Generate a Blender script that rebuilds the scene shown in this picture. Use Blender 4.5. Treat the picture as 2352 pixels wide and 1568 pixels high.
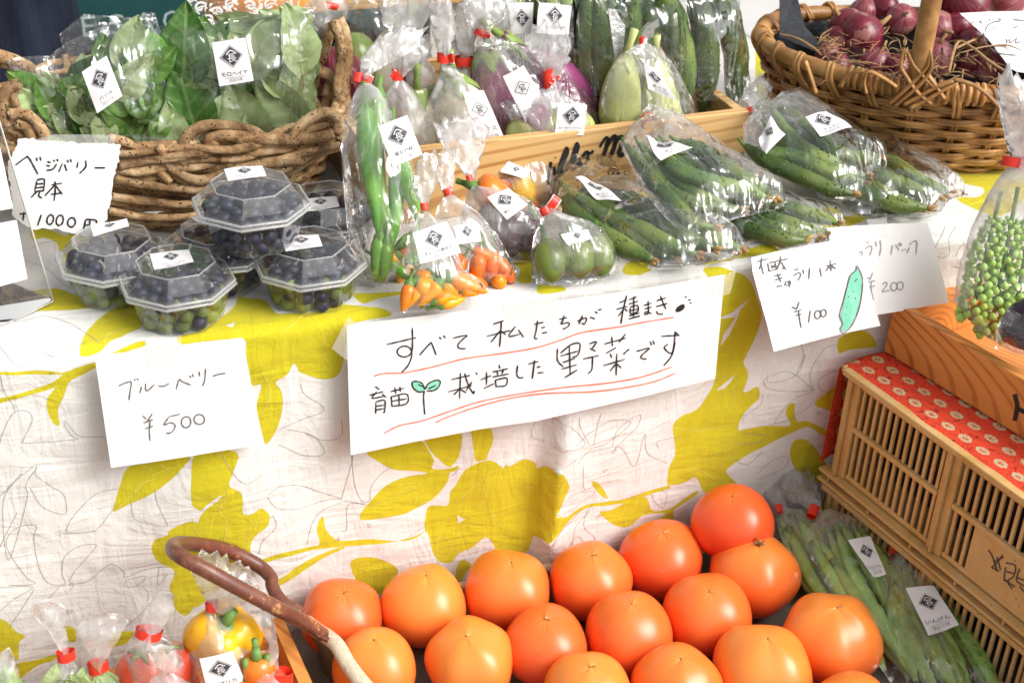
import bpy, bmesh, math, random
import numpy as np
from mathutils import Vector, Matrix, noise, geometry

random.seed(7)
for _o in list(bpy.data.objects):
    bpy.data.objects.remove(_o)
SC = bpy.context.scene
COL = SC.collection

# ------------------------------------------------------------------ camera
# world: X along the front edge of the table, Y away from the viewer, Z up, table top at z = 0 (metres)
W, H, FL = 2352.0, 1568.0, 3267.0
PITCH, YAW, ROLL = math.radians(31), math.radians(19.7), math.radians(2.4)
_R0 = np.array([math.cos(YAW), -math.sin(YAW), 0]); _FH = np.array([math.sin(YAW), math.cos(YAW), 0]); _Z = np.array([0, 0, 1.])
CF = _FH * math.cos(PITCH) - _Z * math.sin(PITCH)
_U0 = _FH * math.sin(PITCH) + _Z * math.cos(PITCH)
CR = _R0 * math.cos(ROLL) + _U0 * math.sin(ROLL)
CU = -_R0 * math.sin(ROLL) + _U0 * math.cos(ROLL)
def ray(x, y):
    d = CF + CR * (x - W / 2) / FL - CU * (y - H / 2) / FL
    return d / np.linalg.norm(d)
CP = -1.4 * ray(1250, 670)
camd = bpy.data.cameras.new('camera'); cam = bpy.data.objects.new('camera', camd); COL.objects.link(cam)
camd.sensor_width = 36; camd.lens = FL / W * 36; camd.clip_start = .05; camd.clip_end = 400
cam.matrix_world = Matrix(((CR[0], CU[0], -CF[0], CP[0]), (CR[1], CU[1], -CF[1], CP[1]), (CR[2], CU[2], -CF[2], CP[2]), (0, 0, 0, 1)))
camd.dof.use_dof = True; camd.dof.focus_distance = 1.42; camd.dof.aperture_fstop = 9
SC.camera = cam

# ------------------------------------------------------------------ light: bright overcast, soft light from the right
SUN_DIR = Vector(tuple(CR * .70 + CU * .42 - CF * .58)).normalized()     # towards the brightest part of the sky
world = bpy.data.worlds.new('World'); SC.world = world; world.use_nodes = True
_nt = world.node_tree; _nt.nodes.clear()
_sky = _nt.nodes.new('ShaderNodeTexSky'); _sky.sky_type = 'NISHITA'; _sky.sun_disc = False
_sky.sun_elevation = math.asin(SUN_DIR.z); _sky.sun_rotation = math.atan2(SUN_DIR.x, SUN_DIR.y)
_sky.dust_density = 6; _sky.air_density = 1.2; _sky.ozone_density = 1
_hs = _nt.nodes.new('ShaderNodeHueSaturation'); _hs.inputs['Saturation'].default_value = .10
_bg = _nt.nodes.new('ShaderNodeBackground'); _bg.inputs['Strength'].default_value = .15
_wo = _nt.nodes.new('ShaderNodeOutputWorld')
_nt.links.new(_sky.outputs[0], _hs.inputs['Color']); _nt.links.new(_hs.outputs[0], _bg.inputs[0]); _nt.links.new(_bg.outputs[0], _wo.inputs[0])
sund = bpy.data.lights.new('sun', 'SUN'); sun = bpy.data.objects.new('sun', sund); COL.objects.link(sun)
sund.energy = 1.5; sund.angle = math.radians(34); sund.color = (1, .94, .87)
sun.rotation_euler = SUN_DIR.to_track_quat('Z', 'Y').to_euler()
SC.view_settings.view_transform = 'Standard'; SC.view_settings.look = 'None'
SC.view_settings.exposure = 0.37; SC.view_settings.gamma = 1; SC.view_settings.use_curve_mapping = False
SC.cycles.transparent_max_bounces = 40; SC.cycles.max_bounces = 8; SC.cycles.glossy_bounces = 3
SC.cycles.transmission_bounces = 6; SC.cycles.diffuse_bounces = 4
SC.cycles.caustics_reflective = False; SC.cycles.caustics_refractive = False
SC.cycles.sample_clamp_indirect = 6

# ------------------------------------------------------------------ pixel rays onto real planes
def v3(a): return np.array([float(a[0]), float(a[1]), float(a[2])])
def onz(x, y, z=0.0):
    d = ray(x, y); return CP + d * (z - CP[2]) / d[2]
def ony(x, y, Y=0.0):
    d = ray(x, y); return CP + d * (Y - CP[1]) / d[1]
class Plane:
    def __init__(s, o, n):
        s.o = v3(o); s.n = v3(n) / np.linalg.norm(n)
    def hit(s, x, y, off=0.0):
        d = ray(x, y); o = s.o + s.n * off
        return CP + d * (((o - CP) @ s.n) / (d @ s.n))
    def frame(s):
        a = np.cross([0, 0, 1.], s.n)
        if np.linalg.norm(a) < .05: a = np.array([1., 0, 0])
        a /= np.linalg.norm(a); return a, np.cross(s.n, a)
def upright(Y, lean=0.0, X=0.0, yaw=0.0, Z=0.0):      # standing plane through (X,Y,Z), leaning back by lean degrees
    a, b = math.radians(lean), math.radians(yaw)
    return Plane((X, Y, Z), (math.sin(b) * math.cos(a), -math.cos(b) * math.cos(a), math.sin(a)))
def lying(z, tx=0.0, ty=0.0, X=0.0, Y=0.0):           # lying plane at height z, tipped by tx, ty degrees
    return Plane((X, Y, z), (math.tan(math.radians(tx)), math.tan(math.radians(ty)), 1))

# ------------------------------------------------------------------ materials
MATS = {}
class NT:
    def __init__(s, name):
        s.m = bpy.data.materials.new(name); s.m.use_nodes = True; s.t = s.m.node_tree; s.t.nodes.clear()
        s.out = s.n('OutputMaterial'); s.tc = s.n('TexCoord')
    def n(s, kind, **kw):
        nd = s.t.nodes.new('ShaderNode' + kind)
        for k, v in kw.items():
            if k in nd.inputs.keys(): nd.inputs[k].default_value = v
            else: setattr(nd, k, v)
        return nd
    def l(s, a, b): s.t.links.new(a, b)
    def noise(s, scale, detail=4, rough=.55, vec=None, dist=0):
        nd = s.n('TexNoise'); nd.inputs['Scale'].default_value = scale; nd.inputs['Detail'].default_value = detail
        nd.inputs['Roughness'].default_value = rough; nd.inputs['Distortion'].default_value = dist
        s.l(vec or s.tc.outputs['Object'], nd.inputs['Vector']); return nd
    def ramp(s, src, stops):
        r = s.n('ValToRGB'); e = r.color_ramp.elements
        while len(e) < len(stops): e.new(.5)
        for q, (p, c) in zip(e, stops): q.position = p; q.color = tuple(c) + (1,) if len(c) == 3 else c
        s.l(src, r.inputs[0]); return r
    def mapping(s, scale=(1, 1, 1), rot=(0, 0, 0), src='Object'):
        m = s.n('Mapping'); m.inputs['Scale'].default_value = scale; m.inputs['Rotation'].default_value = rot
        s.l(s.tc.outputs[src], m.inputs[0]); return m.outputs[0]
    def math(s, op, a, b=None, clamp=False):
        m = s.n('Math'); m.operation = op; m.use_clamp = clamp
        for i, v in enumerate((a, b)):
            if v is None: continue
            if isinstance(v, (int, float)): m.inputs[i].default_value = v
            else: s.l(v, m.inputs[i])
        return m.outputs[0]
    def mix(s, f, a, b, mode='MIX'):
        m = s.n('Mix'); m.data_type = 'RGBA'; m.blend_type = mode
        for i, v in ((0, f), (6, a), (7, b)):
            if isinstance(v, (int, float)): m.inputs[i].default_value = v
            elif isinstance(v, tuple): m.inputs[i].default_value = v + (1,)
            else: s.l(v, m.inputs[i])
        return m.outputs[2]
    def bump(s, h, strength=.3, dist=.001, normal=None):
        b = s.n('Bump'); b.inputs['Strength'].default_value = strength; b.inputs['Distance'].default_value = dist
        s.l(h, b.inputs['Height'])
        if normal is not None: s.l(normal, b.inputs['Normal'])
        return b.outputs[0]
    def principled(s, color, rough=.5, normal=None, spec=.5, **kw):
        p = s.n('BsdfPrincipled')
        if isinstance(color, tuple): p.inputs['Base Color'].default_value = color + (1,)
        else: s.l(color, p.inputs['Base Color'])
        if isinstance(rough, (int, float)): p.inputs['Roughness'].default_value = rough
        else: s.l(rough, p.inputs['Roughness'])
        p.inputs['Specular IOR Level'].default_value = spec
        for k, v in kw.items():
            p.inputs[k.replace('_', ' ')].default_value = v
        if normal is not None: s.l(normal, p.inputs['Normal'])
        s.l(p.outputs[0], s.out.inputs[0]); return p
def mul(c, k): return tuple(min(1, x * k) for x in c)
def skin(name, c, c2=None, scale=30, rough=.5, bump=.2, bdist=.001, spec=.5, detail=5, stretch=(1, 1, 1), per_object=.0, **kw):
    """a surface whose colour wanders between c and c2"""
    if name in MATS: return MATS[name]
    g = NT(name); c2 = c2 or mul(c, .7)
    vec = g.mapping(stretch)
    nz = g.noise(scale, detail, .6, vec)
    col = g.ramp(nz.outputs[0], [(.32, c2), (.68, c)]).outputs[0]
    if per_object:
        oi = g.n('ObjectInfo'); hsv = g.n('HueSaturation')
        g.l(g.math('ADD', g.math('MULTIPLY', oi.outputs['Random'], per_object * .14), .5 - per_object * .07), hsv.inputs['Hue'])
        g.l(g.math('ADD', g.math('MULTIPLY', oi.outputs['Random'], per_object), 1 - per_object / 2), hsv.inputs['Value'])
        g.l(col, hsv.inputs['Color']); col = hsv.outputs[0]
    n2 = g.noise(scale * 4, 4, .6, vec)
    nm = g.bump(n2.outputs[0], bump, bdist) if bump else None
    g.principled(col, rough, nm, spec, **kw)
    MATS[name] = g.m; return g.m

# ------------------------------------------------------------------ mesh building
ORIGIN = {}
def catmull(pts, n=6, closed=False):
    P = [v3(p) for p in pts]
    if len(P) < 3 and not closed:
        return [P[0] + (P[-1] - P[0]) * i / n for i in range(n + 1)]
    out = []; m = len(P)
    rng = range(m) if closed else range(m - 1)
    for i in rng:
        p0 = P[(i - 1) % m] if closed or i > 0 else 2 * P[0] - P[1]
        p1 = P[i]; p2 = P[(i + 1) % m]
        p3 = P[(i + 2) % m] if closed or i + 2 < m else 2 * P[-1] - P[-2]
        for k in range(n):
            t = k / n
            out.append(.5 * ((2 * p1) + (-p0 + p2) * t + (2 * p0 - 5 * p1 + 4 * p2 - p3) * t * t + (-p0 + 3 * p1 - 3 * p2 + p3) * t ** 3))
    if not closed: out.append(P[-1])
    return out
def interp(vals, t):
    """piecewise linear over evenly spread values"""
    k = t * (len(vals) - 1); i = min(int(k), len(vals) - 2); f = k - i
    return vals[i] * (1 - f) + vals[i + 1] * f
class MB:
    def __init__(s): s.v = []; s.f = []; s.mi = []
    def add(s, vs, fs, mi=0):
        b = len(s.v); s.v.extend([tuple(map(float, p)) for p in vs]); s.f.extend([tuple(b + i for i in f) for f in fs]); s.mi.extend([mi] * len(fs))
    def tube(s, pts, rad, n=8, cap=True, closed=False, flat=1.0, up=None, mi=0, rfun=None):
        P = [v3(p) for p in pts]; m = len(P); R = [interp(rad, i / max(1, m - 1)) for i in range(m)] if isinstance(rad, (list, tuple)) else [rad] * m
        vs = []; u = None
        for i in range(m):
            a = P[(i + 1) % m] if closed or i < m - 1 else P[i]; b = P[i - 1] if closed or i > 0 else P[i]
            t = a - b; t = t / (np.linalg.norm(t) + 1e-12)
            if u is None:
                ref = v3(up) if up is not None else (np.array([0, 0, 1.]) if abs(t[2]) < .9 else np.array([1., 0, 0]))
                u = np.cross(ref, t)
            else: u = u - t * (u @ t)
            u = u / (np.linalg.norm(u) + 1e-12); w = np.cross(t, u)
            for k in range(n):
                a_ = 2 * math.pi * k / n; r = R[i] * (rfun(i / max(1, m - 1), a_) if rfun else 1)
                vs.append(P[i] + (u * math.cos(a_) + w * math.sin(a_) * flat) * r)
        fs = []
        for i in range(m if closed else m - 1):
            j = (i + 1) % m
            for k in range(n):
                q = (k + 1) % n; fs.append((i * n + k, i * n + q, j * n + q, j * n + k))
        if cap and not closed:
            fs.append(tuple(range(n))[::-1]); fs.append(tuple((m - 1) * n + k for k in range(n)))
        s.add(vs, fs, mi)
    def box(s, c, ax, ay, az, mi=0):       # centre and half-axis vectors
        c, ax, ay, az = v3(c), v3(ax), v3(ay), v3(az)
        vs = [c + i * ax + j * ay + k * az for i in (-1, 1) for j in (-1, 1) for k in (-1, 1)]
        s.add(vs, [(0, 1, 3, 2), (4, 6, 7, 5), (0, 4, 5, 1), (2, 3, 7, 6), (0, 2, 6, 4), (1, 5, 7, 3)], mi)
    def prism(s, poly, d, mi=0):           # 3D polygon extruded by vector d
        n = len(poly); P = [v3(p) for p in poly]; d = v3(d)
        s.add(P + [p + d for p in P], [tuple(range(n))[::-1], tuple(range(n, 2 * n))] + [(i, (i + 1) % n, n + (i + 1) % n, n + i) for i in range(n)], mi)
    def sphere(s, c, r, n=12, m=8, fn=None, mi=0, sc=(1, 1, 1), rot=None):
        c = v3(c); vs = []; fs = []
        for i in range(m + 1):
            th = math.pi * i / m
            for k in range(n):
                ph = 2 * math.pi * k / n
                p = np.array([math.sin(th) * math.cos(ph) * sc[0], math.sin(th) * math.sin(ph) * sc[1], math.cos(th) * sc[2]]) * r
                if fn: p = p * fn(th, ph)
                if rot is not None: p = np.array(rot @ Vector(p))
                vs.append(c + p)
        for i in range(m):
            for k in range(n):
                q = (k + 1) % n; fs.append((i * n + k, (i + 1) * n + k, (i + 1) * n + q, i * n + q))
        s.add(vs, fs, mi)
def merge(me, d=1e-6):
    bm = bmesh.new(); bm.from_mesh(me); bmesh.ops.remove_doubles(bm, verts=bm.verts, dist=d)
    bm.to_mesh(me); bm.free()
def link(name, mb, mat, parent=None, smooth=True, origin=None, weld=False, local=False):
    """one mesh object from a builder in world coordinates; its origin is its base, its parent's origin is taken off"""
    V = np.array(mb.v)
    if local: o = np.zeros(3)
    elif parent is not None: o = ORIGIN[parent.name]
    else:
        o = v3(origin) if origin is not None else np.array([(V[:, 0].min() + V[:, 0].max()) / 2, (V[:, 1].min() + V[:, 1].max()) / 2, V[:, 2].min()])
    me = bpy.data.meshes.new(name); me.from_pydata((V - o).tolist(), [], mb.f)
    for m_ in (mat if isinstance(mat, (list, tuple)) else [mat]): me.materials.append(m_)
    me.polygons.foreach_set('material_index', mb.mi)
    if smooth: me.polygons.foreach_set('use_smooth', [True] * len(me.polygons))
    if weld: merge(me)
    me.update()
    ob = bpy.data.objects.new(name, me); COL.objects.link(ob)
    if parent is not None: ob.parent = parent
    elif not local: ob.location = o
    ORIGIN[ob.name] = o
    return ob
def tag(o, label=None, cat=None, group=None, kind=None):
    if label: o['label'] = label
    if cat: o['category'] = cat
    if group: o['group'] = group
    if kind: o['kind'] = kind
    return o
def thing(name, label, cat, loc, group=None):
    o = bpy.data.objects.new(name, None); COL.objects.link(o); o.location = tuple(loc); o.empty_display_size = .02
    ORIGIN[o.name] = v3(loc); return tag(o, label, cat, group)
def copy_tree(o, parent=None):
    c = o.copy(); COL.objects.link(c); c.parent = parent
    for ch in o.children: copy_tree(ch, c)
    return c
def autosmooth(ob, deg=35):
    me = ob.data; me.polygons.foreach_set('use_smooth', [True] * len(me.polygons)); me.update()
    me.set_sharp_from_angle(angle=math.radians(deg))
def inside(poly, X, Y):
    """vectorised point in polygon"""
    X = np.asarray(X); Y = np.asarray(Y); r = np.zeros(X.shape, bool); n = len(poly)
    for i in range(n):
        x1, y1 = poly[i]; x2, y2 = poly[(i + 1) % n]
        if y1 == y2: continue
        c = ((y1 > Y) != (y2 > Y)) & (X < (x2 - x1) * (Y - y1) / (y2 - y1) + x1)
        r ^= c
    return r
def edge_dist(poly, X, Y):
    X = np.asarray(X); Y = np.asarray(Y); d = np.full(X.shape, 1e9); n = len(poly)
    for i in range(n):
        x1, y1 = poly[i]; x2, y2 = poly[(i + 1) % n]; dx, dy = x2 - x1, y2 - y1; L = dx * dx + dy * dy + 1e-18
        t = np.clip(((X - x1) * dx + (Y - y1) * dy) / L, 0, 1)
        d = np.minimum(d, np.hypot(X - x1 - t * dx, Y - y1 - t * dy))
    return d
def smooth2(poly, n=4, closed=True):
    return [(p[0], p[1]) for p in catmull([(x, y, 0) for x, y in poly], n, closed)]
def resample(poly, step, closed=True):
    out = []; m = len(poly)
    for i in range(m if closed else m - 1):
        a = poly[i]; b = poly[(i + 1) % m]; L = math.hypot(b[0] - a[0], b[1] - a[1]); k = max(1, int(round(L / step)))
        for j in range(k): out.append((a[0] + (b[0] - a[0]) * j / k, a[1] + (b[1] - a[1]) * j / k))
    if not closed: out.append(poly[-1])
    return out
def nz(x, y, z): return noise.noise(Vector((x, y, z)))
def ridge(x, y, z): return 1 - 2 * abs(noise.noise(Vector((x, y, z))))
# ------------------------------------------------------------------ tablecloth: white cotton with printed yellow-green leaves
RC = .012
def sstep(a, b, x):
    t = min(1, max(0, (x - a) / (b - a))); return t * t * (3 - 2 * t)
def cloth(x, s, off=0.0):
    d = 0.0
    if s < .01:                       # hanging part
        k = min(1, (-s - .015) / .16) if s < 0 else 0
        k = max(0, k)
        # one sharp pleat in the middle, soft hanging folds, folds bunched at the right
        pl = x - (.012 + .06 * (s + .3))
        d += k * (.019 * math.exp(-max(0, pl) / .07) if pl > 0 else .019 * math.exp(pl / .006) - .010 * math.exp(pl / .05) * (1 - math.exp(pl / .006)))
        d += k * .005 * math.sin(x * 17 + 1.3 + 2.5 * s) + k * .004 * nz(x * 11, s * 5, 8)
        d += k * .010 * sstep(.28, .40, x) * nz((x + .3 * s) * 22, s * 3, 6)
    else:
        d += .0012 * nz(x * 9, s * 9, 3) + .0008
    d += .0034 * nz(x * 14, s * 14, .5) + .0013 * ridge(x * 26, s * 34 + 2 * nz(x * 8, s * 8, 1), 4) * (1 if s < 0 else .5)
    d += off
    if s >= RC: return np.array([x, s, d])
    if s <= -RC: return np.array([x, -d, s])
    a = (s + RC) / (2 * RC) * math.pi / 2
    return np.array([x, RC - RC * math.cos(a) * 1 - d * math.cos(a), -RC + RC * math.sin(a) + d * math.sin(a)])
def to_cloth(x, y):
    p = onz(x, y, 0)
    if p[1] > 0: return (p[0], p[1])
    p = ony(x, y, 0); return (p[0], p[2])
def fmap(txt):                        # "x,y x,y ..." in picture pixels
    return [tuple(float(q) for q in p.split(',')) for p in txt.split()]
LEAVES = """
-40,672 0,670 67,666 130,661 173,676 213,690 273,686 253,703 187,711 120,714 60,714 0,714 -40,716
185,816 187,790 200,763 233,730 267,710 297,705 330,712 330,748 290,770 253,786 227,806
-40,850 0,853 110,851 143,856 173,845 217,831 240,818 300,790 330,783 336,790 293,805 250,826 218,846 187,863 160,876 147,910 133,943 137,979 120,970 108,940 110,913 127,890 100,900 50,914 0,928 -40,940 -40,925 0,916 50,903 100,887 143,862 110,860 0,862 -40,862
408,773 417,790 467,786 557,775 563,810 570,853 580,885 600,883 590,923 590,953 597,990 610,1018 633,990 648,940 647,900 633,876 660,860 675,835 687,853 703,861 747,873 784,855 800,760 827,736 899,723 877,710 850,708 784,705 720,722 667,723 633,720 610,690 567,683 547,681 540,700 520,720 500,735 460,760
811,680 851,676 927,673 927,680 867,690 834,700
260,1177 267,1145 277,1112 293,1075 340,1062 433,1040 413,1072 383,1102 350,1128 317,1148 283,1165
450,1030 437,1098 437,1138 443,1155 460,1163 470,1152 502,1126 502,1135 473,1158 457,1178 453,1192 433,1190 390,1212 383,1225 357,1237 348,1258 357,1282 377,1295 393,1300 400,1308 397,1322 388,1345 397,1365 397,1382 403,1395 423,1407 437,1398 443,1385 457,1382 500,1340 540,1300 567,1282 633,1262 700,1252 733,1248 727,1218 730,1198 742,1185 747,1212 763,1232 784,1243 860,1241 930,1246 962,1238 984,1228 997,1275 1017,1297 1041,1295 1057,1275 1084,1262 1107,1242 1122,1237 1137,1258 1143,1270 1201,1270 1214,1258 1222,1232 1222,1228 1244,1218 1267,1202 1301,1168 1324,1155 1351,1147 1417,1145 1444,1142 1494,1125 1534,1117 1531,1110 1484,1118 1434,1133 1394,1135 1381,1115 1364,1092 1347,1085 1351,1098 1371,1122 1391,1132 1384,1137 1347,1140 1317,1148 1291,1162 1264,1160 1271,1145 1281,1118 1292,1095 1284,1072 1271,1058 1251,1062 1234,1075 1231,1065 1214,1055 1194,1057 1172,1070 1161,1067 1155,1075 1142,1063 1117,1058 1077,1077 1061,1098 1051,1118 1037,1138 1032,1168 997,1168 984,1178 977,1212 978,1226 940,1240 860,1253 784,1257 700,1262 633,1274 575,1283 573,1258 573,1238 587,1215 610,1198 617,1178 610,1165 597,1157 580,1168 560,1173 555,1162 555,1135 547,1118 523,1103 533,1075 542,1030
620,1333 640,1320 700,1285 780,1258 790,1262 740,1282 690,1310 640,1336
-40,1410 0,1418 20,1428 37,1448 57,1458 43,1475 42,1512 20,1512 0,1505 -40,1500
150,1438 173,1445 173,1472 157,1472 150,1458
0,1545 43,1520 83,1515 127,1502 123,1515 83,1528 33,1565 0,1580
247,1485 257,1462 273,1450 307,1448 300,1465 287,1478 260,1485
844,1045 870,1032 962,1014 990,1045 1000,1065 997,1084 1037,1082 1056,1074 1052,1086 1037,1092 1031,1115 1011,1142 984,1162 951,1178 917,1188 827,1195 851,1155 884,1122 924,1103 985,1094 950,1087 904,1082 867,1062
980,1008 1057,990 1058,1045 1050,1066 1034,1079 1010,1060 995,1045
1086,985 1124,980 1132,1010 1120,1045 1118,1055 1094,1060 1090,1045 1086,1016
1367,1158 1394,1158 1427,1145 1447,1137 1477,1133 1484,1142 1494,1165 1534,1163 1568,1142 1600,1125 1600,1135 1568,1152 1544,1168 1544,1192 1497,1192 1527,1175 1491,1172 1467,1178 1444,1195 1424,1198 1404,1192 1384,1178
1618,620 1651,612 1681,618 1711,633 1728,656 1738,683 1751,723 1748,750 1735,783 1718,816 1710,836 1720,856 1720,876 1711,900 1718,905 1741,891 1748,906 1745,923 1725,940 1708,963 1699,988 1711,993 1755,983 1808,980 1815,970 1806,953 1811,933 1825,926 1826,953 1835,970 1851,966 1878,976 1911,996 1910,1008 1885,996 1855,980 1828,990 1781,1016 1728,1046 1705,1060 1686,1072 1671,1088 1695,1112 1703,1120 1651,1125 1618,1132 1598,1095 1568,1108 1531,1108 1530,1085 1536,1065 1550,1040 1548,1010 1545,975 1568,955 1600,943 1630,905 1645,870 1648,800 1655,700
1815,1046 1821,1016 1835,1008 1851,1010 1868,1023 1885,1046 1905,1075 1912,1105 1870,1105 1830,1080
1871,928 1901,900 1925,886 1925,943 1895,938
1925,776 1968,760 1995,763 2008,783 2005,795 1951,806 1926,810
2190,395 2230,385 2330,390 2372,400 2372,440 2300,495 2230,475 2200,460 2195,450 2230,455 2258,448 2255,435 2215,428 2180,415
1880,505 1970,498 1990,505 1960,520 1900,530
1693,583 1706,595 1816,570 1785,556 1905,550 1902,523 1850,535
73,525 130,535 150,545 170,540 262,540 267,565 230,590 180,600 165,640 140,590 130,560 100,548 75,553
1180,605 1220,603 1222,650 1187,648 1195,625
1240,655 1290,657 1300,665 1240,672
1450,600 1530,605 1470,630 1430,625
1445,425 1495,415 1525,470 1465,460
700,620 740,640 790,620 820,640 780,660 720,655
1735,60 1765,50 1765,210 1740,230
809,1290 864,1285 917,1312 887,1365 847,1358 817,1332
1047,1338 1051,1312 1061,1290 1084,1298 1074,1318 1061,1338
1780,1260 1830,1200 1880,1180 1900,1120 1950,1150 1960,1240 1900,1300 1820,1300
"""
HOLES = """
1054,1190 1071,1198 1056,1208
520,748 540,741 534,752
1658,728 1681,718 1723,684 1701,712 1690,740 1678,768 1656,795 1662,770 1681,743 1690,728 1656,732
1648,896 1661,888 1690,863 1681,880 1665,896 1651,898
"""
LINES = """
0,560 60,575 100,560 140,556;60,600 110,620 150,655 200,668;0,720 40,742 100,728 150,740 200,770 230,790;0,800 30,830 60,840 90,812 130,818 160,800 200,790
0,1020 5,1000 30,950 60,945 75,965 55,1010 60,1020 160,1010 180,1006 165,1000 148,975 152,970 170,990 190,1003 240,1002
0,860 10,900 30,930 35,950;40,1180 0,1260;50,1090 0,1145;50,1093 85,1070 60,1115 62,1150 20,1290 8,1155 50,1093
85,1072 85,1095 140,1130 152,1155 150,1180 120,1175 90,1155 70,1120;150,1225 165,1190 215,1140 270,1123;152,1225 215,1220 245,1190 262,1170;300,1150 310,1190 350,1201 380,1203 382,1195 360,1150 355,1120
20,1345 80,1340 60,1325 20,1270 17,1240 40,1215 75,1205 84,1210 78,1245 92,1310 115,1341 150,1342 143,1320 148,1280 180,1255 218,1250 215,1265 175,1310 162,1340 200,1338 240,1305 260,1297 285,1315 288,1327 340,1305 385,1298
290,1333 335,1322 315,1345 288,1345 290,1333;325,1345 340,1362 330,1400 290,1435;365,1300 362,1340 385,1315
0,1350 75,1346 30,1375 0,1400;80,1350 20,1440;155,1345 170,1346 158,1358;155,1400 167,1402 157,1409 155,1400;137,1348 110,1375
612,1130 640,1112 690,1112 740,1130 784,1145;612,1133 635,1158 690,1160 740,1148 784,1145;703,1245 715,1200 740,1170 784,1155;590,1258 600,1230 630,1200 625,1175 617,1180
490,1040 498,1010 520,1060 560,1100 600,1085;640,985 700,960 745,940 700,905 690,880;640,1020 700,1045 745,1040 720,1000 660,985;700,995 745,1010 784,1000 784,960
784,1150 810,1060 808,1045;808,1045 815,1110 830,1150 850,1152 852,1125 870,1098 905,1072
784,1220 797,1215 800,1160 840,1160 790,1150;845,1205 853,1206 848,1213 845,1205;930,1245 960,1225 978,1215;1040,1100 1060,1080
1310,1000 1340,975 1400,950 1440,960 1380,1000 1345,1010 1310,1040
1221,990 1240,960 1290,955 1330,1000 1260,1010 1225,1005 1221,990;1340,1000 1320,960 1320,940;1350,1000 1362,955 1370,935;1395,1008 1410,970 1462,942 1455,970 1400,1015
1280,1045 1330,1020 1390,1010 1420,1015 1450,1060 1475,985 1480,1030 1530,1060;1393,1020 1405,1015 1398,1023 1393,1020;1510,1025 1505,1010 1530,1005 1560,1003
1280,1155 1330,1130 1355,1110 1310,1110 1290,1120;1325,1045 1328,1098 1345,1100 1360,1085;1375,1061 1384,1060 1376,1068 1375,1061
1240,1242 1270,1200 1300,1175 1325,1150;1300,1230 1310,1190 1340,1160 1350,1140;1257,1290 1275,1255 1310,1210 1330,1225 1345,1238 1355,1215 1330,1190 1340,1150
1490,1125 1500,1145 1520,1160 1528,1130 1515,1118;1600,1160 1640,1150 1660,1170
1765,855 1770,880 1830,860 1850,815;1830,858 1845,820 1840,790;1760,890 1757,875 1790,856 1820,856 1865,893 1858,897 1800,900 1765,893 1757,880
1870,896 1860,860 1890,800 1920,790;1903,899 1882,893 1882,870 1920,850;1868,900 1820,920 1782,976 1850,940 1890,900;1876,946 1880,943 1884,948 1878,951 1876,946
1711,975 1715,960 1750,935 1755,910;1635,660 1650,740;1712,1000 1760,1005 1745,1020 1690,1025
1690,1060 1720,1070 1755,1040;1740,1090 1780,1055 1810,1050 1800,1075 1745,1100
2170,520 2155,560 2155,590 2180,585 2185,545 2195,520;2195,590 2215,560 2225,580 2200,600;2190,610 2215,620 2200,600
2060,540 2050,570 2090,600 2105,565
1900,440 1960,430 2050,420 2130,430;2200,410 2260,400 2320,410
1936,1085 1960,1100 1950,1130;1805,1200 1850,1240 1880,1215;1740,1180 1790,1150 1815,1110
"""
YLINES = """
300,710 270,735 230,745;240,790 250,770 280,765;500,740 520,720 600,700;650,760 680,740 700,725;600,850 620,900 600,950;750,760 740,800 760,840 784,850;410,1060 350,1090 290,1150 262,1175;395,1080 365,1060;350,1075 310,1065;310,1148 315,1115 355,1095
515,1105 520,1130 500,1160 520,1190 513,1235 540,1245 560,1253 570,1200 610,1180;440,1180 450,1215 480,1235 520,1238;445,1135 480,1140 515,1160
831,1165 860,1165 900,1150 930,1130 945,1120 960,1140 960,1165 1010,1150;1050,1160 1080,1130 1110,1100;1107,1145 1120,1090 1140,1080;1100,1170 1130,1180 1150,1210;1010,1297 1005,1250 1020,1238 1040,1255 1045,1290
1180,1115 1220,1120 1260,1105 1284,1075;1230,1165 1226,1140 1250,1110;1260,1150 1280,1165;1640,660 1690,650 1700,620;1600,900 1640,870 1680,880 1690,920 1670,960;1540,980 1600,990 1660,980;1590,1060 1640,1050 1670,1010
2210,400 2260,415 2300,420;2230,470 2280,455 2330,450;1540,1080 1600,1075 1640,1100
"""
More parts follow.
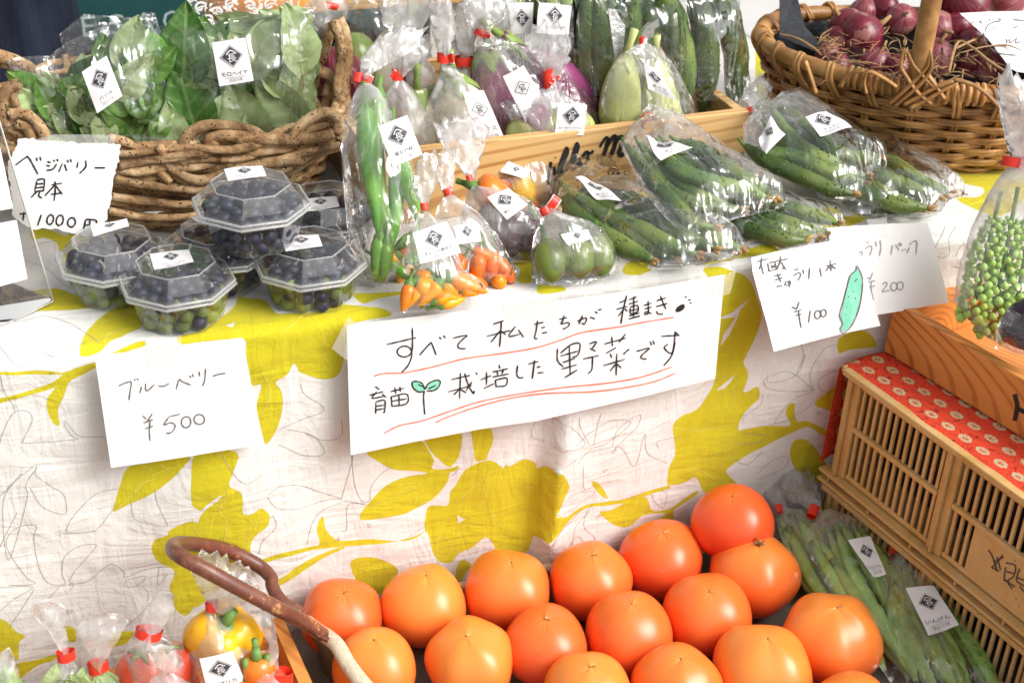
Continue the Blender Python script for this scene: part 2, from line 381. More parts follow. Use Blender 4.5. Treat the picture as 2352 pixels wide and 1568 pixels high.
def build_cloth():
    X0, X1, S0, S1 = -.80, 1.02, -.46, .615
    leaf = [smooth2(resample([to_cloth(*p) for p in fmap(l)], .02), 1) if False else [to_cloth(*p) for p in fmap(l)] for l in LEAVES.strip().split('\n')]
    leaf = [smooth2(p, 3) for p in leaf]
    hole = [[to_cloth(*p) for p in fmap(l)] for l in HOLES.strip().split('\n')]
    # leaves outside the traced part, so that the print goes on
    rnd = random.Random(4)
    for cx, cy, a, L in [(-.68, .3, .5, .07), (-.7, -.2, 2, .08), (.80, .3, 1, .07), (.9, -.2, 2.2, .08), (.75, .5, .4, .06), (.05, .45, 1.2, .08), (-.2, .52, .2, .07), (.35, .5, 2.4, .06), (.7, -.3, .2, .08), (-.6, .5, 1.3, .07), (.85, .05, .3, .07)]:
        pts = []
        for k in range(16):
            t = 2 * math.pi * k / 16; r = L * (1 + .25 * math.sin(3 * t + a)); x, y = r * math.cos(t), r * .5 * math.sin(t)
            pts.append((cx + x * math.cos(a) - y * math.sin(a), cy + x * math.sin(a) + y * math.cos(a)))
        leaf.append(pts)
    V = []
    st = .0085
    xs = np.arange(X0, X1 + 1e-6, st); ss = np.arange(S0, S1 + 1e-6, st)
    ss = np.concatenate([ss[ss < -.014], np.linspace(-.013, .013, 7), ss[ss > .014]])
    for x in xs:
        for s in ss:
            V.append(Vector((x + (rnd.random() - .5) * .001 * (X0 + .002 < x < X1 - .002), s)))
    E = []
    for poly in leaf + hole:
        p = resample(poly, .007); b = len(V)
        p = [(min(X1, max(X0, x)), min(S1, max(S0, s))) for x, s in p]
        V.extend(Vector(q) for q in p); E.extend((b + i, b + (i + 1) % len(p)) for i in range(len(p)))
    r = geometry.delaunay_2d_cdt(V, E, [], 0, 1e-6)
    vs, fs = r[0], r[2]
    A = np.array([(v.x, v.y) for v in vs]); C3 = np.array([A[list(f)].mean(0) for f in fs])
    pr = np.zeros(len(fs), bool)
    for p in leaf: pr |= inside(p, C3[:, 0], C3[:, 1])
    for p in hole: pr &= ~inside(p, C3[:, 0], C3[:, 1])
    mb = MB(); mb.v = [tuple(cloth(v.x, v.y)) for v in vs]; mb.f = [tuple(f) for f in fs]; mb.mi = [int(k) for k in pr]
    def ribbons(txt, mi, w):
        for l in txt.strip().split('\n'):
            for q in l.split(';'):
                pts = [to_cloth(*p) for p in fmap(q)]
                pts = resample([(p[0], p[1]) for p in catmull([(a, b, 0) for a, b in pts], 5)], .004, False)
                vs2 = []; fs2 = []
                for i, p in enumerate(pts):
                    a = pts[min(i + 1, len(pts) - 1)]; b = pts[max(i - 1, 0)]; dx, dy = a[0] - b[0], a[1] - b[1]; L = math.hypot(dx, dy) + 1e-9
                    nx, ny = -dy / L * w, dx / L * w
                    vs2 += [cloth(p[0] + nx, p[1] + ny, .0004), cloth(p[0] - nx, p[1] - ny, .0004)]
                    if i: fs2.append((2 * i - 2, 2 * i - 1, 2 * i + 1, 2 * i))
                mb.add(vs2, fs2, mi)
    ribbons(LINES, 2, .00026); ribbons(YLINES, 3, .00028)
    def cloth_mat(name, c, c2, tl=.0):
        g = NT(name); n1 = g.noise(9, 4, .6); col = g.ramp(n1.outputs[0], [(.3, c2), (.7, c)]).outputs[0]
        # weave and fine creases
        w1 = g.noise(900, 2, .5, g.mapping((1, .12, .12))); w2 = g.noise(900, 2, .5, g.mapping((.12, 1, 1)))
        n2 = g.noise(1, 7, .55, g.mapping((9, 30, 30)), dist=1.6)
        n3 = g.noise(1, 5, .5, g.mapping((34, 10, 10)), dist=2.0)
        b1 = g.bump(n2.outputs[0], .6, .006); b2 = g.bump(n3.outputs[0], .45, .005, b1)
        b3 = g.bump(g.math('ADD', w1.outputs[0], w2.outputs[0]), .25, .0002, b2)
        p = g.principled(col, .85, b3, .15); p.inputs['Sheen Weight'].default_value = .1
        return g.m
    M = [cloth_mat('white_cotton', (.75, .74, .705), (.70, .69, .655)), cloth_mat('leaf_print', (.61, .54, .024), (.54, .47, .016)),
         cloth_mat('outline_print', (.30, .29, .26), (.34, .32, .29)), cloth_mat('vein_print', (.74, .69, .16), (.70, .64, .13))]
    o = link('tablecloth', mb, M)
    tag(o, 'white cotton tablecloth printed with big yellow-green leaves draped over the stall table', 'tablecloth')
build_cloth()

# table under the cloth
t_ = thing('stall_table', 'low stall table hidden under the leaf-printed cloth', 'table', (.1, .3, -.72))
mb = MB(); mb.box((.11, .31, -.018), (.90, 0, 0), (0, .29, 0), (0, 0, .012)); link('table_top', mb, skin('table_wood', (.45, .33, .2)), t_, smooth=False)
for sx in (-.75, .95):
    for sy in (.06, .56):
        mb = MB(); mb.box((sx, sy, -.375), (.02, 0, 0), (0, .02, 0), (0, 0, .344)); link('leg', mb, MATS['table_wood'], t_, smooth=False)

# ------------------------------------------------------------------ ground
def build_ground():
    g = NT('pale_paving'); n1 = g.noise(3, 6, .6); n2 = g.noise(60, 4, .6)
    col = g.mix(.5, g.ramp(n1.outputs[0], [(.3, (.50, .49, .47)), (.7, (.60, .59, .575))]).outputs[0], g.ramp(n2.outputs[0], [(.3, (.52, .51, .49)), (.7, (.60, .59, .575))]).outputs[0])
    g.principled(col, .8, g.bump(n2.outputs[0], .3, .001))
    mb = MB(); mb.add([(-60, -60, -.735), (60, -60, -.735), (60, 60, -.735), (-60, 60, -.735)], [(0, 1, 2, 3)])
    link('ground', mb, skin('joint_grey', (.30, .29, .28), scale=4), smooth=False)['kind'] = 'structure'
    me = None; T = .60
    pav = None
    for i in range(-2, 9):
        for j in range(0, 9):
            if me is None:
                mb = MB(); a = T / 2 - .004
                mb.add([(-a, -a, 0), (a, -a, 0), (a, a, 0), (-a, a, 0), (-a - .003, -a - .003, -.012), (a + .003, -a - .003, -.012), (a + .003, a + .003, -.012), (-a - .003, a + .003, -.012)],
                       [(0, 1, 2, 3), (0, 4, 5, 1), (1, 5, 6, 2), (2, 6, 7, 3), (3, 7, 4, 0)])
                pv = bpy.data.objects.new('pavement', None); COL.objects.link(pv); pv['kind'] = 'structure'; pv.location = (0, 0, -.721); ORIGIN['pavement'] = np.array([0, 0, -.721])
                ob = link('paving_slab', mb, g.m, pv, smooth=False, local=True); ob.parent = pv; me = ob
            else:
                ob = me.copy(); COL.objects.link(ob)
            ob.location = (i * T + .1 * (j % 2), .9 + j * T, 0)
build_ground()
# ------------------------------------------------------------------ lettering
_TX = {}
def text_mesh(s):
    """flat glyph triangles of a string: cap height about 1, starts at x = 0"""
    if s in _TX: return _TX[s]
    c = bpy.data.curves.new('lettering', 'FONT'); c.body = s; c.resolution_u = 2
    o = bpy.data.objects.new('lettering', c); COL.objects.link(o)
    dg = bpy.context.evaluated_depsgraph_get(); dg.update()
    me = bpy.data.meshes.new_from_object(o.evaluated_get(dg))
    V = np.array([v.co[:2] for v in me.vertices]) if len(me.vertices) else np.zeros((1, 2)); F_ = [tuple(p.vertices) for p in me.polygons]
    bpy.data.objects.remove(o); bpy.data.curves.remove(c); bpy.data.meshes.remove(me)
    _TX[s] = (V, F_); return _TX[s]
INK = skin('black_ink', (.025, .022, .022), (.015, .013, .014), rough=.55, bump=0, spec=.3)
GINK = skin('grey_ink', (.13, .125, .125), (.09, .085, .085), rough=.6, bump=0, spec=.3)
PALE_GLARE_INK = skin('pale_glare_ink', (.36, .35, .36), (.28, .27, .28), rough=.6, bump=0, spec=.3)  # faint sticker print; also carries the glare painted into one card's lettering
REDINK = skin('orange_red_marker', (.85, .16, .05), (.80, .12, .035), rough=.6, bump=0, spec=.3)
MINT = skin('mint_marker', (.16, .55, .36), (.28, .68, .50), scale=90, stretch=(1, 1, .2), rough=.6, bump=0, spec=.3)
PAPER = skin('white_paper', (.80, .79, .78), (.775, .765, .755), scale=8, rough=.65, bump=.15, bdist=.0006, spec=.3)
STICK = skin('sticker_paper', (.80, .78, .785), (.76, .74, .75), scale=8, rough=.42, bump=.1, bdist=.0005, spec=.4)
LOGO = skin('logo_black', (.030, .032, .042), (.04, .04, .05), scale=60, rough=.4, bump=0)
def ribbon(mb, pts, w, f3, off, mi=0, n=5, taper=True):
    """pen stroke along 2D pts (in the sheet's own coordinates); f3 maps (u,v,off) to space"""
    P = [(p[0], p[1]) for p in catmull([(a, b, 0) for a, b in pts], n)] if len(pts) > 1 else [(pts[0][0] - w, pts[0][1]), (pts[0][0] + w, pts[0][1])]
    vs = []; fs = []; m = len(P)
    for i, p in enumerate(P):
        a = P[min(i + 1, m - 1)]; b = P[max(i - 1, 0)]; dx, dy = a[0] - b[0], a[1] - b[1]; L = math.hypot(dx, dy) + 1e-9
        k = 1.0
        if taper: k = .82 + .3 * math.sin(i * 1.3 + p[0]) * .5; k *= .75 if i in (0, m - 1) else 1
        nx, ny = -dy / L * w * k, dx / L * w * k
        vs += [f3(p[0] + nx, p[1] + ny, off), f3(p[0] - nx, p[1] - ny, off)]
        if i: fs.append((2 * i - 2, 2 * i - 1, 2 * i + 1, 2 * i))
    mb.add(vs, fs, mi)
def ell(cx, cy, rx, ry, tilt=0.0, n=12):
    t = math.radians(tilt); out = []
    for k in range(n + 1):
        a = 2 * math.pi * k / n + 1.9
        x, y = rx * math.cos(a), ry * math.sin(a); out.append((cx + x * math.cos(t) - y * math.sin(t), cy + x * math.sin(t) + y * math.cos(t)))
    return out
def strokes(txt, ox, oy, k):
    """'x,y x,y;x,y ...' with o:cx,cy,rx,ry,tilt for a closed loop"""
    out = []
    for q in txt.replace('\n', ';').split(';'):
        q = q.strip()
        if not q: continue
        if q.startswith('o:'):
            a = [float(z) for z in q[2:].split(',')]; out.append([(ox + x / k, oy + y / k) for x, y in ell(*a)])
        else: out.append([(ox + float(p.split(',')[0]) / k, oy + float(p.split(',')[1]) / k) for p in q.split()])
    return out

# ------------------------------------------------------------------ stickers with the diamond mark
LOGO_ROOF = [(-.30, .08), (-.02, .36), (.30, .10)]
LOGO_STROKES = [LOGO_ROOF]
_OLD = [LOGO_ROOF, [(-.13, .16), (.15, .16)], [(-.13, .06), (.15, .06)], [(-.13, -.04), (.15, -.04)], [(-.13, .2), (-.13, -.12)],
                [(-.26, -.14), (.30, -.14)], [(-.09, -.14), (-.09, -.42), (.04, -.34)], [(.02, -.14), (.30, -.40)], [(.22, -.20), (.10, -.28)]]
def sticker(parent, quad, plane, text='', off=0.0, curl=.0015, wide=False, dark=True, sub=None, name='label', blank=False):
    """quad: four picture pixels TL TR BR BL on the plane (off metres in front); sheet + printed marks"""
    if parent is not None and parent.name in FILMS: off = lift(parent, quad, off)
    Q = [plane.hit(x, y, off) for x, y in quad]; n = plane.n
    w = np.linalg.norm(Q[1] - Q[0]); h = np.linalg.norm(Q[3] - Q[0]); ph = (quad[0][0] % 7)
    def f3(u, v, o=0.0):     # u 0..1 left-right, v 0..1 top-bottom
        p = (Q[0] * (1 - u) + Q[1] * u) * (1 - v) + (Q[3] * (1 - u) + Q[2] * u) * v
        z = curl * (math.sin(u * 3.1 + ph) * math.cos(v * 2.6 + ph * .7)) * 1.3 - curl * .5 * math.sin((u + v) * 5 + ph)
        return p + n * (z + o)
    mb = MB(); N = 8; vs = [f3(i / N, j / N) for j in range(N + 1) for i in range(N + 1)]
    vb = [f3(i / N, j / N, -.0003) for j in range(N + 1) for i in range(N + 1)]
    mb.add(vs, [(j * 9 + i, (j + 1) * 9 + i, (j + 1) * 9 + i + 1, j * 9 + i + 1) for j in range(N) for i in range(N)])
    mb.add(vb, [(j * 9 + i, j * 9 + i + 1, (j + 1) * 9 + i + 1, (j + 1) * 9 + i) for j in range(N) for i in range(N)])
    lab = link(name, mb, STICK, parent)
    if blank: return lab
    asp = w / h
    cy = .36 if not wide else .36; r = .30 if not wide else .26        # half diagonal of the diamond in sheet heights
    if not wide: r = min(.30, .34 * asp)
    def g(x, y, o): return f3(.5 + x * r / asp, cy - y * r, o)
    mp = MB(); O = .0005
    K = 8
    def dia(s, o, mi):
        c = [(0, s), (s, 0), (0, -s), (-s, 0)]; pts = []
        for i in range(4):
            a, b = c[i], c[(i + 1) % 4]
            for j in range(K): pts.append((a[0] + (b[0] - a[0]) * j / K, a[1] + (b[1] - a[1]) * j / K))
        vs = [g(0, 0, o)] + [g(x * .5, y * .5, o) for x, y in pts] + [g(x, y, o) for x, y in pts]; m = len(pts)
        mp.add(vs, [(0, 1 + i, 1 + (i + 1) % m) for i in range(m)] + [(1 + i, 1 + m + i, 1 + m + (i + 1) % m, 1 + (i + 1) % m) for i in range(m)], mi)
    def frame_(s, wd, o, mi):
        c = [(0, s), (s, 0), (0, -s), (-s, 0), (0, s)]
        for i in range(4): ribbon(mp, [c[i], c[i + 1]], wd, g, o, mi, 6, False)
    def glyph(mi):
        V, F_ = text_mesh('長'); x0, x1, y0, y1 = V[:, 0].min(), V[:, 0].max(), V[:, 1].min(), V[:, 1].max(); k = .74 / (y1 - y0)
        mp.add([g((a - (x0 + x1) / 2) * k, (b - (y0 + y1) / 2) * k * 1.0 - .16, O * (2.4 if mi else 1)) for a, b in V], F_, mi)
    if dark:
        dia(1.0, O, 0); frame_(.90, .022, O * 1.7, 1)
        for st in LOGO_STROKES: ribbon(mp, [(x * 1.45, y * 1.25 + .06) for x, y in st], .045, g, O * 2.2, 1, 4, False)
        glyph(1)
    else:
        frame_(1.0, .03, O, 0)
        for st in LOGO_STROKES: ribbon(mp, [(x * 1.45, y * 1.25 + .06) for x, y in st], .045, g, O, 0, 4, False)
        glyph(0)
    def line(s, cx, y, ch, mi=0, maxw=.8):
        V, F_ = text_mesh(s)
        if not F_: return
        x0, x1 = V[:, 0].min(), V[:, 0].max(); k = ch; wd = (x1 - x0) * k / asp
        if wd > maxw: k *= maxw / wd
        mp.add([f3(cx + (a - (x0 + x1) / 2) * k / asp, y - b * k, O) for a, b in V], F_, mi)
    if text: line(text, .5, .80 if not wide else .82, .12 if not wide else .13, 0)
    ribbon(mp, [(.2, .845 if not wide else .86), (.8, .845 if not wide else .86)], .004, f3, O, 3, 4, False)
    line(sub or '長吉の畑', .5, .93 if not wide else .97, .075 if not wide else .085, 3)
    pr = link('lettering', mp, [LOGO, STICK, GINK, PALE_GLARE_INK], lab)
    return lab

# ------------------------------------------------------------------ hand-lettered paper signs
def paper_sign(name, label, outline, plane, curl=.002, cell=.012, group=None, torn=False, bulge=None, cat='paper sign'):
    """outline: picture pixels; returns object and f3 for marks"""
    a, b = plane.frame()
    def uv(x, y):
        p = plane.hit(x, y) - plane.o; return (p @ a, p @ b)
    P = resample([uv(*q) for q in outline], .006 if not torn else .003)
    if torn: P = [(x + nz(x * 240, y * 240, 1) * .0022, y + nz(x * 240, y * 240, 9) * .0022) for x, y in P]
    def f(u, v, o=0.0):
        d = curl * math.sin(u * 22 + v * 6) + curl * .8 * nz(u * 12, v * 12, 2)
        if bulge: d += bulge(u, v)
        return plane.o + a * u + b * v + plane.n * (d + o)
    U = [p[0] for p in P]; Vv = [p[1] for p in P]; pts = [Vector(p) for p in P]; n = len(P)
    gx = np.arange(min(U), max(U), cell); gy = np.arange(min(Vv), max(Vv), cell); GX, GY = np.meshgrid(gx, gy)
    ok = inside(P, GX, GY) & (edge_dist(P, GX, GY) > cell * .3)
    pts += [Vector((x, y)) for x, y in zip(GX[ok], GY[ok])]
    r = geometry.delaunay_2d_cdt(pts, [], [list(range(n))], 1, 1e-7)
    mb = MB(); top = [f(v.x, v.y) for v in r[0]]; bot = [f(v.x, v.y, -.0005) for v in r[0]]; m = len(top)
    mb.add(top + bot, [tuple(q) for q in r[2]] + [tuple(m + i for i in q)[::-1] for q in r[2]])
    o = link(name, mb, PAPER); tag(o, label, cat, group)
    def f3(x, y, off=0.0):     # picture pixel -> on the sheet
        u, v = uv(x, y); return f(u, v, off)
    return o, f3
def write(parent, f3, sts, w, mat, name='handwriting', off=.0006):
    mb = MB()
    for s in sts: ribbon(mb, s, w, f3, off)
    return link(name, mb, mat, parent, smooth=False)
def fill(parent, f3, poly, mat, name, off=.0005, edge=None):
    P = smooth2(poly, 4); pts = [Vector(p) for p in P]
    r = geometry.delaunay_2d_cdt(pts, [], [list(range(len(P)))], 1, 1e-7)
    mb = MB(); mb.add([f3(v.x, v.y, off) for v in r[0]], [tuple(q) for q in r[2]])
    return link(name, mb, mat, parent, smooth=False)
def tape_mat():
    if 'clear_tape' in MATS: return MATS['clear_tape']
    g = NT('clear_tape'); tr = g.n('BsdfTransparent'); gl = g.n('BsdfPrincipled'); gl.inputs['Base Color'].default_value = (.85, .83, .8, 1); gl.inputs['Roughness'].default_value = .3
    mx = g.n('MixShader'); wv = g.n('TexWave'); wv.wave_type = 'BANDS'; wv.bands_direction = 'X'; wv.inputs['Scale'].default_value = 260
    g.l(g.tc.outputs['Object'], wv.inputs['Vector'])
    g.l(g.math('ADD', g.math('MULTIPLY', wv.outputs['Fac'], .18), .20), mx.inputs[0])
    g.l(tr.outputs[0], mx.inputs[1]); g.l(gl.outputs[0], mx.inputs[2]); g.l(mx.outputs[0], g.out.inputs[0])
    MATS['clear_tape'] = g.m; return g.m
def tape(parent, quad, f3, off=.0012, name='tape'):
    mb = MB(); N = 5
    def q(u, v):
        x = (quad[0][0] * (1 - u) + quad[1][0] * u) * (1 - v) + (quad[3][0] * (1 - u) + quad[2][0] * u) * v
        y = (quad[0][1] * (1 - u) + quad[1][1] * u) * (1 - v) + (quad[3][1] * (1 - u) + quad[2][1] * u) * v
        return f3(x, y, off)
    mb.add([q(i / N, j / N) for j in range(N + 1) for i in range(N + 1)], [(j * 6 + i, (j + 1) * 6 + i, (j + 1) * 6 + i + 1, j * 6 + i + 1) for j in range(N) for i in range(N)])
    return link(name, mb, tape_mat(), parent)
# ------------------------------------------------------------------ the signs
K3 = 3.0
# long banner
pl = Plane((0, -.016, -.02), (0, -1, .10))
o, f3 = paper_sign('paper_sign', 'long white hand-lettered banner with orange underlines taped along the table edge',
    [(797, 748), (900, 735), (1000, 723), (1130, 706), (1300, 684), (1480, 657), (1664, 630), (1658, 700), (1650, 780), (1641, 868), (1560, 885), (1400, 922), (1230, 965), (1100, 985), (950, 1014), (806, 1046), (803, 950), (800, 850)],
    pl, curl=.0015, cell=.01, bulge=lambda u, v: .004 * math.sin(u * 9 + 1) )
T1 = """315,805 420,780 515,757;490,690 492,780 485,860 440,890 395,875 390,840 430,815 475,830 487,880 460,950 415,1000
540,878 610,800 625,800 655,878;675,752 690,768;705,742 718,760;770,760 865,740 835,770 805,805 815,830 858,832
1045,660 1115,635;1000,745 1160,700;1100,640 1095,730 1088,815;1095,700 1030,785;1095,705 1130,730;1195,672 1150,740 1225,725;1215,695 1250,745
1320,655 1385,640;1345,630 1335,700 1325,750 1345,752;1370,680 1395,672;1375,715 1410,708
1490,620 1545,605;1525,590 1515,630 1505,650 1550,640 1560,655 1540,675 1515,685
1615,630 1670,605 1675,625 1660,650 1645,640;1650,590 1625,650;1700,600 1735,612;1735,560 1750,575;1755,550 1780,545
1900,500 1950,480;1880,545 1955,525;1950,450 1925,560 1912,645;1935,540 1895,590;1940,540 1955,560;1965,480 2020,460;1965,510 2030,490;1975,530 2025,520 2028,560 1980,575 1975,535;1978,555 2025,545;2000,455 2000,600;1970,590 2040,572;1965,612 2045,592
2070,520 2125,505;2075,545 2125,532;2100,490 2102,570 2080,580 2085,565 2125,578
2160,490 2225,470;2155,530 2235,510;2185,455 2225,550;2160,560 2170,580 2205,582
2358,471 2370,465;2382,492 2400,486;2392,512 2405,508
235,1095 265,1115;195,1155 290,1130;245,1130 215,1175 300,1160;285,1145 310,1170;240,1205 238,1280;240,1200 300,1190 300,1260 290,1275;242,1230 298,1222;242,1255 298,1245
340,1130 435,1105;370,1100 378,1145;405,1095 408,1130;345,1160 350,1230;345,1165 450,1145 452,1210 350,1230;350,1195 450,1178;398,1155 400,1220
575,1115 560,1075 520,1058 490,1065 495,1100 530,1130 565,1128;580,1110 600,1075 645,1052 680,1055 675,1090 640,1120 590,1125;572,1120 568,1180 575,1285;530,1080 565,1095;600,1110 650,1085
760,1045 890,1015;822,1000 820,1070;735,1130 900,1085;820,1060 815,1175;815,1110 775,1150;820,1110 860,1135;850,1000 875,1080 910,1140 915,1120;930,995 935,1010;900,1060 860,1120
960,1045 1030,1015;1000,990 1000,1080;980,1105 1050,1070;1085,940 1090,965;1040,990 1145,965;1070,985 1078,1010;1115,965 1105,1000;1040,1025 1150,1000;1060,1045 1065,1095;1060,1045 1135,1030 1130,1080 1065,1090
1210,940 1205,1000 1220,1025 1250,1022;1280,930 1350,910;1325,900 1310,1030;1340,950 1365,945;1345,990 1385,985
1480,820 1480,900 1520,945;1500,850 1575,790 1632,785 1620,860 1580,880;1500,870 1620,835;1560,800 1568,1000;1515,915 1600,885;1510,960 1610,930;1530,1020 1615,965
1695,785 1745,770 1715,820;1700,815 1740,835;1655,890 1760,865;1720,870 1715,960 1690,990
1800,785 1945,745;1850,735 1855,800;1945,715 1900,775;1810,850 1880,810;1840,850 1850,880;1970,820 1930,855;1790,935 1940,890;1885,850 1880,1000;1880,920 1840,970;1885,920 1915,950
2020,835 2110,815 2070,850 2050,880 2090,890;2115,770 2125,795;2135,765 2145,790
2195,735 2320,730;2290,705 2285,780 2270,850 2235,840 2215,810 2240,790;2290,780 2265,870 2210,935;2290,705 2320,735"""
write(o, f3, strokes(T1, 784, 523, 3), 1.9, INK)
fill(o, f3, [(1549, 712), (1551, 703), (1562, 696), (1569, 697), (1568, 706), (1557, 713)], INK, 'seed_mark')
fill(o, f3, [(784 + a / 3, 523 + b / 3) for a, b in ((572, 1118), (555, 1078), (522, 1064), (496, 1070), (500, 1097), (530, 1124))], MINT, 'seedling_leaf', .0004)
fill(o, f3, [(784 + a / 3, 523 + b / 3) for a, b in ((582, 1112), (602, 1080), (645, 1058), (675, 1060), (668, 1088), (640, 1114))], MINT, 'seedling_leaf', .0004)
T2 = """230,1026 240,1018 300,1003 430,998 620,960 850,900 1100,860 1330,815 1500,760 1650,705 1900,665 2100,630 2280,605
295,1412 400,1360 560,1325 750,1260 950,1195 1200,1140 1500,1090 1800,1055 2050,1010 2265,945
650,1338 720,1305 900,1240 1150,1170 1400,1130 1700,1115 1950,1080 2150,1040 2290,988"""
write(o, f3, strokes(T2, 784, 523, 3), 1.5, REDINK, 'underline', .0009)
def rel(f3, dy=0): return f3
tape(o, [(762, 800), (800, 727), (822, 745), (797, 828)], f3, .0016)
tape(o, [(1150, 690), (1275, 672), (1278, 720), (1160, 730)], f3, .0016)
tape(o, [(1640, 640), (1690, 618), (1676, 672), (1632, 688)], f3, .0016)

# blueberry price
pl = Plane((-.36, -.020, -.06), (.05, -1, .10))
o, f3 = paper_sign('paper_sign', 'square white price card reading ¥500 hanging below the blueberry packs',
    [(218, 820), (330, 805), (450, 786), (557, 773), (566, 830), (580, 900), (595, 970), (607, 1018), (500, 1036), (380, 1057), (256, 1077), (243, 990), (230, 900)], pl, curl=.0025)
T = """820,1095 860,1075 905,1065 900,1120 890,1190;925,1045 935,1055;945,1040 955,1052
975,1095 972,1120 965,1140;1005,1075 1005,1115 1020,1122 1065,1080;1090,1090 1130,1090 1165,1072
1215,1110 1235,1045 1260,1060 1315,1080;1305,1015 1315,1030;1325,1005 1335,1025;1370,985 1375,1020;1415,965 1410,1040 1395,1085;1465,1015 1510,1000 1550,993
985,1295 1010,1320;1050,1280 1015,1335;990,1345 1055,1320;1000,1385 1055,1365;1035,1330 1030,1400 1035,1468
1165,1300 1240,1280;1165,1300 1130,1355 1175,1340 1205,1355 1200,1385 1175,1410 1145,1412
o:1282,1335,32,38,10;o:1372,1315,36,34,0"""
write(o, f3, strokes(T, 0, 523, 3), 1.7, GINK)
tape(o, [(330, 775), (415, 768), (420, 850), (345, 855)], f3, .0016)

# cucumber pack price (behind) and single cucumber price (in front)
pl = Plane((.40, -.008, 0), (.0, -1, .46))
o, f3 = paper_sign('paper_sign', 'white price card reading ¥200 half covered by the card in front',
    [(1900, 523), (1990, 517), (2060, 513), (2130, 512), (2145, 560), (2160, 620), (2180, 694), (2120, 705), (2060, 716), (1990, 727), (1950, 700), (1920, 600)], pl, curl=.001)
T = """1210,170 1225,190;1215,165 1240,170 1235,190;1265,105 1285,100;1260,145 1290,125 1305,140 1290,190;1330,95 1335,130;1360,85 1365,140 1355,195
1445,120 1435,185;1465,115 1490,155;o:1497,115,9,9,0;1510,150 1515,160;1530,145 1535,155;1560,135 1545,175;1560,120 1575,105;1575,100 1610,95 1605,185
1265,350 1295,345;1310,310 1290,360;1275,375 1325,365;1285,410 1325,400;1300,370 1300,430 1315,500
1375,390 1400,375 1405,395 1375,438 1425,430;o:1455,405,22,28,8;o:1497,400,21,28,8"""
write(o, f3, strokes(T, 1568, 523, 3), 1.6, PALE_GLARE_INK)  # glare on this lettering is put into the paler ink colour
tape(o, [(1990, 505), (2035, 500), (2040, 540), (2000, 542)], f3, .0016)
pl = Plane((.31, -.020, 0), (.0, -1, .42))
o, f3 = paper_sign('paper_sign', 'white price card reading ¥100 with a green cucumber drawn on it',
    [(1727, 592), (1800, 574), (1880, 558), (1962, 545), (1975, 590), (1990, 640), (2005, 690), (2022, 748), (1940, 765), (1860, 786), (1779, 808), (1762, 740), (1745, 680), (1730, 625)], pl, curl=.0016)
fill(o, f3, [(1568 + a / 3, 523 + b / 3) for a, b in ((1195, 270), (1210, 300), (1225, 340), (1228, 400), (1214, 520), (1182, 620), (1145, 685), (1110, 712), (1095, 700), (1103, 660), (1092, 600), (1112, 500), (1136, 400), (1155, 335), (1188, 295))], MINT, 'cucumber_drawing')
T = """1195,260 1210,285 1230,330 1235,400 1220,520 1190,620 1150,690 1110,722 1090,715 1085,690 1100,660 1080,600 1105,500 1130,400 1150,330 1190,290 1190,262
1180,370 1200,350;1170,435 1175,440;1140,470 1140,480;1185,480 1188,490;1130,545 1125,550;1118,595 1120,600"""
write(o, f3, strokes(T, 1568, 523, 3), 1.3, GINK, 'drawing_outline', .0009)
T = """515,235 590,215;550,205 545,250 560,320;545,250 530,290;590,245 600,300;600,240 650,235;640,240 650,285;590,300 660,285;610,260 640,275;640,255 615,280
645,230 725,215;680,195 672,240 650,290;680,235 715,290;690,275 700,285
635,335 685,320;640,360 690,345;655,315 680,375;650,405 690,400;715,370 705,400;720,375 745,370 740,395 715,395;735,360 740,410
770,290 800,285;765,330 800,310 815,325 795,365;830,285 835,320;875,275 870,355;945,275 955,335;985,265 1060,245;1015,225 1022,300;1015,255 985,300;1020,255 1055,285;1010,280 1035,275
755,545 785,560;805,510 785,565;770,580 820,565;780,605 820,595;800,570 810,640 820,690;880,570 870,655;o:930,598,20,28,8;o:970,588,18,25,8"""
write(o, f3, strokes(T, 1568, 523, 3), 1.7, GINK)
tape(o, [(1800, 560), (1868, 548), (1880, 590), (1830, 600)], f3, .0016)

# torn sample card at the basket
pl = Plane((-.42, .142, .06), (0, -1, .16))
o, f3 = paper_sign('paper_sign', 'torn-edged white card in black marker reading +1000円 against the vine basket',
    [(45, 317), (120, 324), (200, 328), (277, 330), (272, 370), (262, 405), (255, 450), (246, 505), (200, 543), (160, 535), (120, 525), (75, 528), (30, 500), (25, 440), (17, 378), (30, 352), (40, 335)], pl, curl=.0012, torn=True)
T = """108,1138 180,1085 200,1090 240,1160 262,1202;250,1085 258,1110;275,1080 283,1108;325,1115 350,1120;318,1140 345,1145;320,1175 365,1165 390,1130;370,1100 375,1115;392,1095 400,1112
430,1125 405,1185;445,1130 460,1178;465,1100 470,1120;485,1095 492,1118;538,1115 530,1155;590,1105 590,1150 548,1195;650,1155 725,1155
255,1240 305,1238 300,1320;255,1245 240,1315;250,1270 300,1265;247,1295 300,1290;240,1320 300,1315;255,1320 215,1362;275,1320 268,1350 290,1365
355,1275 428,1262;380,1250 380,1320 373,1385;378,1275 310,1350;385,1280 430,1340;350,1340 425,1330
135,1475 190,1470;165,1460 160,1520;285,1480 260,1555"""
s = strokes(T, 0, 0, 3)
s += strokes("o:385,688,24,38,15;o:458,693,26,40,15;o:548,708,29,36,15;655,690 640,765;655,685 738,695 715,770;690,690 685,725;650,728 725,728", 0, 298, 3.334)
write(o, f3, s, 2.3, INK)
tape(o, [(75, 322), (120, 308), (268, 308), (258, 342)], f3, .0016)
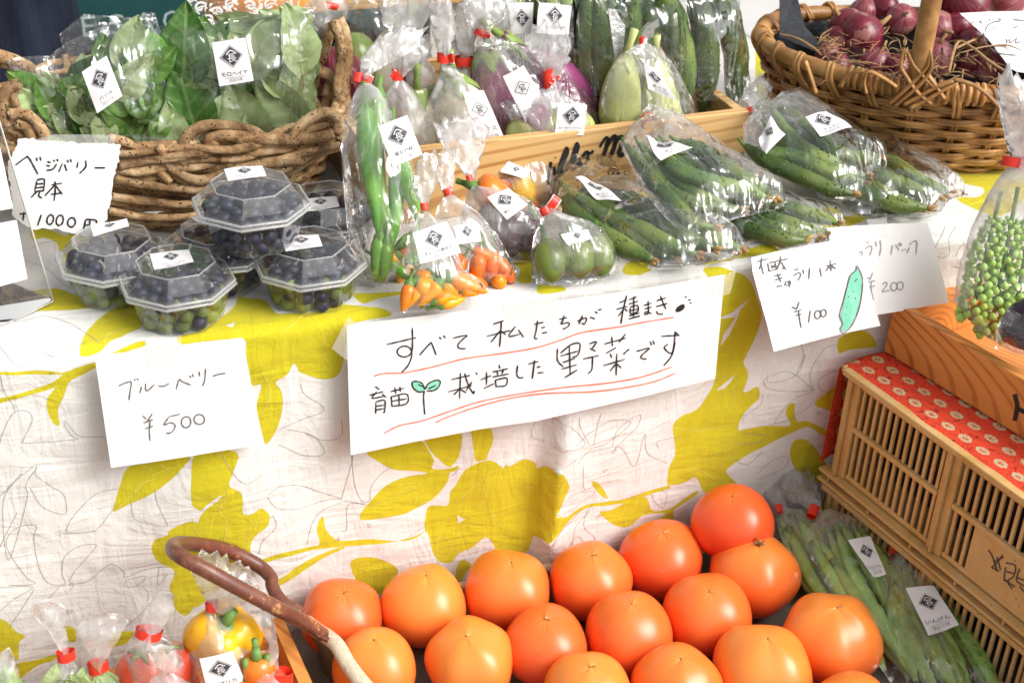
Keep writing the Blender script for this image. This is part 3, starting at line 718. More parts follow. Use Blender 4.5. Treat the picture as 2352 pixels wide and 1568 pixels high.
# ------------------------------------------------------------------ clear crackly film
def film_mat(name='clear_film', base=.085, gain=.95, haze=.008, rough=.05, tint=(.985, .98, .975), bscale=1.0):
    if name in MATS: return MATS[name]
    g = NT(name)
    at = g.n('Attribute'); at.attribute_name = 'haze'
    v = g.mapping((1, 1, 1))
    # creases: sheets of straight ridges in several directions
    h = None
    for sc, st, rot in ((13, (1, .28, .6), (.3, .2, .5)), (20, (.3, 1, .7), (.7, .1, 1.2)), (34, (1, .4, .3), (.2, 1.1, 2.1))):
        m = g.mapping(st, rot); n_ = g.noise(sc * bscale, 2, .5, m, .6)
        a = g.math('ABSOLUTE', g.math('SUBTRACT', n_.outputs[0], .5)); h = a if h is None else g.math('ADD', h, a)
    vo = g.n('TexVoronoi'); vo.feature = 'F1'; vo.inputs['Scale'].default_value = 38 * bscale; g.l(v, vo.inputs['Vector'])
    h = g.math('ADD', h, g.math('MULTIPLY', vo.outputs['Distance'], .35))
    nm = g.bump(h, 1.0, .010)
    lw = g.n('LayerWeight'); lw.inputs['Blend'].default_value = .5; g.l(nm, lw.inputs['Normal'])
    fac = g.math('ADD', g.math('MULTIPLY', g.math('POWER', lw.outputs['Facing'], 2.6), gain), base, True)
    gl = g.n('BsdfGlossy'); gl.inputs['Roughness'].default_value = rough; gl.inputs['Color'].default_value = (1, 1, 1, 1); g.l(nm, gl.inputs['Normal'])
    tr = g.n('BsdfTransparent'); tr.inputs['Color'].default_value = tint + (1,)
    m1 = g.n('MixShader'); g.l(fac, m1.inputs[0]); g.l(tr.outputs[0], m1.inputs[1]); g.l(gl.outputs[0], m1.inputs[2])
    df = g.n('BsdfDiffuse'); df.inputs[0].default_value = (.93, .92, .915, 1); tl = g.n('BsdfTranslucent'); tl.inputs[0].default_value = (.93, .92, .915, 1)
    g.l(nm, df.inputs['Normal'])
    m2 = g.n('MixShader'); m2.inputs[0].default_value = .5; g.l(df.outputs[0], m2.inputs[1]); g.l(tl.outputs[0], m2.inputs[2])
    n3 = g.noise(70, 3, .6)
    hz = g.math('ADD', g.math('MULTIPLY', at.outputs['Fac'], g.math('ADD', g.math('MULTIPLY', n3.outputs[0], 1.6), .2)), haze, True)
    m3 = g.n('MixShader'); g.l(hz, m3.inputs[0]); g.l(m1.outputs[0], m3.inputs[1]); g.l(m2.outputs[0], m3.inputs[2])
    g.l(m3.outputs[0], g.out.inputs[0]); MATS[name] = g.m; return g.m
FILM = film_mat()
TIE = skin('red_tape', (.80, .045, .02), (.70, .03, .015), scale=120, rough=.32, bump=.25, bdist=.0004)
TIEB = skin('tape_backing', (.82, .78, .76), (.78, .74, .72), rough=.6, bump=0)
FILMS = {}
def lift(parent, quad, default=.0):
    """how far the film of a bag stands out from its plane under a sticker"""
    L = FILMS.get(parent.name)
    if not L: return default
    pl, X, Y, Hh = L[0]; a, b = pl.frame(); Q = []
    for x, y in quad:
        p = pl.hit(x, y, default) - pl.o; Q.append((p @ a, p @ b))
    k = inside(Q, X, Y)
    return float(np.percentile(Hh[k], 92)) + .0015 if k.any() else default
def pillow(name, parent, outline, plane, thick, necks=(), cell=.0075, seed=0, crumple=.0022, flat_back=.35, mat=None, pleat=.0035, hz_neck=.30, edge=.0):
    a, b = plane.frame(); rnd = random.Random(seed)
    def uv(x, y):
        p = plane.hit(x, y) - plane.o; return (p @ a, p @ b)
    P = resample([uv(*q) for q in outline], cell * .8)
    P = [(x + rnd.uniform(-1, 1) * .0004, y + rnd.uniform(-1, 1) * .0004) for x, y in P]
    NK = [uv(*q) for q in necks]
    if NK:
        bx_, by_ = sum(p[0] for p in P) / len(P), sum(p[1] for p in P) / len(P); nx, ny = NK[0]; L0 = math.hypot(bx_ - nx, by_ - ny) + 1e-9; Q_ = []
        for k_, (x, y) in enumerate(P):
            back = -((x - nx) * (bx_ - nx) + (y - ny) * (by_ - ny)) / L0
            if back > .012:
                q = math.hypot(x - nx, y - ny); j = (1 + (.10 if k_ % 2 else -.06) * rnd.uniform(.3, 1.0)); x, y = nx + (x - nx) * j, ny + (y - ny) * j
            Q_.append((x, y))
        P = Q_
    U = [p[0] for p in P]; Vv = [p[1] for p in P]; n = len(P)
    GX, GY = np.meshgrid(np.arange(min(U), max(U), cell), np.arange(min(Vv), max(Vv), cell))
    GX = GX + np.array([[rnd.uniform(-.3, .3) * cell for _ in r_] for r_ in GX]); GY = GY + np.array([[rnd.uniform(-.3, .3) * cell for _ in r_] for r_ in GY])
    ok = inside(P, GX, GY) & (edge_dist(P, GX, GY) > cell * .35)
    pts = [Vector(p) for p in P] + [Vector((x, y)) for x, y in zip(GX[ok], GY[ok])]
    r = geometry.delaunay_2d_cdt(pts, [], [list(range(n))], 1, 1e-7)
    vs, fs = r[0], r[2]
    X = np.array([v.x for v in vs]); Y = np.array([v.y for v in vs]); D = edge_dist(P, X, Y)
    R = max(D.max(), .008)
    tube = np.sqrt(np.clip(1 - (1 - np.clip(D / (R * .95), 0, 1)) ** 2, 0, 1)) * thick * np.clip(R / .03, .25, 1.2)
    V = []; HZ = []; sd = seed * 3.7 + 1.3
    FLA = np.zeros(len(X))
    if NK:
        cxm, cym = sum(U) / len(U), sum(Vv) / len(Vv)
        bb = min(range(len(X)), key=lambda i: Y[i]); 
        for (nx, ny) in NK:
            dx0, dy0 = X[D.argmax()] - nx, Y[D.argmax()] - ny; L0 = math.hypot(dx0, dy0) + 1e-9
            FLA = np.maximum(FLA, np.clip(-((X - nx) * dx0 + (Y - ny) * dy0) / L0 / .008, 0, 1))
        tube = tube * (1 - .72 * FLA)
    for side in (1, -1):
        for i in range(len(X)):
            x, y = X[i], Y[i]; d = D[i]
            e = min(1, d / .008)
            c = ridge(x * 32 + sd, y * 20, side * 3 + sd) * .9 + ridge(x * 18, y * 44 + sd, side * 5) * .7 + nz(x * 60, y * 60, sd) * .5
            h = tube[i] * (1 if side > 0 else flat_back) + crumple * c * e
            hz = .0
            for (nx, ny) in NK:
                dx, dy = x - nx, y - ny; q = math.hypot(dx, dy); an = math.atan2(dy, dx)
                w = math.exp(-(q / .040) ** 2); w2 = math.exp(-(q / .055) ** 2)
                fl = FLA[i]; w = max(w, fl * math.exp(-(q / .12) ** 2)); w2 = max(w2, fl * .55)
                am = pleat * (1 + .5 * fl) * min(1, (q + .002) / .012)
                h += am * w * (math.sin(an * (21 + 12 * fl) + sd * 2 + 2 * nz(an * 2, q * 20, sd)) * .8 + abs(math.sin(an * (33 + 16 * fl) + sd))) * max(e, fl * .8)
                hz = max(hz, w2 * (.35 + 1.0 * abs(math.sin(an * 27 + sd + 3 * nz(an * 3, q * 30, sd)))))
            h = max(h, -.002 * side * 0 + (.0006 if side > 0 else .0003))
            V.append(plane.o + a * x + b * y + plane.n * (h * side if side > 0 else -h)); HZ.append(hz * hz_neck * (1 + .15 * FLA[i]) + (edge if d < .003 else 0))
    m = len(X); mb = MB()
    if parent is not None: FILMS.setdefault(parent.name, []).append((plane, X, Y, np.array([(V[i] - plane.o) @ plane.n for i in range(m)])))
    F_ = [tuple(q) for q in fs] + [tuple(m + i for i in q)[::-1] for q in fs]
    # join along the rim
    rim = list(range(n))
    F_ += [(rim[i], m + rim[i], m + rim[(i + 1) % n], rim[(i + 1) % n]) for i in range(n)]
    mb.add(V, F_)
    o = link(name, mb, mat or FILM, parent)
    at = o.data.attributes.new('haze', 'FLOAT', 'POINT'); at.data.foreach_set('value', HZ)
    return o
def tie(parent, x, y, w, h, ang, plane, off=.004, tail=None, r=None):
    """red tape round a neck: band w x h pixels at x,y turned by ang degrees; tail (w,h,ang) sticks out of its right end"""
    s = np.linalg.norm(plane.hit(x + 1, y) - plane.hit(x, y)); a, b = plane.frame(); t = math.radians(ang)
    p0 = plane.hit(x, y, off)
    ex = (plane.hit(x + math.cos(t) * 10, y - math.sin(t) * 10, off) - p0); ex /= np.linalg.norm(ex)
    ey = np.cross(plane.n, ex); W_, H_ = w * s / 2, h * s / 2
    mb = MB(); N = 14; vs = []
    rr = r or W_ * .75
    for k in range(N):
        q = 2 * math.pi * k / N; c = ex * math.cos(q) * W_ + plane.n * (math.sin(q) * rr - rr * .3)
        wv = .12 * math.sin(q * 2 + x)
        vs += [p0 + c + ey * H_ * (1 + wv), p0 + c - ey * H_ * (1 - wv)]
    mb.add(vs, [(2 * k, 2 * k + 1, 2 * ((k + 1) % N) + 1, 2 * ((k + 1) % N)) for k in range(N)])
    o = link('tie', mb, TIE, parent)
    if tail:
        tw, th, ta = tail; t2 = math.radians(ta)
        q0 = p0 + ex * W_ * .6 * (1 if tw > 0 else -1) + plane.n * rr * .4; e2 = ex * math.cos(t2 - 0) + ey * math.sin(t2); e2 *= (1 if tw > 0 else -1); f2 = np.cross(plane.n, e2)
        L = abs(tw) * s; hh = th * s / 2
        mb = MB(); vs = []; K = 6
        for i in range(K + 1):
            c = q0 + e2 * L * i / K + plane.n * (.004 * math.sin(i / K * 2.4) + .0008)
            vs += [c + f2 * hh, c - f2 * hh]
        mb.add(vs, [(2 * i, 2 * i + 1, 2 * i + 3, 2 * i + 2) for i in range(K)]); link('tie_tail', mb, TIE, o)
        mb = MB(); vs2 = []
        for i in range(K + 1):
            c = q0 + e2 * (L * 1.03) * i / K + plane.n * (.004 * math.sin(i / K * 2.4) + .0002)
            vs2 += [c + f2 * hh * 1.22, c - f2 * hh * 1.22]
        mb.add(vs2, [(2 * i, 2 * i + 1, 2 * i + 3, 2 * i + 2) for i in range(K)]); link('tape_backing', mb, TIEB, o)
    return o
def px(txt): return fmap(txt)
def bag(label, outline, plane, thick, necks=(), group=None, name='film_bag', cat='bag', seed=0, **kw):
    O = px(outline) if isinstance(outline, str) else outline
    if getattr(plane, 'box', False):          # the foot goes on down behind the front board
        ym = max(p[1] for p in O); O = [(x, y + (95 if y > ym - 50 else 0)) for x, y in O]
    cx = sum(p[0] for p in O) / len(O); yb = max(p[1] for p in O)
    base = plane.hit(cx, yb)
    t = thing(name, label, cat, base, group)
    pillow('film', t, O, plane, thick, necks, seed=seed, **kw)
    return t

# ------------------------------------------------------------------ vegetables
def veg(name, label, cat, group, pts, rad, mat, n=12, sub=6, flat=1.0, bump=None, cap=None, parent=None, rfun=None):
    """a tapered curved body; cap(mb...) adds parts"""
    P = catmull(pts, sub); mb = MB(); mb.tube(P, rad, n, True, flat=flat, rfun=rfun)
    o = link(name, mb, mat, parent, origin=P[len(P) // 2] if parent is None else None)
    if parent is None: tag(o, label, cat, group)
    return o, P
CUKE = None
def mats_veg():
    global CUKE, CUKE2, EGGP, EGGW, EGGG, CALYX, CHILI, CHILIG, PEPY, PEPO, PEPD, STEMG, BEAN, FLOWER, GREENP
    g = NT('cucumber_skin')
    n1 = g.noise(14, 5, .6, g.mapping((1, 1, 1))); n2 = g.noise(110, 3, .6)
    col = g.ramp(n1.outputs[0], [(.24, (.022, .060, .012)), (.44, (.060, .125, .022)), (.60, (.15, .22, .045)), (.80, (.34, .34, .11))]).outputs[0]
    vo = g.n('TexVoronoi'); vo.inputs['Scale'].default_value = 210; g.l(g.tc.outputs['Object'], vo.inputs['Vector']); col = g.mix(g.math('MULTIPLY', g.math('LESS_THAN', vo.outputs['Distance'], .13), .45), col, (.62, .60, .36))
    oi = g.n('ObjectInfo'); hsv = g.n('HueSaturation'); g.l(g.math('ADD', g.math('MULTIPLY', oi.outputs['Random'], .9), .55), hsv.inputs['Value']); g.l(col, hsv.inputs['Color'])
    g.principled(hsv.outputs[0], .42, g.bump(n2.outputs[0], .5, .0015), .5); CUKE = g.m
    EGGP = skin('purple_eggplant', (.30, .05, .16), (.10, .02, .075), scale=16, rough=.22, bump=.03, stretch=(1, 1, .35))
    EGGD = skin('dark_eggplant', (.035, .010, .030), (.015, .006, .015), scale=16, rough=.2, bump=.03)
    EGGW = skin('white_eggplant', (.80, .76, .62), (.74, .66, .46), scale=9, rough=.3, bump=.04)
    EGGG = skin('green_eggplant', (.46, .52, .12), (.62, .66, .30), scale=18, rough=.3, bump=.04, stretch=(1, 1, .25))
    CALYX = skin('calyx_green', (.30, .40, .10), (.16, .24, .05), scale=60, rough=.5, bump=.4)
    CHILI = skin('orange_chili', (.90, .36, .012), (.86, .27, .008), scale=30, rough=.22, bump=.03, per_object=.3)
    CHILIG = skin('green_chili', (.22, .48, .04), (.10, .30, .03), scale=30, rough=.25, bump=.06, per_object=.3)
    PEPO = skin('red_orange_pepper', (.85, .14, .02), (.85, .24, .02), scale=22, rough=.2, bump=.04)
    PEPY = skin('yellow_pepper', (.88, .50, .015), (.85, .40, .01), scale=16, rough=.2, bump=.04)
    PEPD = skin('dark_purple_pepper', (.07, .015, .025), (.03, .012, .015), scale=22, rough=.2, bump=.04)
    STEMG = skin('green_stem', (.16, .30, .06), (.10, .20, .04), scale=80, rough=.5, bump=.3)
    BEAN = skin('green_bean', (.40, .56, .15), (.22, .38, .07), scale=40, rough=.4, bump=.15, per_object=.4)
    FLOWER = skin('dried_flower', (.52, .34, .12), (.30, .16, .06), scale=120, rough=.8, bump=.5)
    GREENP = skin('small_green_pepper', (.13, .24, .04), (.20, .26, .05), scale=26, rough=.18, bump=.04, per_object=.3)
mats_veg()
EGGDARK = MATS['dark_eggplant']
def pathpx(txt, plane, off=0.0): return [plane.hit(x, y, off) for x, y in px(txt)]
def cucumber(path, plane, off, r, label, group, flower=True, seed=0):   # warty, gently ridged
    pts = pathpx(path, plane, off) if isinstance(path, str) else path
    rnd = random.Random(seed)
    P = catmull(pts, 8); m = len(P)
    r = r * .88; rad = [r * q for q in (.35, .72, .9, 1, 1.02, 1.0, 1.02, .98, .88, .6, .3)]
    mb = MB(); mb.tube(P, rad, 14, True, rfun=lambda t, a: 1 + .06 * math.sin(a * 5) + .12 * nz(t * 9, a * 1.5, seed))
    # small warts
    for k in range(46):
        i = rnd.randrange(3, m - 3); t = P[i + 1] - P[i - 1]; t /= np.linalg.norm(t)
        u = np.cross(t, plane.n); u /= np.linalg.norm(u); w = np.cross(u, t); a = rnd.uniform(-.3, math.pi + .3)
        c = P[i] + (u * math.cos(a) + w * math.sin(a)) * interp(rad, i / (m - 1)) * .99
        mb.sphere(c, .0011 + .0006 * rnd.random(), 5, 3)
    o = link('cucumber', mb, CUKE, origin=P[m // 2]); tag(o, label, 'cucumber', group)
    if flower:
        mb = MB(); e = P[-1]; d = P[-1] - P[-3]; d /= np.linalg.norm(d)
        for k in range(6):
            q = np.array([rnd.uniform(-1, 1) for _ in range(3)]) * .0045
            mb.tube([e - d * .002, e + d * .003 + q * .5, e + d * .006 + q], [.0022, .0024, .0006], 5)
        link('withered_flower', mb, FLOWER, o)
    d = P[0] - P[2]; d /= np.linalg.norm(d)
    mb = MB(); mb.tube([P[0] - d * .004, P[0] + d * .006, P[0] + d * .012 + np.array([0, 0, .002])], [r * .4, r * .22, r * .2], 7); link('stem', mb, STEMG, o)
    return o
def eggplant(path, plane, off, rads, mat, label, group, calyx=True, stem=.03, name='eggplant', clr=None):
    """path from calyx end to blossom end"""
    pts = pathpx(path, plane, off) if isinstance(path, str) else path
    P = catmull(pts, 7); m = len(P); mb = MB(); mb.tube(P, rads, 20, True, rfun=lambda t, a: 1 + .015 * math.sin(a * 3 + 1))
    # round the ends off
    o = link(name, mb, mat, origin=P[m // 2]); tag(o, label, 'eggplant', group)
    d = P[0] - P[3]; d /= np.linalg.norm(d); ref = np.array([0, 0, 1.]) if abs(d[2]) < .8 else np.array([1., 0, 0])
    u = np.cross(ref, d); u /= np.linalg.norm(u); w = np.cross(d, u)
    if calyx:
        mb = MB(); r0 = interp(rads, .0); vs = [P[0] + d * .004]; n = 20; K = 4
        for k in range(1, K + 1):
            for i in range(n):
                a = 2 * math.pi * i / n; spike = 1 if math.cos(a * 5) > 0 else .45
                t = min(.45, k / K * (.20 + .10 * math.cos(a * 5))); c = P[int(t * (m - 1))]; rr = interp(rads, t) * 1.05 + .0007
                vs.append(c + (u * math.cos(a) + w * math.sin(a)) * rr)
        fs = [(0, 1 + i, 1 + (i + 1) % n) for i in range(n)]
        for k in range(K - 1):
            fs += [(1 + k * n + i, 1 + (k + 1) * n + i, 1 + (k + 1) * n + (i + 1) % n, 1 + k * n + (i + 1) % n) for i in range(n)]
        mb.add(vs, fs); link('calyx', mb, clr or CALYX, o)
    mb = MB(); mb.tube([P[0], P[0] + d * stem * .5 + u * .002, P[0] + d * stem + u * .006], [.0055, .0038, .0050], 8); link('stem', mb, clr or CALYX, o)
    return o
def chili(pts, r, mat, label, group, name='chili', green_end=True, stem=.022, cat='chili', seed=0, blunt=False, smat=None):
    P = catmull(pts, 6); m = len(P); mb = MB()
    rad = [r * q for q in ((.75, 1, 1.0, .92, .8, .62, .4, .12) if not blunt else (.6, .95, 1.05, 1.05, 1.0, .9, .7, .3))]
    mb.tube(P, rad, 10, True, rfun=lambda t, a: 1 + .05 * nz(t * 6, a, seed * 1.7))
    o = link(name, mb, mat, origin=P[m // 2]); tag(o, label, cat, group)
    d = P[0] - P[2]; d /= np.linalg.norm(d); q = np.array([nz(seed, 1, 0), nz(seed, 2, 0), abs(nz(seed, 3, 0))]) * .012
    if green_end:
        mb = MB(); mb.tube([P[0] - d * r * (.5 if not blunt else .1), P[0] + d * r * .3, P[0] + d * r * .9, P[0] + d * stem * .5 + q * .4, P[0] + d * stem + q], ([r * .80, r * .80, r * .42, r * .26, r * .30] if not blunt else [r * .45, r * .32, r * .18, r * .16, r * .2]), 8); link('stem', mb, smat or STEMG, o)
    return o
# ------------------------------------------------------------------ basket of thick knobbly vines
def vine_mat():
    g = NT('vine_bark'); v = g.mapping((1, 1, 1)); n1 = g.noise(38, 6, .72); n2 = g.noise(210, 5, .7)
    col = g.ramp(n1.outputs[0], [(.32, (.10, .048, .018)), (.48, (.34, .20, .09)), (.66, (.60, .44, .26))]).outputs[0]
    vo = g.n('TexVoronoi'); vo.inputs['Scale'].default_value = 260; g.l(g.tc.outputs['Object'], vo.inputs['Vector'])
    n3 = g.noise(60, 2, .5)
    sp = g.math('MULTIPLY', g.math('LESS_THAN', vo.outputs['Distance'], .27), g.math('GREATER_THAN', n3.outputs[0], .50))
    col = g.mix(sp, col, (.06, .028, .012))
    oi = g.n('ObjectInfo'); hsv = g.n('HueSaturation'); g.l(g.math('ADD', g.math('MULTIPLY', oi.outputs['Random'], .5), .75), hsv.inputs['Value']); g.l(col, hsv.inputs['Color'])
    g.principled(hsv.outputs[0], .62, g.bump(g.math('ADD', n2.outputs[0], g.math('MULTIPLY', sp, -.6)), 1.0, .0022), .3); return g.m
VINE = vine_mat()
BC = np.array([-.318, .325, 0.])
vb = thing('vine_basket', 'rustic oval basket of thick knobbly brown vines holding bagged herbs', 'basket', (BC[0], BC[1], .001))
rnd = random.Random(11)
def vring(z, a, b, amp, ph, k, t0=0, t1=2 * math.pi, n=60, zamp=.004):
    out = []
    for i in range(n + 1):
        t = t0 + (t1 - t0) * i / n; w = amp * math.sin(t * k + ph) + .004 * nz(math.cos(t) * 3, math.sin(t) * 3, ph)
        out.append(np.array([BC[0] + (a + w) * math.cos(t), BC[1] + (b + w) * math.sin(t), z + zamp * nz(math.cos(t) * 2.4, math.sin(t) * 2.4, ph * 3) * 2.0]))
    return out
for i in range(16):
    z = .006 + i * .0067; k = z / .11; a = .150 + .042 * k ** .8; b = .098 + .052 * k ** .8
    for q in range(2):
        t0 = rnd.uniform(0, 6); L = math.pi * rnd.uniform(1.1, 1.5)
        mb = MB(); mb.tube(vring(z, a, b, .0045, i * math.pi + rnd.uniform(-.3, .3), 11, t0, t0 + L + .3, 70), [r_ * rnd.uniform(.85, 1.1) for r_ in (.0034, .0046, .0038, .0048, .0040, .0034)], 9)
        link('vine', mb, VINE, vb)
for k in range(15):                                   # uprights
    t = 2 * math.pi * k / 15; mb = MB()
    P = [np.array([BC[0] + (.150 + .042 * q) * math.cos(t + .02 * math.sin(q * 5 + k)), BC[1] + (.098 + .052 * q) * math.sin(t), .11 * q]) for q in (0, .3, .6, .9, 1.05)]
    mb.tube(catmull(P, 4), .0045, 8); link('stake', mb, VINE, vb)
FRONT = Plane((BC[0], BC[1] - .158, 0), (0, -1, .25))
for txt, r, off in (("400,353 440,352 470,351 492,336 478,320 520,313 600,318 680,322 735,316 765,306", .0085, .010), ("420,345 428,312 470,290 520,288 575,298 605,316", .0080, .004),
    ("250,318 290,328 330,350 358,380 378,405 392,418", .0072, .006), ("272,378 330,368 370,368 402,392 440,412 475,412 560,388 620,374 690,368", .0080, .008),
    ("262,345 350,336 430,332 520,340 600,345", .0072, .0), ("262,410 330,424 400,432 460,436 510,418 560,408", .0070, .004), ("255,452 330,462 420,470 500,462 540,455", .0066, .003), ("250,485 320,497 400,500 470,492 520,482", .0060, .003),
    ("668,322 688,292 720,268 752,258 778,276 772,306", .0082, .010), ("690,304 730,290 768,284 790,300 780,322", .0068, .004), ("560,352 640,344 700,336 770,322", .0075, .002), ("600,408 650,392 700,366 745,340 780,330", .0070, .004), ("600,380 680,356 730,345", .0060, .009),
    ("15,292 4,262 8,222 22,200 45,192", .0080, .006), ("36,245 30,218 38,200 44,190", .0070, .0), ("20,262 60,262 88,286 105,315", .0075, .010), ("36,282 62,292 76,320", .0080, .006), ("-20,275 30,300 60,318", .007, 0), ("-25,330 10,345 40,345", .007, 0), ("-20,380 5,390 30,395", .007, 0)):
    r *= .76
    mb = MB(); P = catmull(pathpx(' '.join('%g,%g' % (a, b + 11) for a, b in px(txt)), FRONT, off - .006), 7); mb.tube(P, [r * .7 * rnd.uniform(.8, 1.1) for _ in range(6)], 10); link('vine', mb, VINE, vb)
    mb = MB(); P = catmull(pathpx(txt, FRONT, off), 7); mb.tube(P, [r * rnd.uniform(.9, 1.08) for _ in range(6)], 16, rfun=lambda t, a: .90 * (1 + .08 * nz(t * 12, a, 2) + .05 * math.sin(a * 5 + t * 9))); link('vine', mb, VINE, vb)
HB = upright(.285, 8)
for txt, r, off in (("776,46 792,80 797,130 788,190 797,255 788,300", .0088, .0), ("764,50 780,90 783,135 774,200 778,262", .0078, .004), ("762,56 748,108 728,160 720,200", .0080, -.03), ("738,92 730,150 716,176", .0062, -.035),
    ("720,160 752,172 776,198 768,222 745,210", .0085, -.01), ("757,196 748,250 742,300", .0090, -.012), ("700,250 740,262 770,300", .0070, -.02), ("715,225 740,250 765,262 790,300", .0065, -.015),
    ("-15,124 40,142 80,166 100,205 108,240", .0085, -.02), ("-20,140 30,152 70,182 90,230", .007, -.03)):
    r *= .82
    mb = MB(); mb.tube(catmull(pathpx(txt, HB, off), 7), [r * rnd.uniform(.9, 1.08) for _ in range(5)], 16, rfun=lambda t, a: .90 * (1 + .08 * nz(t * 12, a, 2) + .05 * math.sin(a * 5 + t * 9))); link('vine', mb, VINE, vb)

# ------------------------------------------------------------------ herbs in flat bags
def leaf_mat(name, c, c2, vein):
    g = NT(name); sp = g.n('SeparateXYZ'); g.l(g.tc.outputs['Object'], sp.inputs[0])
    ax = g.math('ABSOLUTE', sp.outputs[0]); mid = g.math('LESS_THAN', ax, .0009)
    ph = g.math('SUBTRACT', g.math('MULTIPLY', sp.outputs[1], 1.0), g.math('MULTIPLY', ax, .75))
    w = g.math('POWER', g.math('ABSOLUTE', g.math('SINE', g.math('MULTIPLY', ph, 330))), 14)
    n1 = g.noise(60, 5, .6); n2 = g.noise(300, 3, .6)
    col = g.ramp(n1.outputs[0], [(.3, c2), (.7, c)]).outputs[0]
    vm = g.math('MAXIMUM', mid, g.math('MULTIPLY', w, .55)); col = g.mix(vm, col, vein)
    oi = g.n('ObjectInfo'); hsv = g.n('HueSaturation'); g.l(g.math('ADD', g.math('MULTIPLY', oi.outputs['Random'], .6), .72), hsv.inputs['Value']); g.l(col, hsv.inputs['Color'])
    p = g.principled(hsv.outputs[0], .5, g.bump(g.math('ADD', g.math('MULTIPLY', vm, -.6), n2.outputs[0]), .5, .0008), .35)
    tl = g.n('BsdfTranslucent'); g.l(hsv.outputs[0], tl.inputs[0]); mx = g.n('MixShader'); mx.inputs[0].default_value = .3
    g.l(p.outputs[0], mx.inputs[1]); g.l(tl.outputs[0], mx.inputs[2]); g.l(mx.outputs[0], g.out.inputs[0]); return g.m
LDARK = leaf_mat('dark_leaf', (.07, .19, .028), (.04, .12, .018), (.16, .26, .08))
LMID = leaf_mat('green_leaf', (.15, .32, .055), (.08, .21, .03), (.22, .34, .10))
LPALE = leaf_mat('pale_leaf', (.46, .56, .28), (.32, .45, .18), (.50, .58, .34))
def leaf_mesh(name, L, Wd, mat, serr=.0, cup=.25, bend=.3, seed=0):
    me = MB(); nu, nv = 11, 15; vs = []
    for j in range(nv + 1):
        v = j / nv; w = Wd * (math.sin(math.pi * v ** .8) ** .75) * (1 - .25 * v) + .0004
        for i in range(-5, 6):
            u = i / 5; ww = w * (1 + (serr * (abs(math.sin(v * 40)) - .5) if abs(i) == 5 else 0))
            z = cup * abs(u) * w + bend * L * (v - .5) ** 2 * -1.0 + .05 * L * nz(u * 2, v * 4, seed) + .012 * L * math.sin(v * 30 - abs(u) * 3)
            vs.append((u * ww, v * L, z))
    me.add(vs, [(j * 11 + i, j * 11 + i + 1, (j + 1) * 11 + i + 1, (j + 1) * 11 + i) for j in range(nv) for i in range(10)])
    m = bpy.data.meshes.new(name); m.from_pydata(me.v, [], me.f); m.materials.append(mat); m.polygons.foreach_set('use_smooth', [True] * len(m.polygons)); return m
LM = {}
for nm, mat in (('dark', LDARK), ('mid', LMID), ('pale', LPALE)):
    LM[nm] = [leaf_mesh('leaf', .052, .017, mat, .03, .3, .25, 1), leaf_mesh('leaf', .055, .019, mat, .05, -.2, .35, 2), leaf_mesh('leaf', .05, .016, mat, .03, .4, -.25, 3)]
def put_leaf(parent, mesh, plane, x, y, off, ang, size, tilt=0, roll=0):
    o = bpy.data.objects.new('leaf', mesh); COL.objects.link(o); o.parent = parent
    a, b = plane.frame(); t = math.radians(ang)
    ey = Vector(a * math.cos(t) + b * math.sin(t)); n = Vector(plane.n)
    ey = (ey * math.cos(tilt) + n * math.sin(tilt)).normalized(); ex = ey.cross(n).normalized(); ez = ex.cross(ey).normalized()
    ex, ez = ex * math.cos(roll) + ez * math.sin(roll), ez * math.cos(roll) - ex * math.sin(roll)
    L = size; p = plane.hit(x, y, off) - ORIGIN[parent.name] - np.array(ey) * .5 * L * .053
    M = Matrix((ex, ey, ez)).transposed().to_4x4() @ Matrix.Scale(L, 4); M.translation = Vector(p); o.matrix_local = M
    return o
def bunch(name, label, poly, plane, kinds, n, size, offs, seed, extra=(), ang=(60, 120)):
    rnd = random.Random(seed); P = px(poly); xs = [p[0] for p in P]; ys = [p[1] for p in P]
    t = thing(name, label, name.replace('_', ' '), plane.hit(sum(xs) / len(xs), max(ys)))
    pts = []; k = 0
    while len(pts) < n and k < 4000:
        k += 1; x, y = rnd.uniform(min(xs), max(xs)), rnd.uniform(min(ys), max(ys))
        if inside(P, [x], [y])[0] and all(math.hypot(x - a, y - b) > 20 for a, b in pts): pts.append((x, y))
    for i, (x, y) in enumerate(pts):
        kd = rnd.choice(kinds); put_leaf(t, rnd.choice(LM[kd]), plane, x, y, rnd.uniform(*offs), rnd.uniform(*ang), size * rnd.uniform(.75, 1.2), rnd.uniform(-.5, .5), rnd.uniform(-.5, .5))
    for kd, x, y, off, an, sz, rl in extra: put_leaf(t, LM[kd][0], plane, x, y, off, an, sz, 0, rl)
    mb = MB(); a, b = plane.frame()
    for i in range(5):
        c = plane.hit(sum(xs) / len(xs) + (i - 2) * 22, max(ys) - 10, 0); mb.tube(catmull([c, c + b * .03 + a * .006 * (i - 2), c + b * .05 + a * .012 * (i - 2)], 4), [.0028, .0022, .0014], 6)
    link('stalks', mb, STEMG, t)
    return t
HP = upright(.262, 14, yaw=2)
H2 = upright(.30, 12); H3 = upright(.31, 10)
bag('pinkish empty-topped herb bag behind the basil bag', "135,80 165,55 192,33 240,36 290,40 345,44 350,120 300,200 180,200 150,130", H3, .02, seed=31, crumple=.004)
bag('herb bag leaning at the far left end of the vine basket', "15,136 60,130 112,128 140,170 160,230 180,322 112,322 82,280 55,225 35,180", HP, .018, seed=32, crumple=.003)
bunch('sage_bunch', 'grey-green sage sprigs in the bag at the left end of the basket', "35,165 110,170 130,210 160,320 120,325 80,270", Plane(HP.o, HP.n), ['pale', 'mid', 'pale'], 12, .85, (.002, .012), 41, ang=(95, 150))
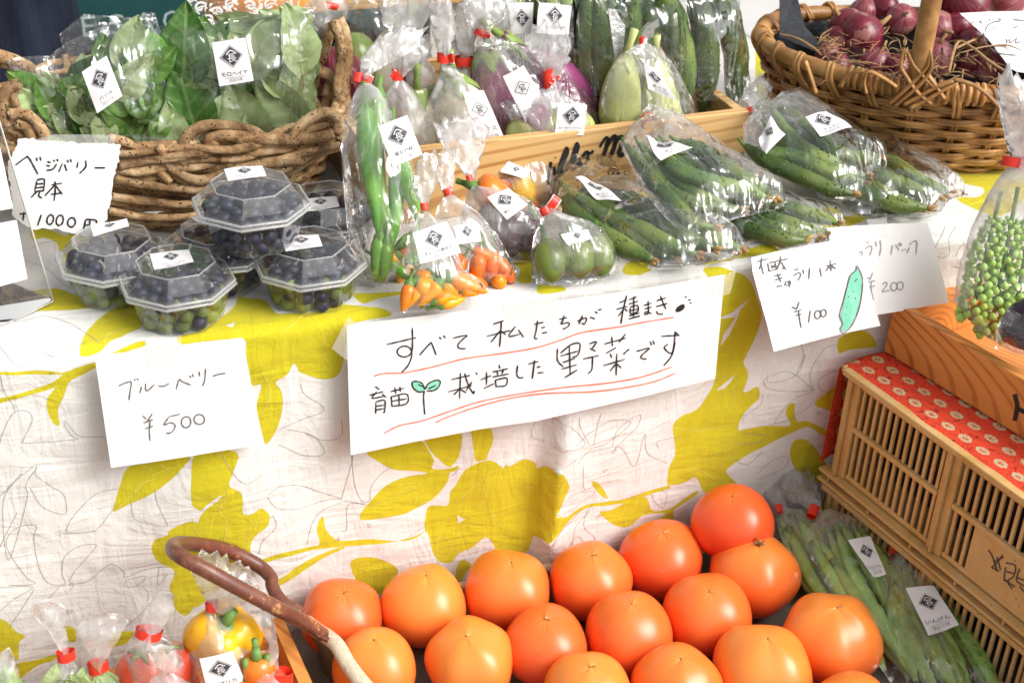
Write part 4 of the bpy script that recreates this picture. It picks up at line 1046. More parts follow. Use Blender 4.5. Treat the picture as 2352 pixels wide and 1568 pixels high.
B = bag('herb bag with a slanted white label in the left of the vine basket', "108,132 150,100 200,75 255,52 300,42 345,29 357,30 372,80 390,148 372,150 380,190 400,255 414,315 405,330 330,332 200,326 150,260 120,190", upright(.245, 14), .030, seed=33, crumple=.0035)
bunch('basil_bunch', 'green basil leaves in the bag with the slanted label', "180,160 260,120 350,85 370,140 375,200 405,320 190,325 150,250", upright(.25, 14), ['mid', 'dark', 'mid', 'pale'], 44, .92, (-.006, .018), 42, ang=(30, 160), extra=(('pale', 300, 100, .02, 70, 1.15, .3), ('pale', 305, 175, .022, 40, 1.2, -.3), ('mid', 277, 155, .02, 80, .8, .9)))
sticker(B, [(188, 166), (245, 128), (281, 220), (223, 261)], upright(.245, 14), 'バジル', .034)
B = bag('herb bag with an upright white label filling the middle of the vine basket', "372,150 366,62 400,45 432,36 500,48 600,30 700,18 728,16 724,50 712,80 714,160 700,250 672,325 440,330 415,300 398,220", upright(.255, 12, yaw=-3), .034, seed=34, crumple=.004)
bunch('moroheiya_bunch', 'large pale and dark mulukhiyah leaves in the bag with the upright label', "385,120 430,60 600,50 705,40 705,150 690,240 665,320 420,320 395,230", upright(.26, 12, yaw=-3), ['pale', 'pale', 'pale', 'mid'], 75, .95, (-.010, .020), 43, ang=(-30, 210),
      extra=(('dark', 424, 105, .024, 82, 1.75, .1), ('dark', 430, 232, .024, 100, 1.7, -.1), ('pale', 600, 110, .022, 50, 1.5, .5), ('pale', 640, 230, .024, 130, 1.5, .3), ('pale', 560, 270, .022, 110, 1.7, .2), ('pale', 680, 90, .022, 100, 1.5, -.4)))
sticker(B, [(486, 98), (563, 87), (583, 186), (504, 199)], upright(.255, 12, yaw=-3), 'モロヘイヤ', .038)

# ------------------------------------------------------------------ rattan basket of red onions
def cane_mat():
    g = NT('rattan_cane'); n1 = g.noise(30, 4, .6); n2 = g.noise(1, 4, .6, g.mapping((160, 160, 500)))
    col = g.ramp(n1.outputs[0], [(.28, (.16, .062, .014)), (.5, (.38, .18, .05)), (.72, (.60, .34, .12))]).outputs[0]
    oi = g.n('ObjectInfo'); hsv = g.n('HueSaturation'); g.l(g.math('ADD', g.math('MULTIPLY', oi.outputs['Random'], .45), .78), hsv.inputs['Value']); g.l(col, hsv.inputs['Color'])
    g.principled(hsv.outputs[0], .40, g.bump(n2.outputs[0], .35, .0006), .45); return g.m
CANE = cane_mat()
RC_ = np.array([.56, .245, 0.]); RU = np.array([.81, -.58, 0.]); RU /= np.linalg.norm(RU); RV = np.array([-RU[1], RU[0], 0.])
rb = thing('rattan_basket', 'honey-coloured rattan basket with an arched handle full of red onions', 'basket', (RC_[0], RC_[1], .001))
ZR = .118
def prof(z):      # half axes at height z
    k = min(1, max(0, z / ZR)); return .140 + .050 * k ** .55, .070 + .066 * k ** .55
def rp(t, z, w=0.0):
    a, b = prof(z); return RC_ + RU * (a + w) * math.cos(t) + RV * (b + w) * math.sin(t) + np.array([0, 0, z])
NST = 22
for i in range(13):
    z = .004 + i * .0082
    for q in range(2):
        P = [rp(2 * math.pi * k / 132, z + q * .0038 + .0012 * nz(math.cos(k / 132 * 6.283) * 4, math.sin(k / 132 * 6.283) * 4, i * 2 + q), .0052 * math.sin(NST / 2 * 2 * math.pi * k / 132 + i * math.pi)) for k in range(132)]
        mb = MB(); mb.tube(P, .0026, 7, closed=True); link('cane', mb, CANE, rb)
for k in range(NST):
    t = 2 * math.pi * (k + .5) / NST; mb = MB()
    for s_ in (-.012, .012): mb.tube([rp(t + s_, ZR * j / 6) for j in range(7)], .0026, 6)
    link('stake', mb, CANE, rb)
P = [rp(2 * math.pi * k / 90, ZR, .001) + np.array([0, 0, .0015 * math.sin(k * .35)]) for k in range(90)]
mb = MB(); mb.tube(P, .0092, 12, closed=True, rfun=lambda t, a: 1 + .04 * math.sin(t * 300)); link('rim', mb, CANE, rb)
# bands laced over the rim
for k in range(26):
    t = 2 * math.pi * k / 26 + .07; mb = MB()
    for q in (0, .028):
        c = [rp(t + q + .06, ZR - .030, .004), rp(t + q + .03, ZR - .006, .0125), rp(t + q, ZR + .0105, .002), rp(t + q - .03, ZR - .004, -.012)]
        mb.tube(catmull(c, 5), .0026, 6)
    link('lacing', mb, CANE, rb)
TH = -math.pi / 2            # handle at the front end of the short axis
for s_ in (-1, 1):
    for k in range(9):
        tt = TH + s_ * (.055 + k * .042); c = rp(tt, ZR); rad = RU * math.cos(tt) * .3 + RV * math.sin(tt); rad /= np.linalg.norm(rad)
        mb = MB(); mb.tube([c + rad * math.cos(a) * .0112 + np.array([0, 0, math.sin(a) * .0112]) for a in [2 * math.pi * j / 12 for j in range(12)]], .0028, 6, closed=True); link('wrap', mb, CANE, rb)
hp = []
for k in range(25):
    a = math.pi * k / 24; hp.append(RC_ - RV * (.138 * math.cos(a)) + np.array([0, 0, ZR - .02 + .27 * math.sin(a) ** .8]))
mb = MB(); mb.tube(hp, .0112, 12, rfun=lambda t, a: 1 + .03 * math.sin(a * 3 + t * 5)); link('handle', mb, CANE, rb)
FB = rp(TH, ZR)
for txt, r in (("2040,240 2070,215 2105,180 2130,150 2132,110", .0040), ("2052,245 2085,218 2118,188 2138,155 2134,110", .0040), ("2140,240 2110,215 2085,180 2070,150 2078,110", .0038), ("2150,205 2125,180 2100,150 2085,120", .0036), ("2075,240 2110,222 2150,200 2190,185", .0040), ("2090,248 2130,228 2165,208 2200,190", .0038), ("2060,200 2030,180 1995,165 1985,190 1990,215", .0034), ("1850,140 1862,175 1875,215", .0032), ("1930,200 1945,175 1985,160", .0034), ("2190,182 2240,198 2280,230 2310,270 2322,300", .0038), ("2130,170 2155,205 2170,228", .0036)):
    FP = Plane(FB - RV * .014, -RV + np.array([0, 0, .25])); mb = MB(); mb.tube(catmull(pathpx(txt, FP, .002), 6), r, 7, flat=.6); link('lacing', mb, CANE, rb)
# dark liner
mb = MB(); vs = []
for j in range(7):
    for k in range(48):
        t = 2 * math.pi * k / 48; vs.append(rp(t, .01 + .017 * j, -.010 - .004 * abs(math.sin(k * 1.7))))
mb.add(vs, [(j * 48 + k, j * 48 + (k + 1) % 48, (j + 1) * 48 + (k + 1) % 48, (j + 1) * 48 + k) for j in range(6) for k in range(48)])
LINER = skin('black_liner', (.02, .021, .024), (.012, .012, .014), rough=.35, bump=.4, bdist=.003)
tag(link('liner', mb, LINER), 'black plastic liner sheet inside the rattan basket', 'liner')
RP = Plane(rp(math.pi, ZR), (-.35, -.85, .3))
pillow_o = None
mb = MB(); q = [RP.hit(x, y, o) for x, y, o in ((1790, -20, .0), (1828, -20, .0), (1848, 60, .004), (1870, 85, .01), (1885, 100, .012), (1872, 118, .01), (1820, 100, 0), (1790, 85, 0))]
mb.prism(q, RP.n * .0012); tag(link('plastic_flap', mb, skin('grey_flap', (.09, .10, .115), (.05, .055, .065), rough=.3, bump=.3, bdist=.004), smooth=False), 'dark grey plastic flap standing up at the left end of the onion basket', 'flap')
# onions
def onion_mat(name, c, c2, c3):
    g = NT(name); sp = g.n('SeparateXYZ'); g.l(g.tc.outputs['Object'], sp.inputs[0])
    at = g.n('Math'); at.operation = 'ARCTAN2'; g.l(sp.outputs[1], at.inputs[0]); g.l(sp.outputs[0], at.inputs[1])
    cmb = g.n('CombineXYZ'); g.l(g.math('MULTIPLY', at.outputs[0], 2.5), cmb.inputs[0]); g.l(g.math('MULTIPLY', sp.outputs[2], 8), cmb.inputs[1])
    n1 = g.noise(3.2, 5, .6, cmb.outputs[0]); n2 = g.noise(30, 4, .6)
    col = g.ramp(n1.outputs[0], [(.3, c2), (.55, c), (.72, c3)]).outputs[0]
    col = g.mix(g.math('MULTIPLY', g.math('GREATER_THAN', n2.outputs[0], .58), .55), col, (.42, .20, .16))
    g.principled(col, .3, g.bump(n1.outputs[0], .3, .001), .5); return g.m
ONM = [onion_mat('red_onion_skin', (.17, .012, .030), (.075, .007, .016), (.38, .10, .12)), onion_mat('dusty_onion_skin', (.28, .06, .075), (.14, .02, .03), (.50, .30, .30))]
DRY = skin('dry_straw', (.42, .26, .12), (.28, .15, .06), scale=80, rough=.8, bump=.4)
OP = lying(.108, 0, 0)
on = [(1977, 82, 58, .112, 'large glossy red onion in front at the left of the basket'), (1945, 60, 45, .118, 'red onion tucked behind the large glossy onion'), (1925, 92, 36, .105, 'small bright red onion beside the grey flap'), (1900, 125, 30, .098, 'little flattened red onion against the left rim'),
      (1922, 152, 34, .098, 'orange-patched onion by the front rim'), (2010, 145, 40, .095, 'dusty onion in the shade below the glossy one'), (2062, 158, 36, .095, 'bright red onion beside the foot of the handle'), (2070, 45, 38, .122, 'red onion high at the back left of the handle'), (2030, 20, 40, .125, 'crimson onion at the back rim'),
      (2150, 70, 48, .112, 'pale peeling onion right of the handle'), (2200, 62, 36, .118, 'dusty pink onion behind the roots'), (2148, 132, 48, .100, 'round purple onion with shaggy roots right of the handle'), (2235, 92, 34, .112, 'red onion beside the white card'), (2278, 150, 42, .098, 'red onion at the right under the card'),
      (2215, 12, 60, .135, 'big pink bagged onion at the back right'), (2310, 0, 50, .135, 'bagged onion at the top right corner'), (2230, 150, 30, .095, 'small onion behind the dry straw'), (1985, 25, 34, .122, 'onion behind the left back rim')]
for i, (x, y, r, z, lb) in enumerate(on):
    c = onz(x, y, z); R_ = r * .91 * np.linalg.norm(c - CP) / FL
    rnd = random.Random(i); ax = Vector((rnd.uniform(-1, 1), rnd.uniform(-1, .2), rnd.uniform(.0, 1))).normalized()
    rot = ax.to_track_quat('Z', 'Y').to_matrix()
    mb = MB(); mb.sphere((0, 0, 0), R_, 24, 16, fn=lambda th, ph: 1 + .22 * max(0, math.cos(th) - .75) * 3 * .6 + .01 * math.sin(ph * 9), sc=(1, 1, .86))
    o = link('red_onion', mb, ONM[i % 2 if i > 2 else 0], local=True); o.location = tuple(c); o.rotation_euler = rot.to_euler(); tag(o, lb, 'onion', 'red onions in the rattan basket'); ORIGIN[o.name] = np.zeros(3)
    mb = MB(); mb.tube([(0, 0, R_ * .8), (0, 0, R_ * 1.1), (R_ * .15, .0, R_ * 1.45)], [R_ * .22, R_ * .10, R_ * .07], 7); ORIGIN[o.name] = np.zeros(3); link('dry_neck', mb, DRY, o)
    if i in (0, 2, 5, 11, 13, 16, 8, 9):
        mb = MB()
        for k in range(26):
            a = rnd.uniform(0, 6.3); s_ = rnd.uniform(.15, .7); e = np.array([math.cos(a) * R_ * s_ * .6, math.sin(a) * R_ * s_ * .6, -R_ * (1.1 + rnd.random() * .4)])
            mb.tube(catmull([np.array([math.cos(a) * R_ * .1, math.sin(a) * R_ * .1, -R_ * .80]), e * .75 + np.array([rnd.uniform(-1, 1), rnd.uniform(-1, 1), 0]) * R_ * .12, e + np.array([rnd.uniform(-1, 1), rnd.uniform(-1, 1), 0]) * R_ * .3], 3), .0005, 3)
        r_ = link('roots', mb, DRY, o); r_['kind'] = 'stuff'
mb = MB(); rnd = random.Random(5)
for k in range(190):
    x, y = rnd.uniform(1880, 2300), rnd.uniform(60, 190)
    if x < 2000 and y < 80: continue
    if x > 2150: y = max(y, 100)
    c = onz(x, y, .122 - y * .00006); a = rnd.uniform(0, 6.3); L = rnd.uniform(.008, .022)
    d = np.array([math.cos(a), math.sin(a), rnd.uniform(-.3, .3)]) * L
    mb.tube(catmull([c - d, c + np.array([rnd.uniform(-1, 1), rnd.uniform(-1, 1), rnd.uniform(0, 1)]) * .004, c + d], 3), [.0006, rnd.uniform(.0007, .0016), .0004], 4, flat=.5)
tag(link('dry_straw', mb, DRY), 'tangle of dry onion roots and straw between the onions', 'straw', kind='stuff')
for q, (txt, r) in enumerate((("2195,112 2230,95 2270,80 2310,72 2380,70", .0022), ("2180,165 2190,120 2205,95 2240,115 2270,140 2310,165 2325,172", .0022), ("1790,78 1830,88 1870,112 1885,125", .0018), ("2205,122 2260,108 2310,104 2345,115", .0012))):
    mb = MB(); mb.tube(catmull([onz(x, y, .132) for x, y in px(txt)], 6), [r * .7, r, r * 1.3, r * .6], 6, flat=.6)
    tag(link('onion_stalk', mb, DRY), ('long dry stalk lying across the top of the white card', 'curled dry stalk ending at the tall bag', 'dry stalk crossing the left rim of the basket', 'thin dry stalk lying on the lower half of the card')[q], 'stalk')
o, f3 = paper_sign('paper_sign', 'white card with rounded corners lying on the onions at the right edge', [(2205, 30), (2270, 27), (2400, 27), (2400, 175), (2335, 165), (2322, 158), (2300, 130), (2270, 90), (2240, 62)], Plane(onz(2290, 90, .136), (-.1, -.55, .83)), curl=.001)
T = """1990,160 2010,150;2040,155 2060,145;2045,150 2065,165;2120,130 2110,145;2085,220 2100,180 2140,155 2190,148;2075,225 2085,290 2140,350 2200,375 2300,385;2275,140 2300,142 2351,150
2225,270 2235,290 2225,305;2250,270 2255,300 2290,275;2300,262 2295,300 2330,290;2275,195 2310,188;2170,130 2195,140;2140,205 2150,200"""
write(o, f3, strokes(T, 1568, 0, 3), 1.3, GINK)
# ------------------------------------------------------------------ pine display box with brush lettering
def wood_mat(name, c, c2, dark, axis_rot=(0, 0, 0), sc=1.0):
    g = NT(name)
    def rotmap(s):
        m0 = g.mapping((1, 1, 1), axis_rot); m1 = g.n('Mapping'); m1.inputs['Scale'].default_value = s; g.l(m0, m1.inputs[0]); return m1.outputs[0]
    m = rotmap((1.2 * sc, 14 * sc, 14 * sc)); n1 = g.noise(3, 3, .5, m, .6)
    w = g.n('TexWave'); w.wave_type = 'RINGS'; w.rings_direction = 'X'; w.inputs['Scale'].default_value = 7.5; w.inputs['Distortion'].default_value = 1.6; w.inputs['Detail'].default_value = 2; w.inputs['Detail Scale'].default_value = .6
    m2 = rotmap((.12 * sc, 6 * sc, 6 * sc)); g.l(m2, w.inputs['Vector'])
    col = g.ramp(w.outputs['Fac'], [(.0, c), (.72, c), (.93, dark)]).outputs[0]
    col = g.mix(g.ramp(n1.outputs[0], [(.35, (0, 0, 0)), (.7, (.6, .6, .6))]).outputs[0], col, c2)
    n2 = g.noise(1, 5, .6, rotmap((20, 320, 320)))
    g.principled(col, .5, g.bump(n2.outputs[0], .25, .0006), .35); return g.m
PINE = wood_mat('pine_board', (.66, .40, .155), (.74, .50, .24), (.44, .20, .055))
FOOT = onz(971, 343, .085), onz(1722, 255, .085)
b0, b1 = FOOT; bd = b1 - b0; bd[2] = 0; bd /= np.linalg.norm(bd); bn = np.array([bd[1], -bd[0], 0.])      # bn points to the viewer
BYAW = math.degrees(math.atan2(bd[1], bd[0]))
bx0 = b0 - bd * .055; bx1 = b1.copy(); bx0[2] = bx1[2] = 0
BL = np.linalg.norm(bx1 - bx0); mid = (bx0 + bx1) / 2
box = thing('display_box', 'pale pine display box with black brush lettering holding the upright vegetable bags', 'wooden box', (mid[0], mid[1] + .12, .001))
up = np.array([0, 0, 1.]); BD = .26
def board(c, ax, ay, az, mat=PINE, parent=box, name='board'):
    mb = MB(); mb.box(c, ax, ay, az); o = link(name, mb, mat, parent, smooth=False)
    bv = o.modifiers.new('edge', 'BEVEL'); bv.width = .0012; bv.segments = 2; return o
board(mid - bn * .006 + up * .0435, bd * BL / 2, bn * .006, up * .0415)
board(mid - bn * (BD - .006) + up * .0435, bd * BL / 2, bn * .006, up * .0415)
for e in (bx0 + bd * .006, bx1 - bd * .006): board(e - bn * BD / 2 + up * .0425, bd * .006, bn * (BD / 2 - .0125), up * .0405)
board(mid - bn * BD / 2 + up * .004, bd * (BL / 2 - .013), bn * (BD / 2 - .013), up * .003, name='bottom_board')
BF = Plane(mid, bn)
mb = MB()
def bpt(x, y, o): return BF.hit(x, y, o)
for st, w in (("1260,425 1259,408 1262,392 1266,372", 3.6), ("1273,383 1274,395 1272,404", 3.6), ("1275,362 1277,363", 2.8), ("1280,400 1286,380 1296,352 1302,340 1304,350 1296,370 1290,385 1290,396 1298,394", 3.6), ("1300,394 1312,370 1322,338 1326,330 1328,340 1320,362 1314,378 1314,390 1322,386", 3.8), ("1322,386 1334,366 1344,352 1350,350 1352,362 1346,374 1336,378 1332,372", 4.0), ("1345,350 1358,352 1362,345", 3.0),
    ("1362,372 1364,350 1368,345", .1), ("1378,338 1390,318 1398,316", 3.0), ("1398,316 1392,342 1386,358", 4.6), ("1394,336 1406,318 1414,314 1412,334 1404,356", 4.8), ("1410,336 1420,318 1430,316 1428,334 1422,350 1426,358 1434,352", 4.8), ("1446,352 1458,338 1464,340 1462,352", 4)):
    ribbon(mb, px(st), w, bpt, .0007, 0, 6, False)
link('brush_lettering', mb, INK, box, smooth=False)

# ------------------------------------------------------------------ bags standing in and behind the box
def BP(back, lean=6, z=0): 
    o = mid - bn * back; a = math.radians(lean); n = bn * math.cos(a) + up * math.sin(a); p = Plane(o, n); p.box = True; return p
G = 'clear vegetable bags tied with red tape'
def tall(label, *a, **k):
    k.setdefault('mat', film_mat('hazy_clear_film', .11, 1.0, .03, .07) if getattr(a[1], 'box', False) else FILM); return bag(label, *a, group=G, **k)
BACKP = BP(.215, 5)
B = tall('bag of green and purple eggplants behind the handle of the vine basket', "788,240 780,120 790,30 820,-12 905,-12 935,30 955,90 972,150 965,215 930,240 850,250", BACKP, .04, seed=51)
eggplant("925,60 900,100 880,170 870,230", BACKP, -.005, [.010, .015, .019, .021, .015], EGGW, 'pale eggplant in the hazy bag behind the vine basket handle', 'eggplants in the box', clr=CALYX)
eggplant("915,85 935,140 945,200", BACKP, .005, [.008, .014, .017, .016, .009], EGGP, 'small purple eggplant behind the pale tied bags', 'eggplants in the box')
mb = MB(); mb.sphere(BACKP.hit(815, 150, -.01), .03, 14, 10, sc=(1, 1, 1.3)); tag(link('green_melon', mb, GREENP), 'green gourd showing through the hazy bag beside the vine handle', 'gourd')
B = tall('knotted bag with red tape at the top end of the vine basket handle', "690,40 700,10 735,-12 790,-12 800,20 790,50 760,60 740,95 715,80", upright(.33, 5), .02, [(762, 20)], seed=52, crumple=.004)
tie(B, 763, 15, 16, 26, 80, upright(.33, 5), off=.012)
mb = MB(); mb.sphere(upright(.36, 0).hit(765, 190), .04, 16, 12); mb.sphere(upright(.37, 0).hit(740, 230), .036, 16, 12)
tag(link('red_onion_pack', mb, ONM[0]), 'red onions seen through the right end of the vine basket', 'onion', kind='stuff')
# whitish neck bags
P4 = BP(.10, 6)
B = tall('bag of purple eggplant between the two white-eggplant bags', "1040,165 1062,150 1060,135 1042,95 1048,30 1062,-12 1112,-12 1114,40 1092,90 1076,132 1078,150 1112,200 1110,300 1040,320", P4, .03, [(1068, 142)], seed=54, hz_neck=.52)
tie(B, 1066, 142, 44, 20, 4, P4, off=.006)
P3 = BP(.055, 8)
B = tall('bag of white eggplant with a faded label just behind the left of the board', "975,350 962,300 985,230 1012,165 1013,140 1000,95 988,40 985,-12 1032,-12 1046,60 1036,110 1030,140 1060,170 1100,230 1140,300 1162,350", P3, .042, [(1021, 138)], seed=55, hz_neck=.52)
tie(B, 1020, 133, 30, 22, 2, P3, off=.004, tail=(10, 20, 10))
sticker(B, [(1062, 212), (1112, 208), (1158, 318), (1098, 326)], P3, '白ナス', .04, dark=False)
sticker(B, [(1010, 180), (1032, 215), (1024, 228), (992, 227)], P3, '', .04, blank=True)
eggplant("1042,175 1052,225 1062,300 1066,370", P3, -.002, [.010, .021, .028, .031, .030, .020], EGGW, 'fat white eggplant with a yellow-green cap in the middle of the box', 'eggplants in the box')
eggplant("1010,200 1002,260 1000,350", P3, -.03, [.010, .018, .023, .025, .019], EGGW, 'white eggplant behind the fat one', 'eggplants in the box')
P2 = BP(.035, 8)
B = tall('bag of white eggplant at the left end of the board, taped red', "902,345 872,300 880,230 902,190 908,176 886,120 880,88 930,58 962,72 988,95 992,130 935,165 922,182 950,205 975,245 1000,300 1012,350", BP(.07, 8), .036, [(912, 178)], seed=56, hz_neck=.52)
tie(B, 913, 172, 26, 24, 0, BP(.07, 8), off=.005, tail=(-10, 18, -30))
eggplant("960,205 965,260 975,340 975,380", BP(.07, 8), -.002, [.009, .016, .020, .022, .018], EGGW, 'slim white eggplant at the left end of the box', 'eggplants in the box')
# striped purple eggplants
P5 = BP(.075, 9)
B = tall('large bag of two purple and green eggplants with a tilted faded label', "1085,335 1080,230 1088,140 1096,95 1096,78 1070,50 1058,10 1075,-12 1152,-12 1172,30 1134,62 1114,80 1150,86 1230,108 1290,148 1342,200 1382,272 1385,320 1300,335 1160,340", P5, .045, [(1104, 80)], seed=57)
tie(B, 1106, 76, 30, 16, -25, P5, off=.005, tail=(8, 14, 40))
eggplant("1150,82 1195,120 1240,150 1290,200 1340,280 1355,320", P5, -.006, [.008, .010, .018, .026, .029, .027, .019], EGGP, 'purple eggplant with a long green neck leaning right', 'eggplants in the box')
eggplant("1118,110 1122,170 1140,240 1175,330", P5, -.004, [.010, .019, .024, .027, .022], EGGP, 'striped purple and cream eggplant below the tilted label', 'eggplants in the box')
sticker(B, [(1155, 176), (1202, 150), (1262, 250), (1208, 284)], P5, '曽根むらさきナス', .05, dark=False)
P6 = BP(.03, 8)
B = tall('small bag with an olive diamond label and a tall white tuft standing against the board', "1148,238 1178,226 1200,238 1230,208 1254,200 1256,182 1236,142 1198,92 1238,55 1290,58 1312,100 1300,150 1276,186 1275,202 1320,230 1352,262 1368,335 1250,345 1190,335 1178,282", P6, .03, [(1265, 192)], seed=58, hz_neck=.52)
tie(B, 1262, 180, 26, 38, 12, P6, off=.005, tail=(6, 22, -60))
sticker(B, [(1282, 236), (1350, 242), (1338, 310), (1275, 312)], P6, 'カレーなインドナス', .03)
for q, (x, y, m_) in enumerate(((1225, 270, EGGP), (1260, 300, EGGG), (1300, 290, EGGW), (1200, 310, EGGG), (1330, 300, EGGG))):
    c = P6.hit(x, y, -.002); mb = MB(); mb.sphere((0, 0, 0), .019, 18, 12, sc=(1, 1, 1.15)); o = link('small_eggplant', mb, m_, local=True); o.location = tuple(c); ORIGIN[o.name] = np.zeros(3)
    tag(o, ('small round purple eggplant left in the olive-label bag', 'small green eggplant low in the olive-label bag', 'small white eggplant behind the olive-diamond label', 'small green eggplant at the left foot of the olive-label bag', 'small green eggplant at the right foot of the olive-label bag')[q], 'eggplant', 'eggplants in the box')
    mb = MB(); mb.sphere((0, 0, .016), .009, 8, 5, sc=(1.2, 1.2, .5)); mb.tube([(0, 0, .018), (.002, 0, .028)], .003, 6); ORIGIN[o.name] = np.zeros(3); link('calyx', mb, CALYX, o)
for q, (ol, nk, sd) in enumerate((("880,60 872,20 885,-12 1000,-12 985,30 965,80 960,110 1000,160 1010,230 940,230 930,150 948,108 930,85", (954, 100), 67), ("1130,150 1140,110 1150,88 1120,50 1108,10 1118,-12 1185,-12 1190,40 1168,88 1172,110 1180,160", (1160, 92), 68), ("1010,235 1035,190 1048,172 1050,160 1035,120 1042,92 1080,88 1090,120 1072,160 1075,176 1096,230", (1060, 166), 69))):
    B = tall(('pale hazy tuft of a bag above the left white eggplant', 'pale tuft of a bag behind the long-necked purple eggplant', 'hazy bag neck between the two pairs of red tapes')[q], ol, BP(.085 + .02 * q, 6), .022, [nk], seed=sd, hz_neck=.52)
# labelled tall bags at the back
P7 = BP(.16, 4)
for q, (ol, quad, sd) in enumerate((("1160,230 1160,-12 1248,-12 1248,240", [(1168, 8), (1225, 6), (1222, 102), (1178, 100)], 61), ("1236,240 1232,-12 1316,-12 1322,90 1328,250", [(1238, 6), (1313, 14), (1306, 80), (1232, 76)], 62))):
    pp = BP(.125 - .02 * q, 4); B = bag(('tall dark-filled bag with a white label at the back left of the pair', 'tall dark-filled bag with a white label at the back right of the pair')[q], ol, pp, .022, seed=sd)
    sticker(B, quad, pp, 'ふわとろナス', .02)
    for k in range(2):
        x = (1185 + 36 * k) if q == 0 else (1260 + 34 * k)
        eggplant(f"{x},-40 {x+2},60 {x},150 {x+3},230", pp, -.004, [.010, .014, .017, .018, .012], EGGDARK, ('dark slender eggplant in the left labelled tall bag, ', 'dark slender eggplant in the right labelled tall bag, ')[q] + ('left one', 'right one')[k], 'eggplants in the box')
# cucumber bags standing at the back
P8 = BP(.15, 4)
for q, (ol, paths, sd, bk) in enumerate((("1315,300 1320,100 1330,-12 1440,-12 1440,120 1420,300", ("1352,-30 1338,80 1342,180 1340,290", "1412,-40 1400,70 1405,170 1398,290", "1378,-20 1372,90 1378,200 1372,300"), 63, .095),
    ("1425,250 1428,60 1440,-12 1560,-12 1570,100 1560,270", ("1460,-30 1450,60 1456,150 1450,240", "1495,-30 1500,60 1490,150 1500,240", "1540,-30 1532,60 1560,160 1570,262"), 64, .080),
    ("1528,285 1540,120 1525,-12 1690,-12 1703,80 1716,200 1716,262 1640,275", ("1515,-50 1552,60 1572,150 1568,262", "1590,-60 1612,40 1625,150 1612,262", "1640,-60 1672,40 1692,150 1680,255"), 65, .065))):
    pp = BP(bk, 4); B = bag(('tall silvery bag of cucumbers behind the olive-label bag', 'tall bag of cucumbers behind the yellow-green eggplants', 'tall bag of big cucumbers at the right end of the box')[q], ol, pp, .030, seed=sd, crumple=.004)
    for k, p_ in enumerate(paths): cucumber(p_, pp, -.004 + .002 * k, .0135 + .003 * (q == 2), ('cucumber standing in the silvery tall bag', 'cucumber standing behind the yellow-green eggplants', 'big cucumber standing at the right end of the box')[q] + ', ' + ('leftmost', 'middle', 'rightmost')[k], 'cucumbers standing in tall bags', False, seed=q * 5 + k)
mb = MB(); pp = BP(.060, 4); P_ = [pp.hit(x, y, .0) for x, y in ((1395, 20), (1412, 22), (1435, 60), (1428, 130), (1455, 215), (1450, 250), (1395, 240), (1398, 170), (1410, 130), (1402, 70))]
FOIL = skin('silver_foil', (.80, .80, .80), (.60, .62, .62), scale=20, rough=.28, bump=.9, bdist=.006, Metallic=.55)
mb.prism(P_, pp.n * .002); tag(link('foil_strip', mb, FOIL, smooth=False), 'crumpled silvery reflective strip between the tall cucumber bags', 'foil')
# yellow-green eggplants
P9 = BP(.045, 8)
eggplant("1440,128 1432,170 1424,240 1424,310", BP(.038, 8), 0, [.006, .015, .022, .0245, .020], EGGG, 'yellow-green eggplant with a brown-tipped cap left in its bag', 'eggplants in the box', clr=EGGG)
eggplant("1508,140 1512,190 1520,250 1522,300", BP(.038, 8), .0, [.008, .015, .020, .022, .019], EGGG, 'paler green eggplant under the narrow label', 'eggplants in the box', clr=EGGG)
B = tall('bag of two yellow-green eggplants at the right of the board', "1380,305 1382,235 1398,170 1428,125 1462,102 1470,94 1480,60 1512,44 1500,80 1486,98 1522,115 1560,170 1590,230 1608,290 1560,305 1470,312", BP(.034, 8), .036, [(1475, 96)], seed=66)
tie(B, 1476, 93, 14, 14, 10, BP(.034, 8), off=.004)
sticker(B, [(1478, 145), (1510, 160), (1555, 232), (1490, 205)], BP(.034, 8), '青ナス', .036)

# ------------------------------------------------------------------ bags in front of the box
def FP(x, y, lean, yaw=0):            # plane whose foot is on the table at picture pixel x, y
    c = onz(x, y, 0); a, b_ = math.radians(lean), math.radians(yaw)
    return Plane(c, (math.sin(b_) * math.cos(a), -math.cos(b_) * math.cos(a), math.sin(a)))
F1 = FP(880, 655, 30)
for q, (pth, r, lb) in enumerate((("868,225 858,330 868,440 888,540 902,590", .0105, 'long pale green pepper curling at its tip in the tall chili bag'), ("838,240 845,360 862,470 868,540", .0095, 'straight green pepper at the left of the tall chili bag'), ("900,330 925,400 950,460 962,520", .0105, 'bright bumpy green pepper at the right of the tall chili bag'), ("905,300 912,420 905,520 895,580", .0085, 'green pepper in the middle of the tall chili bag'), ("872,548 866,600 862,648", .008, 'short green pepper at the foot of the tall chili bag'), ("888,560 884,610 878,650", .007, 'second short green pepper at the foot of the tall chili bag'), ("885,600 920,620 935,640", .006, 'thin green pepper lying right at the foot of the tall chili bag'))):
    chili(pathpx(pth, F1, .008 + .004 * (q % 3)), r, CHILIG, lb, 'green chilies in the tall bag', seed=q)
B = tall('tall bag of long green chilies with a wide flaring neck', "818,640 802,560 790,450 783,340 793,270 813,215 826,190 829,172 828,135 868,90 920,62 978,66 965,110 905,142 856,168 846,190 880,222 902,270 935,335 952,400 962,500 940,590 900,640 862,660", F1, .040, [(837, 182)], seed=71, hz_neck=.45)
tie(B, 824, 178, 24, 22, -12, F1, off=.006, tail=(22, 18, -12))
sticker(B, [(868, 290), (935, 265), (971, 355), (902, 384)], F1, '魔女の杖', .04)
F2 = FP(930, 640, 25)
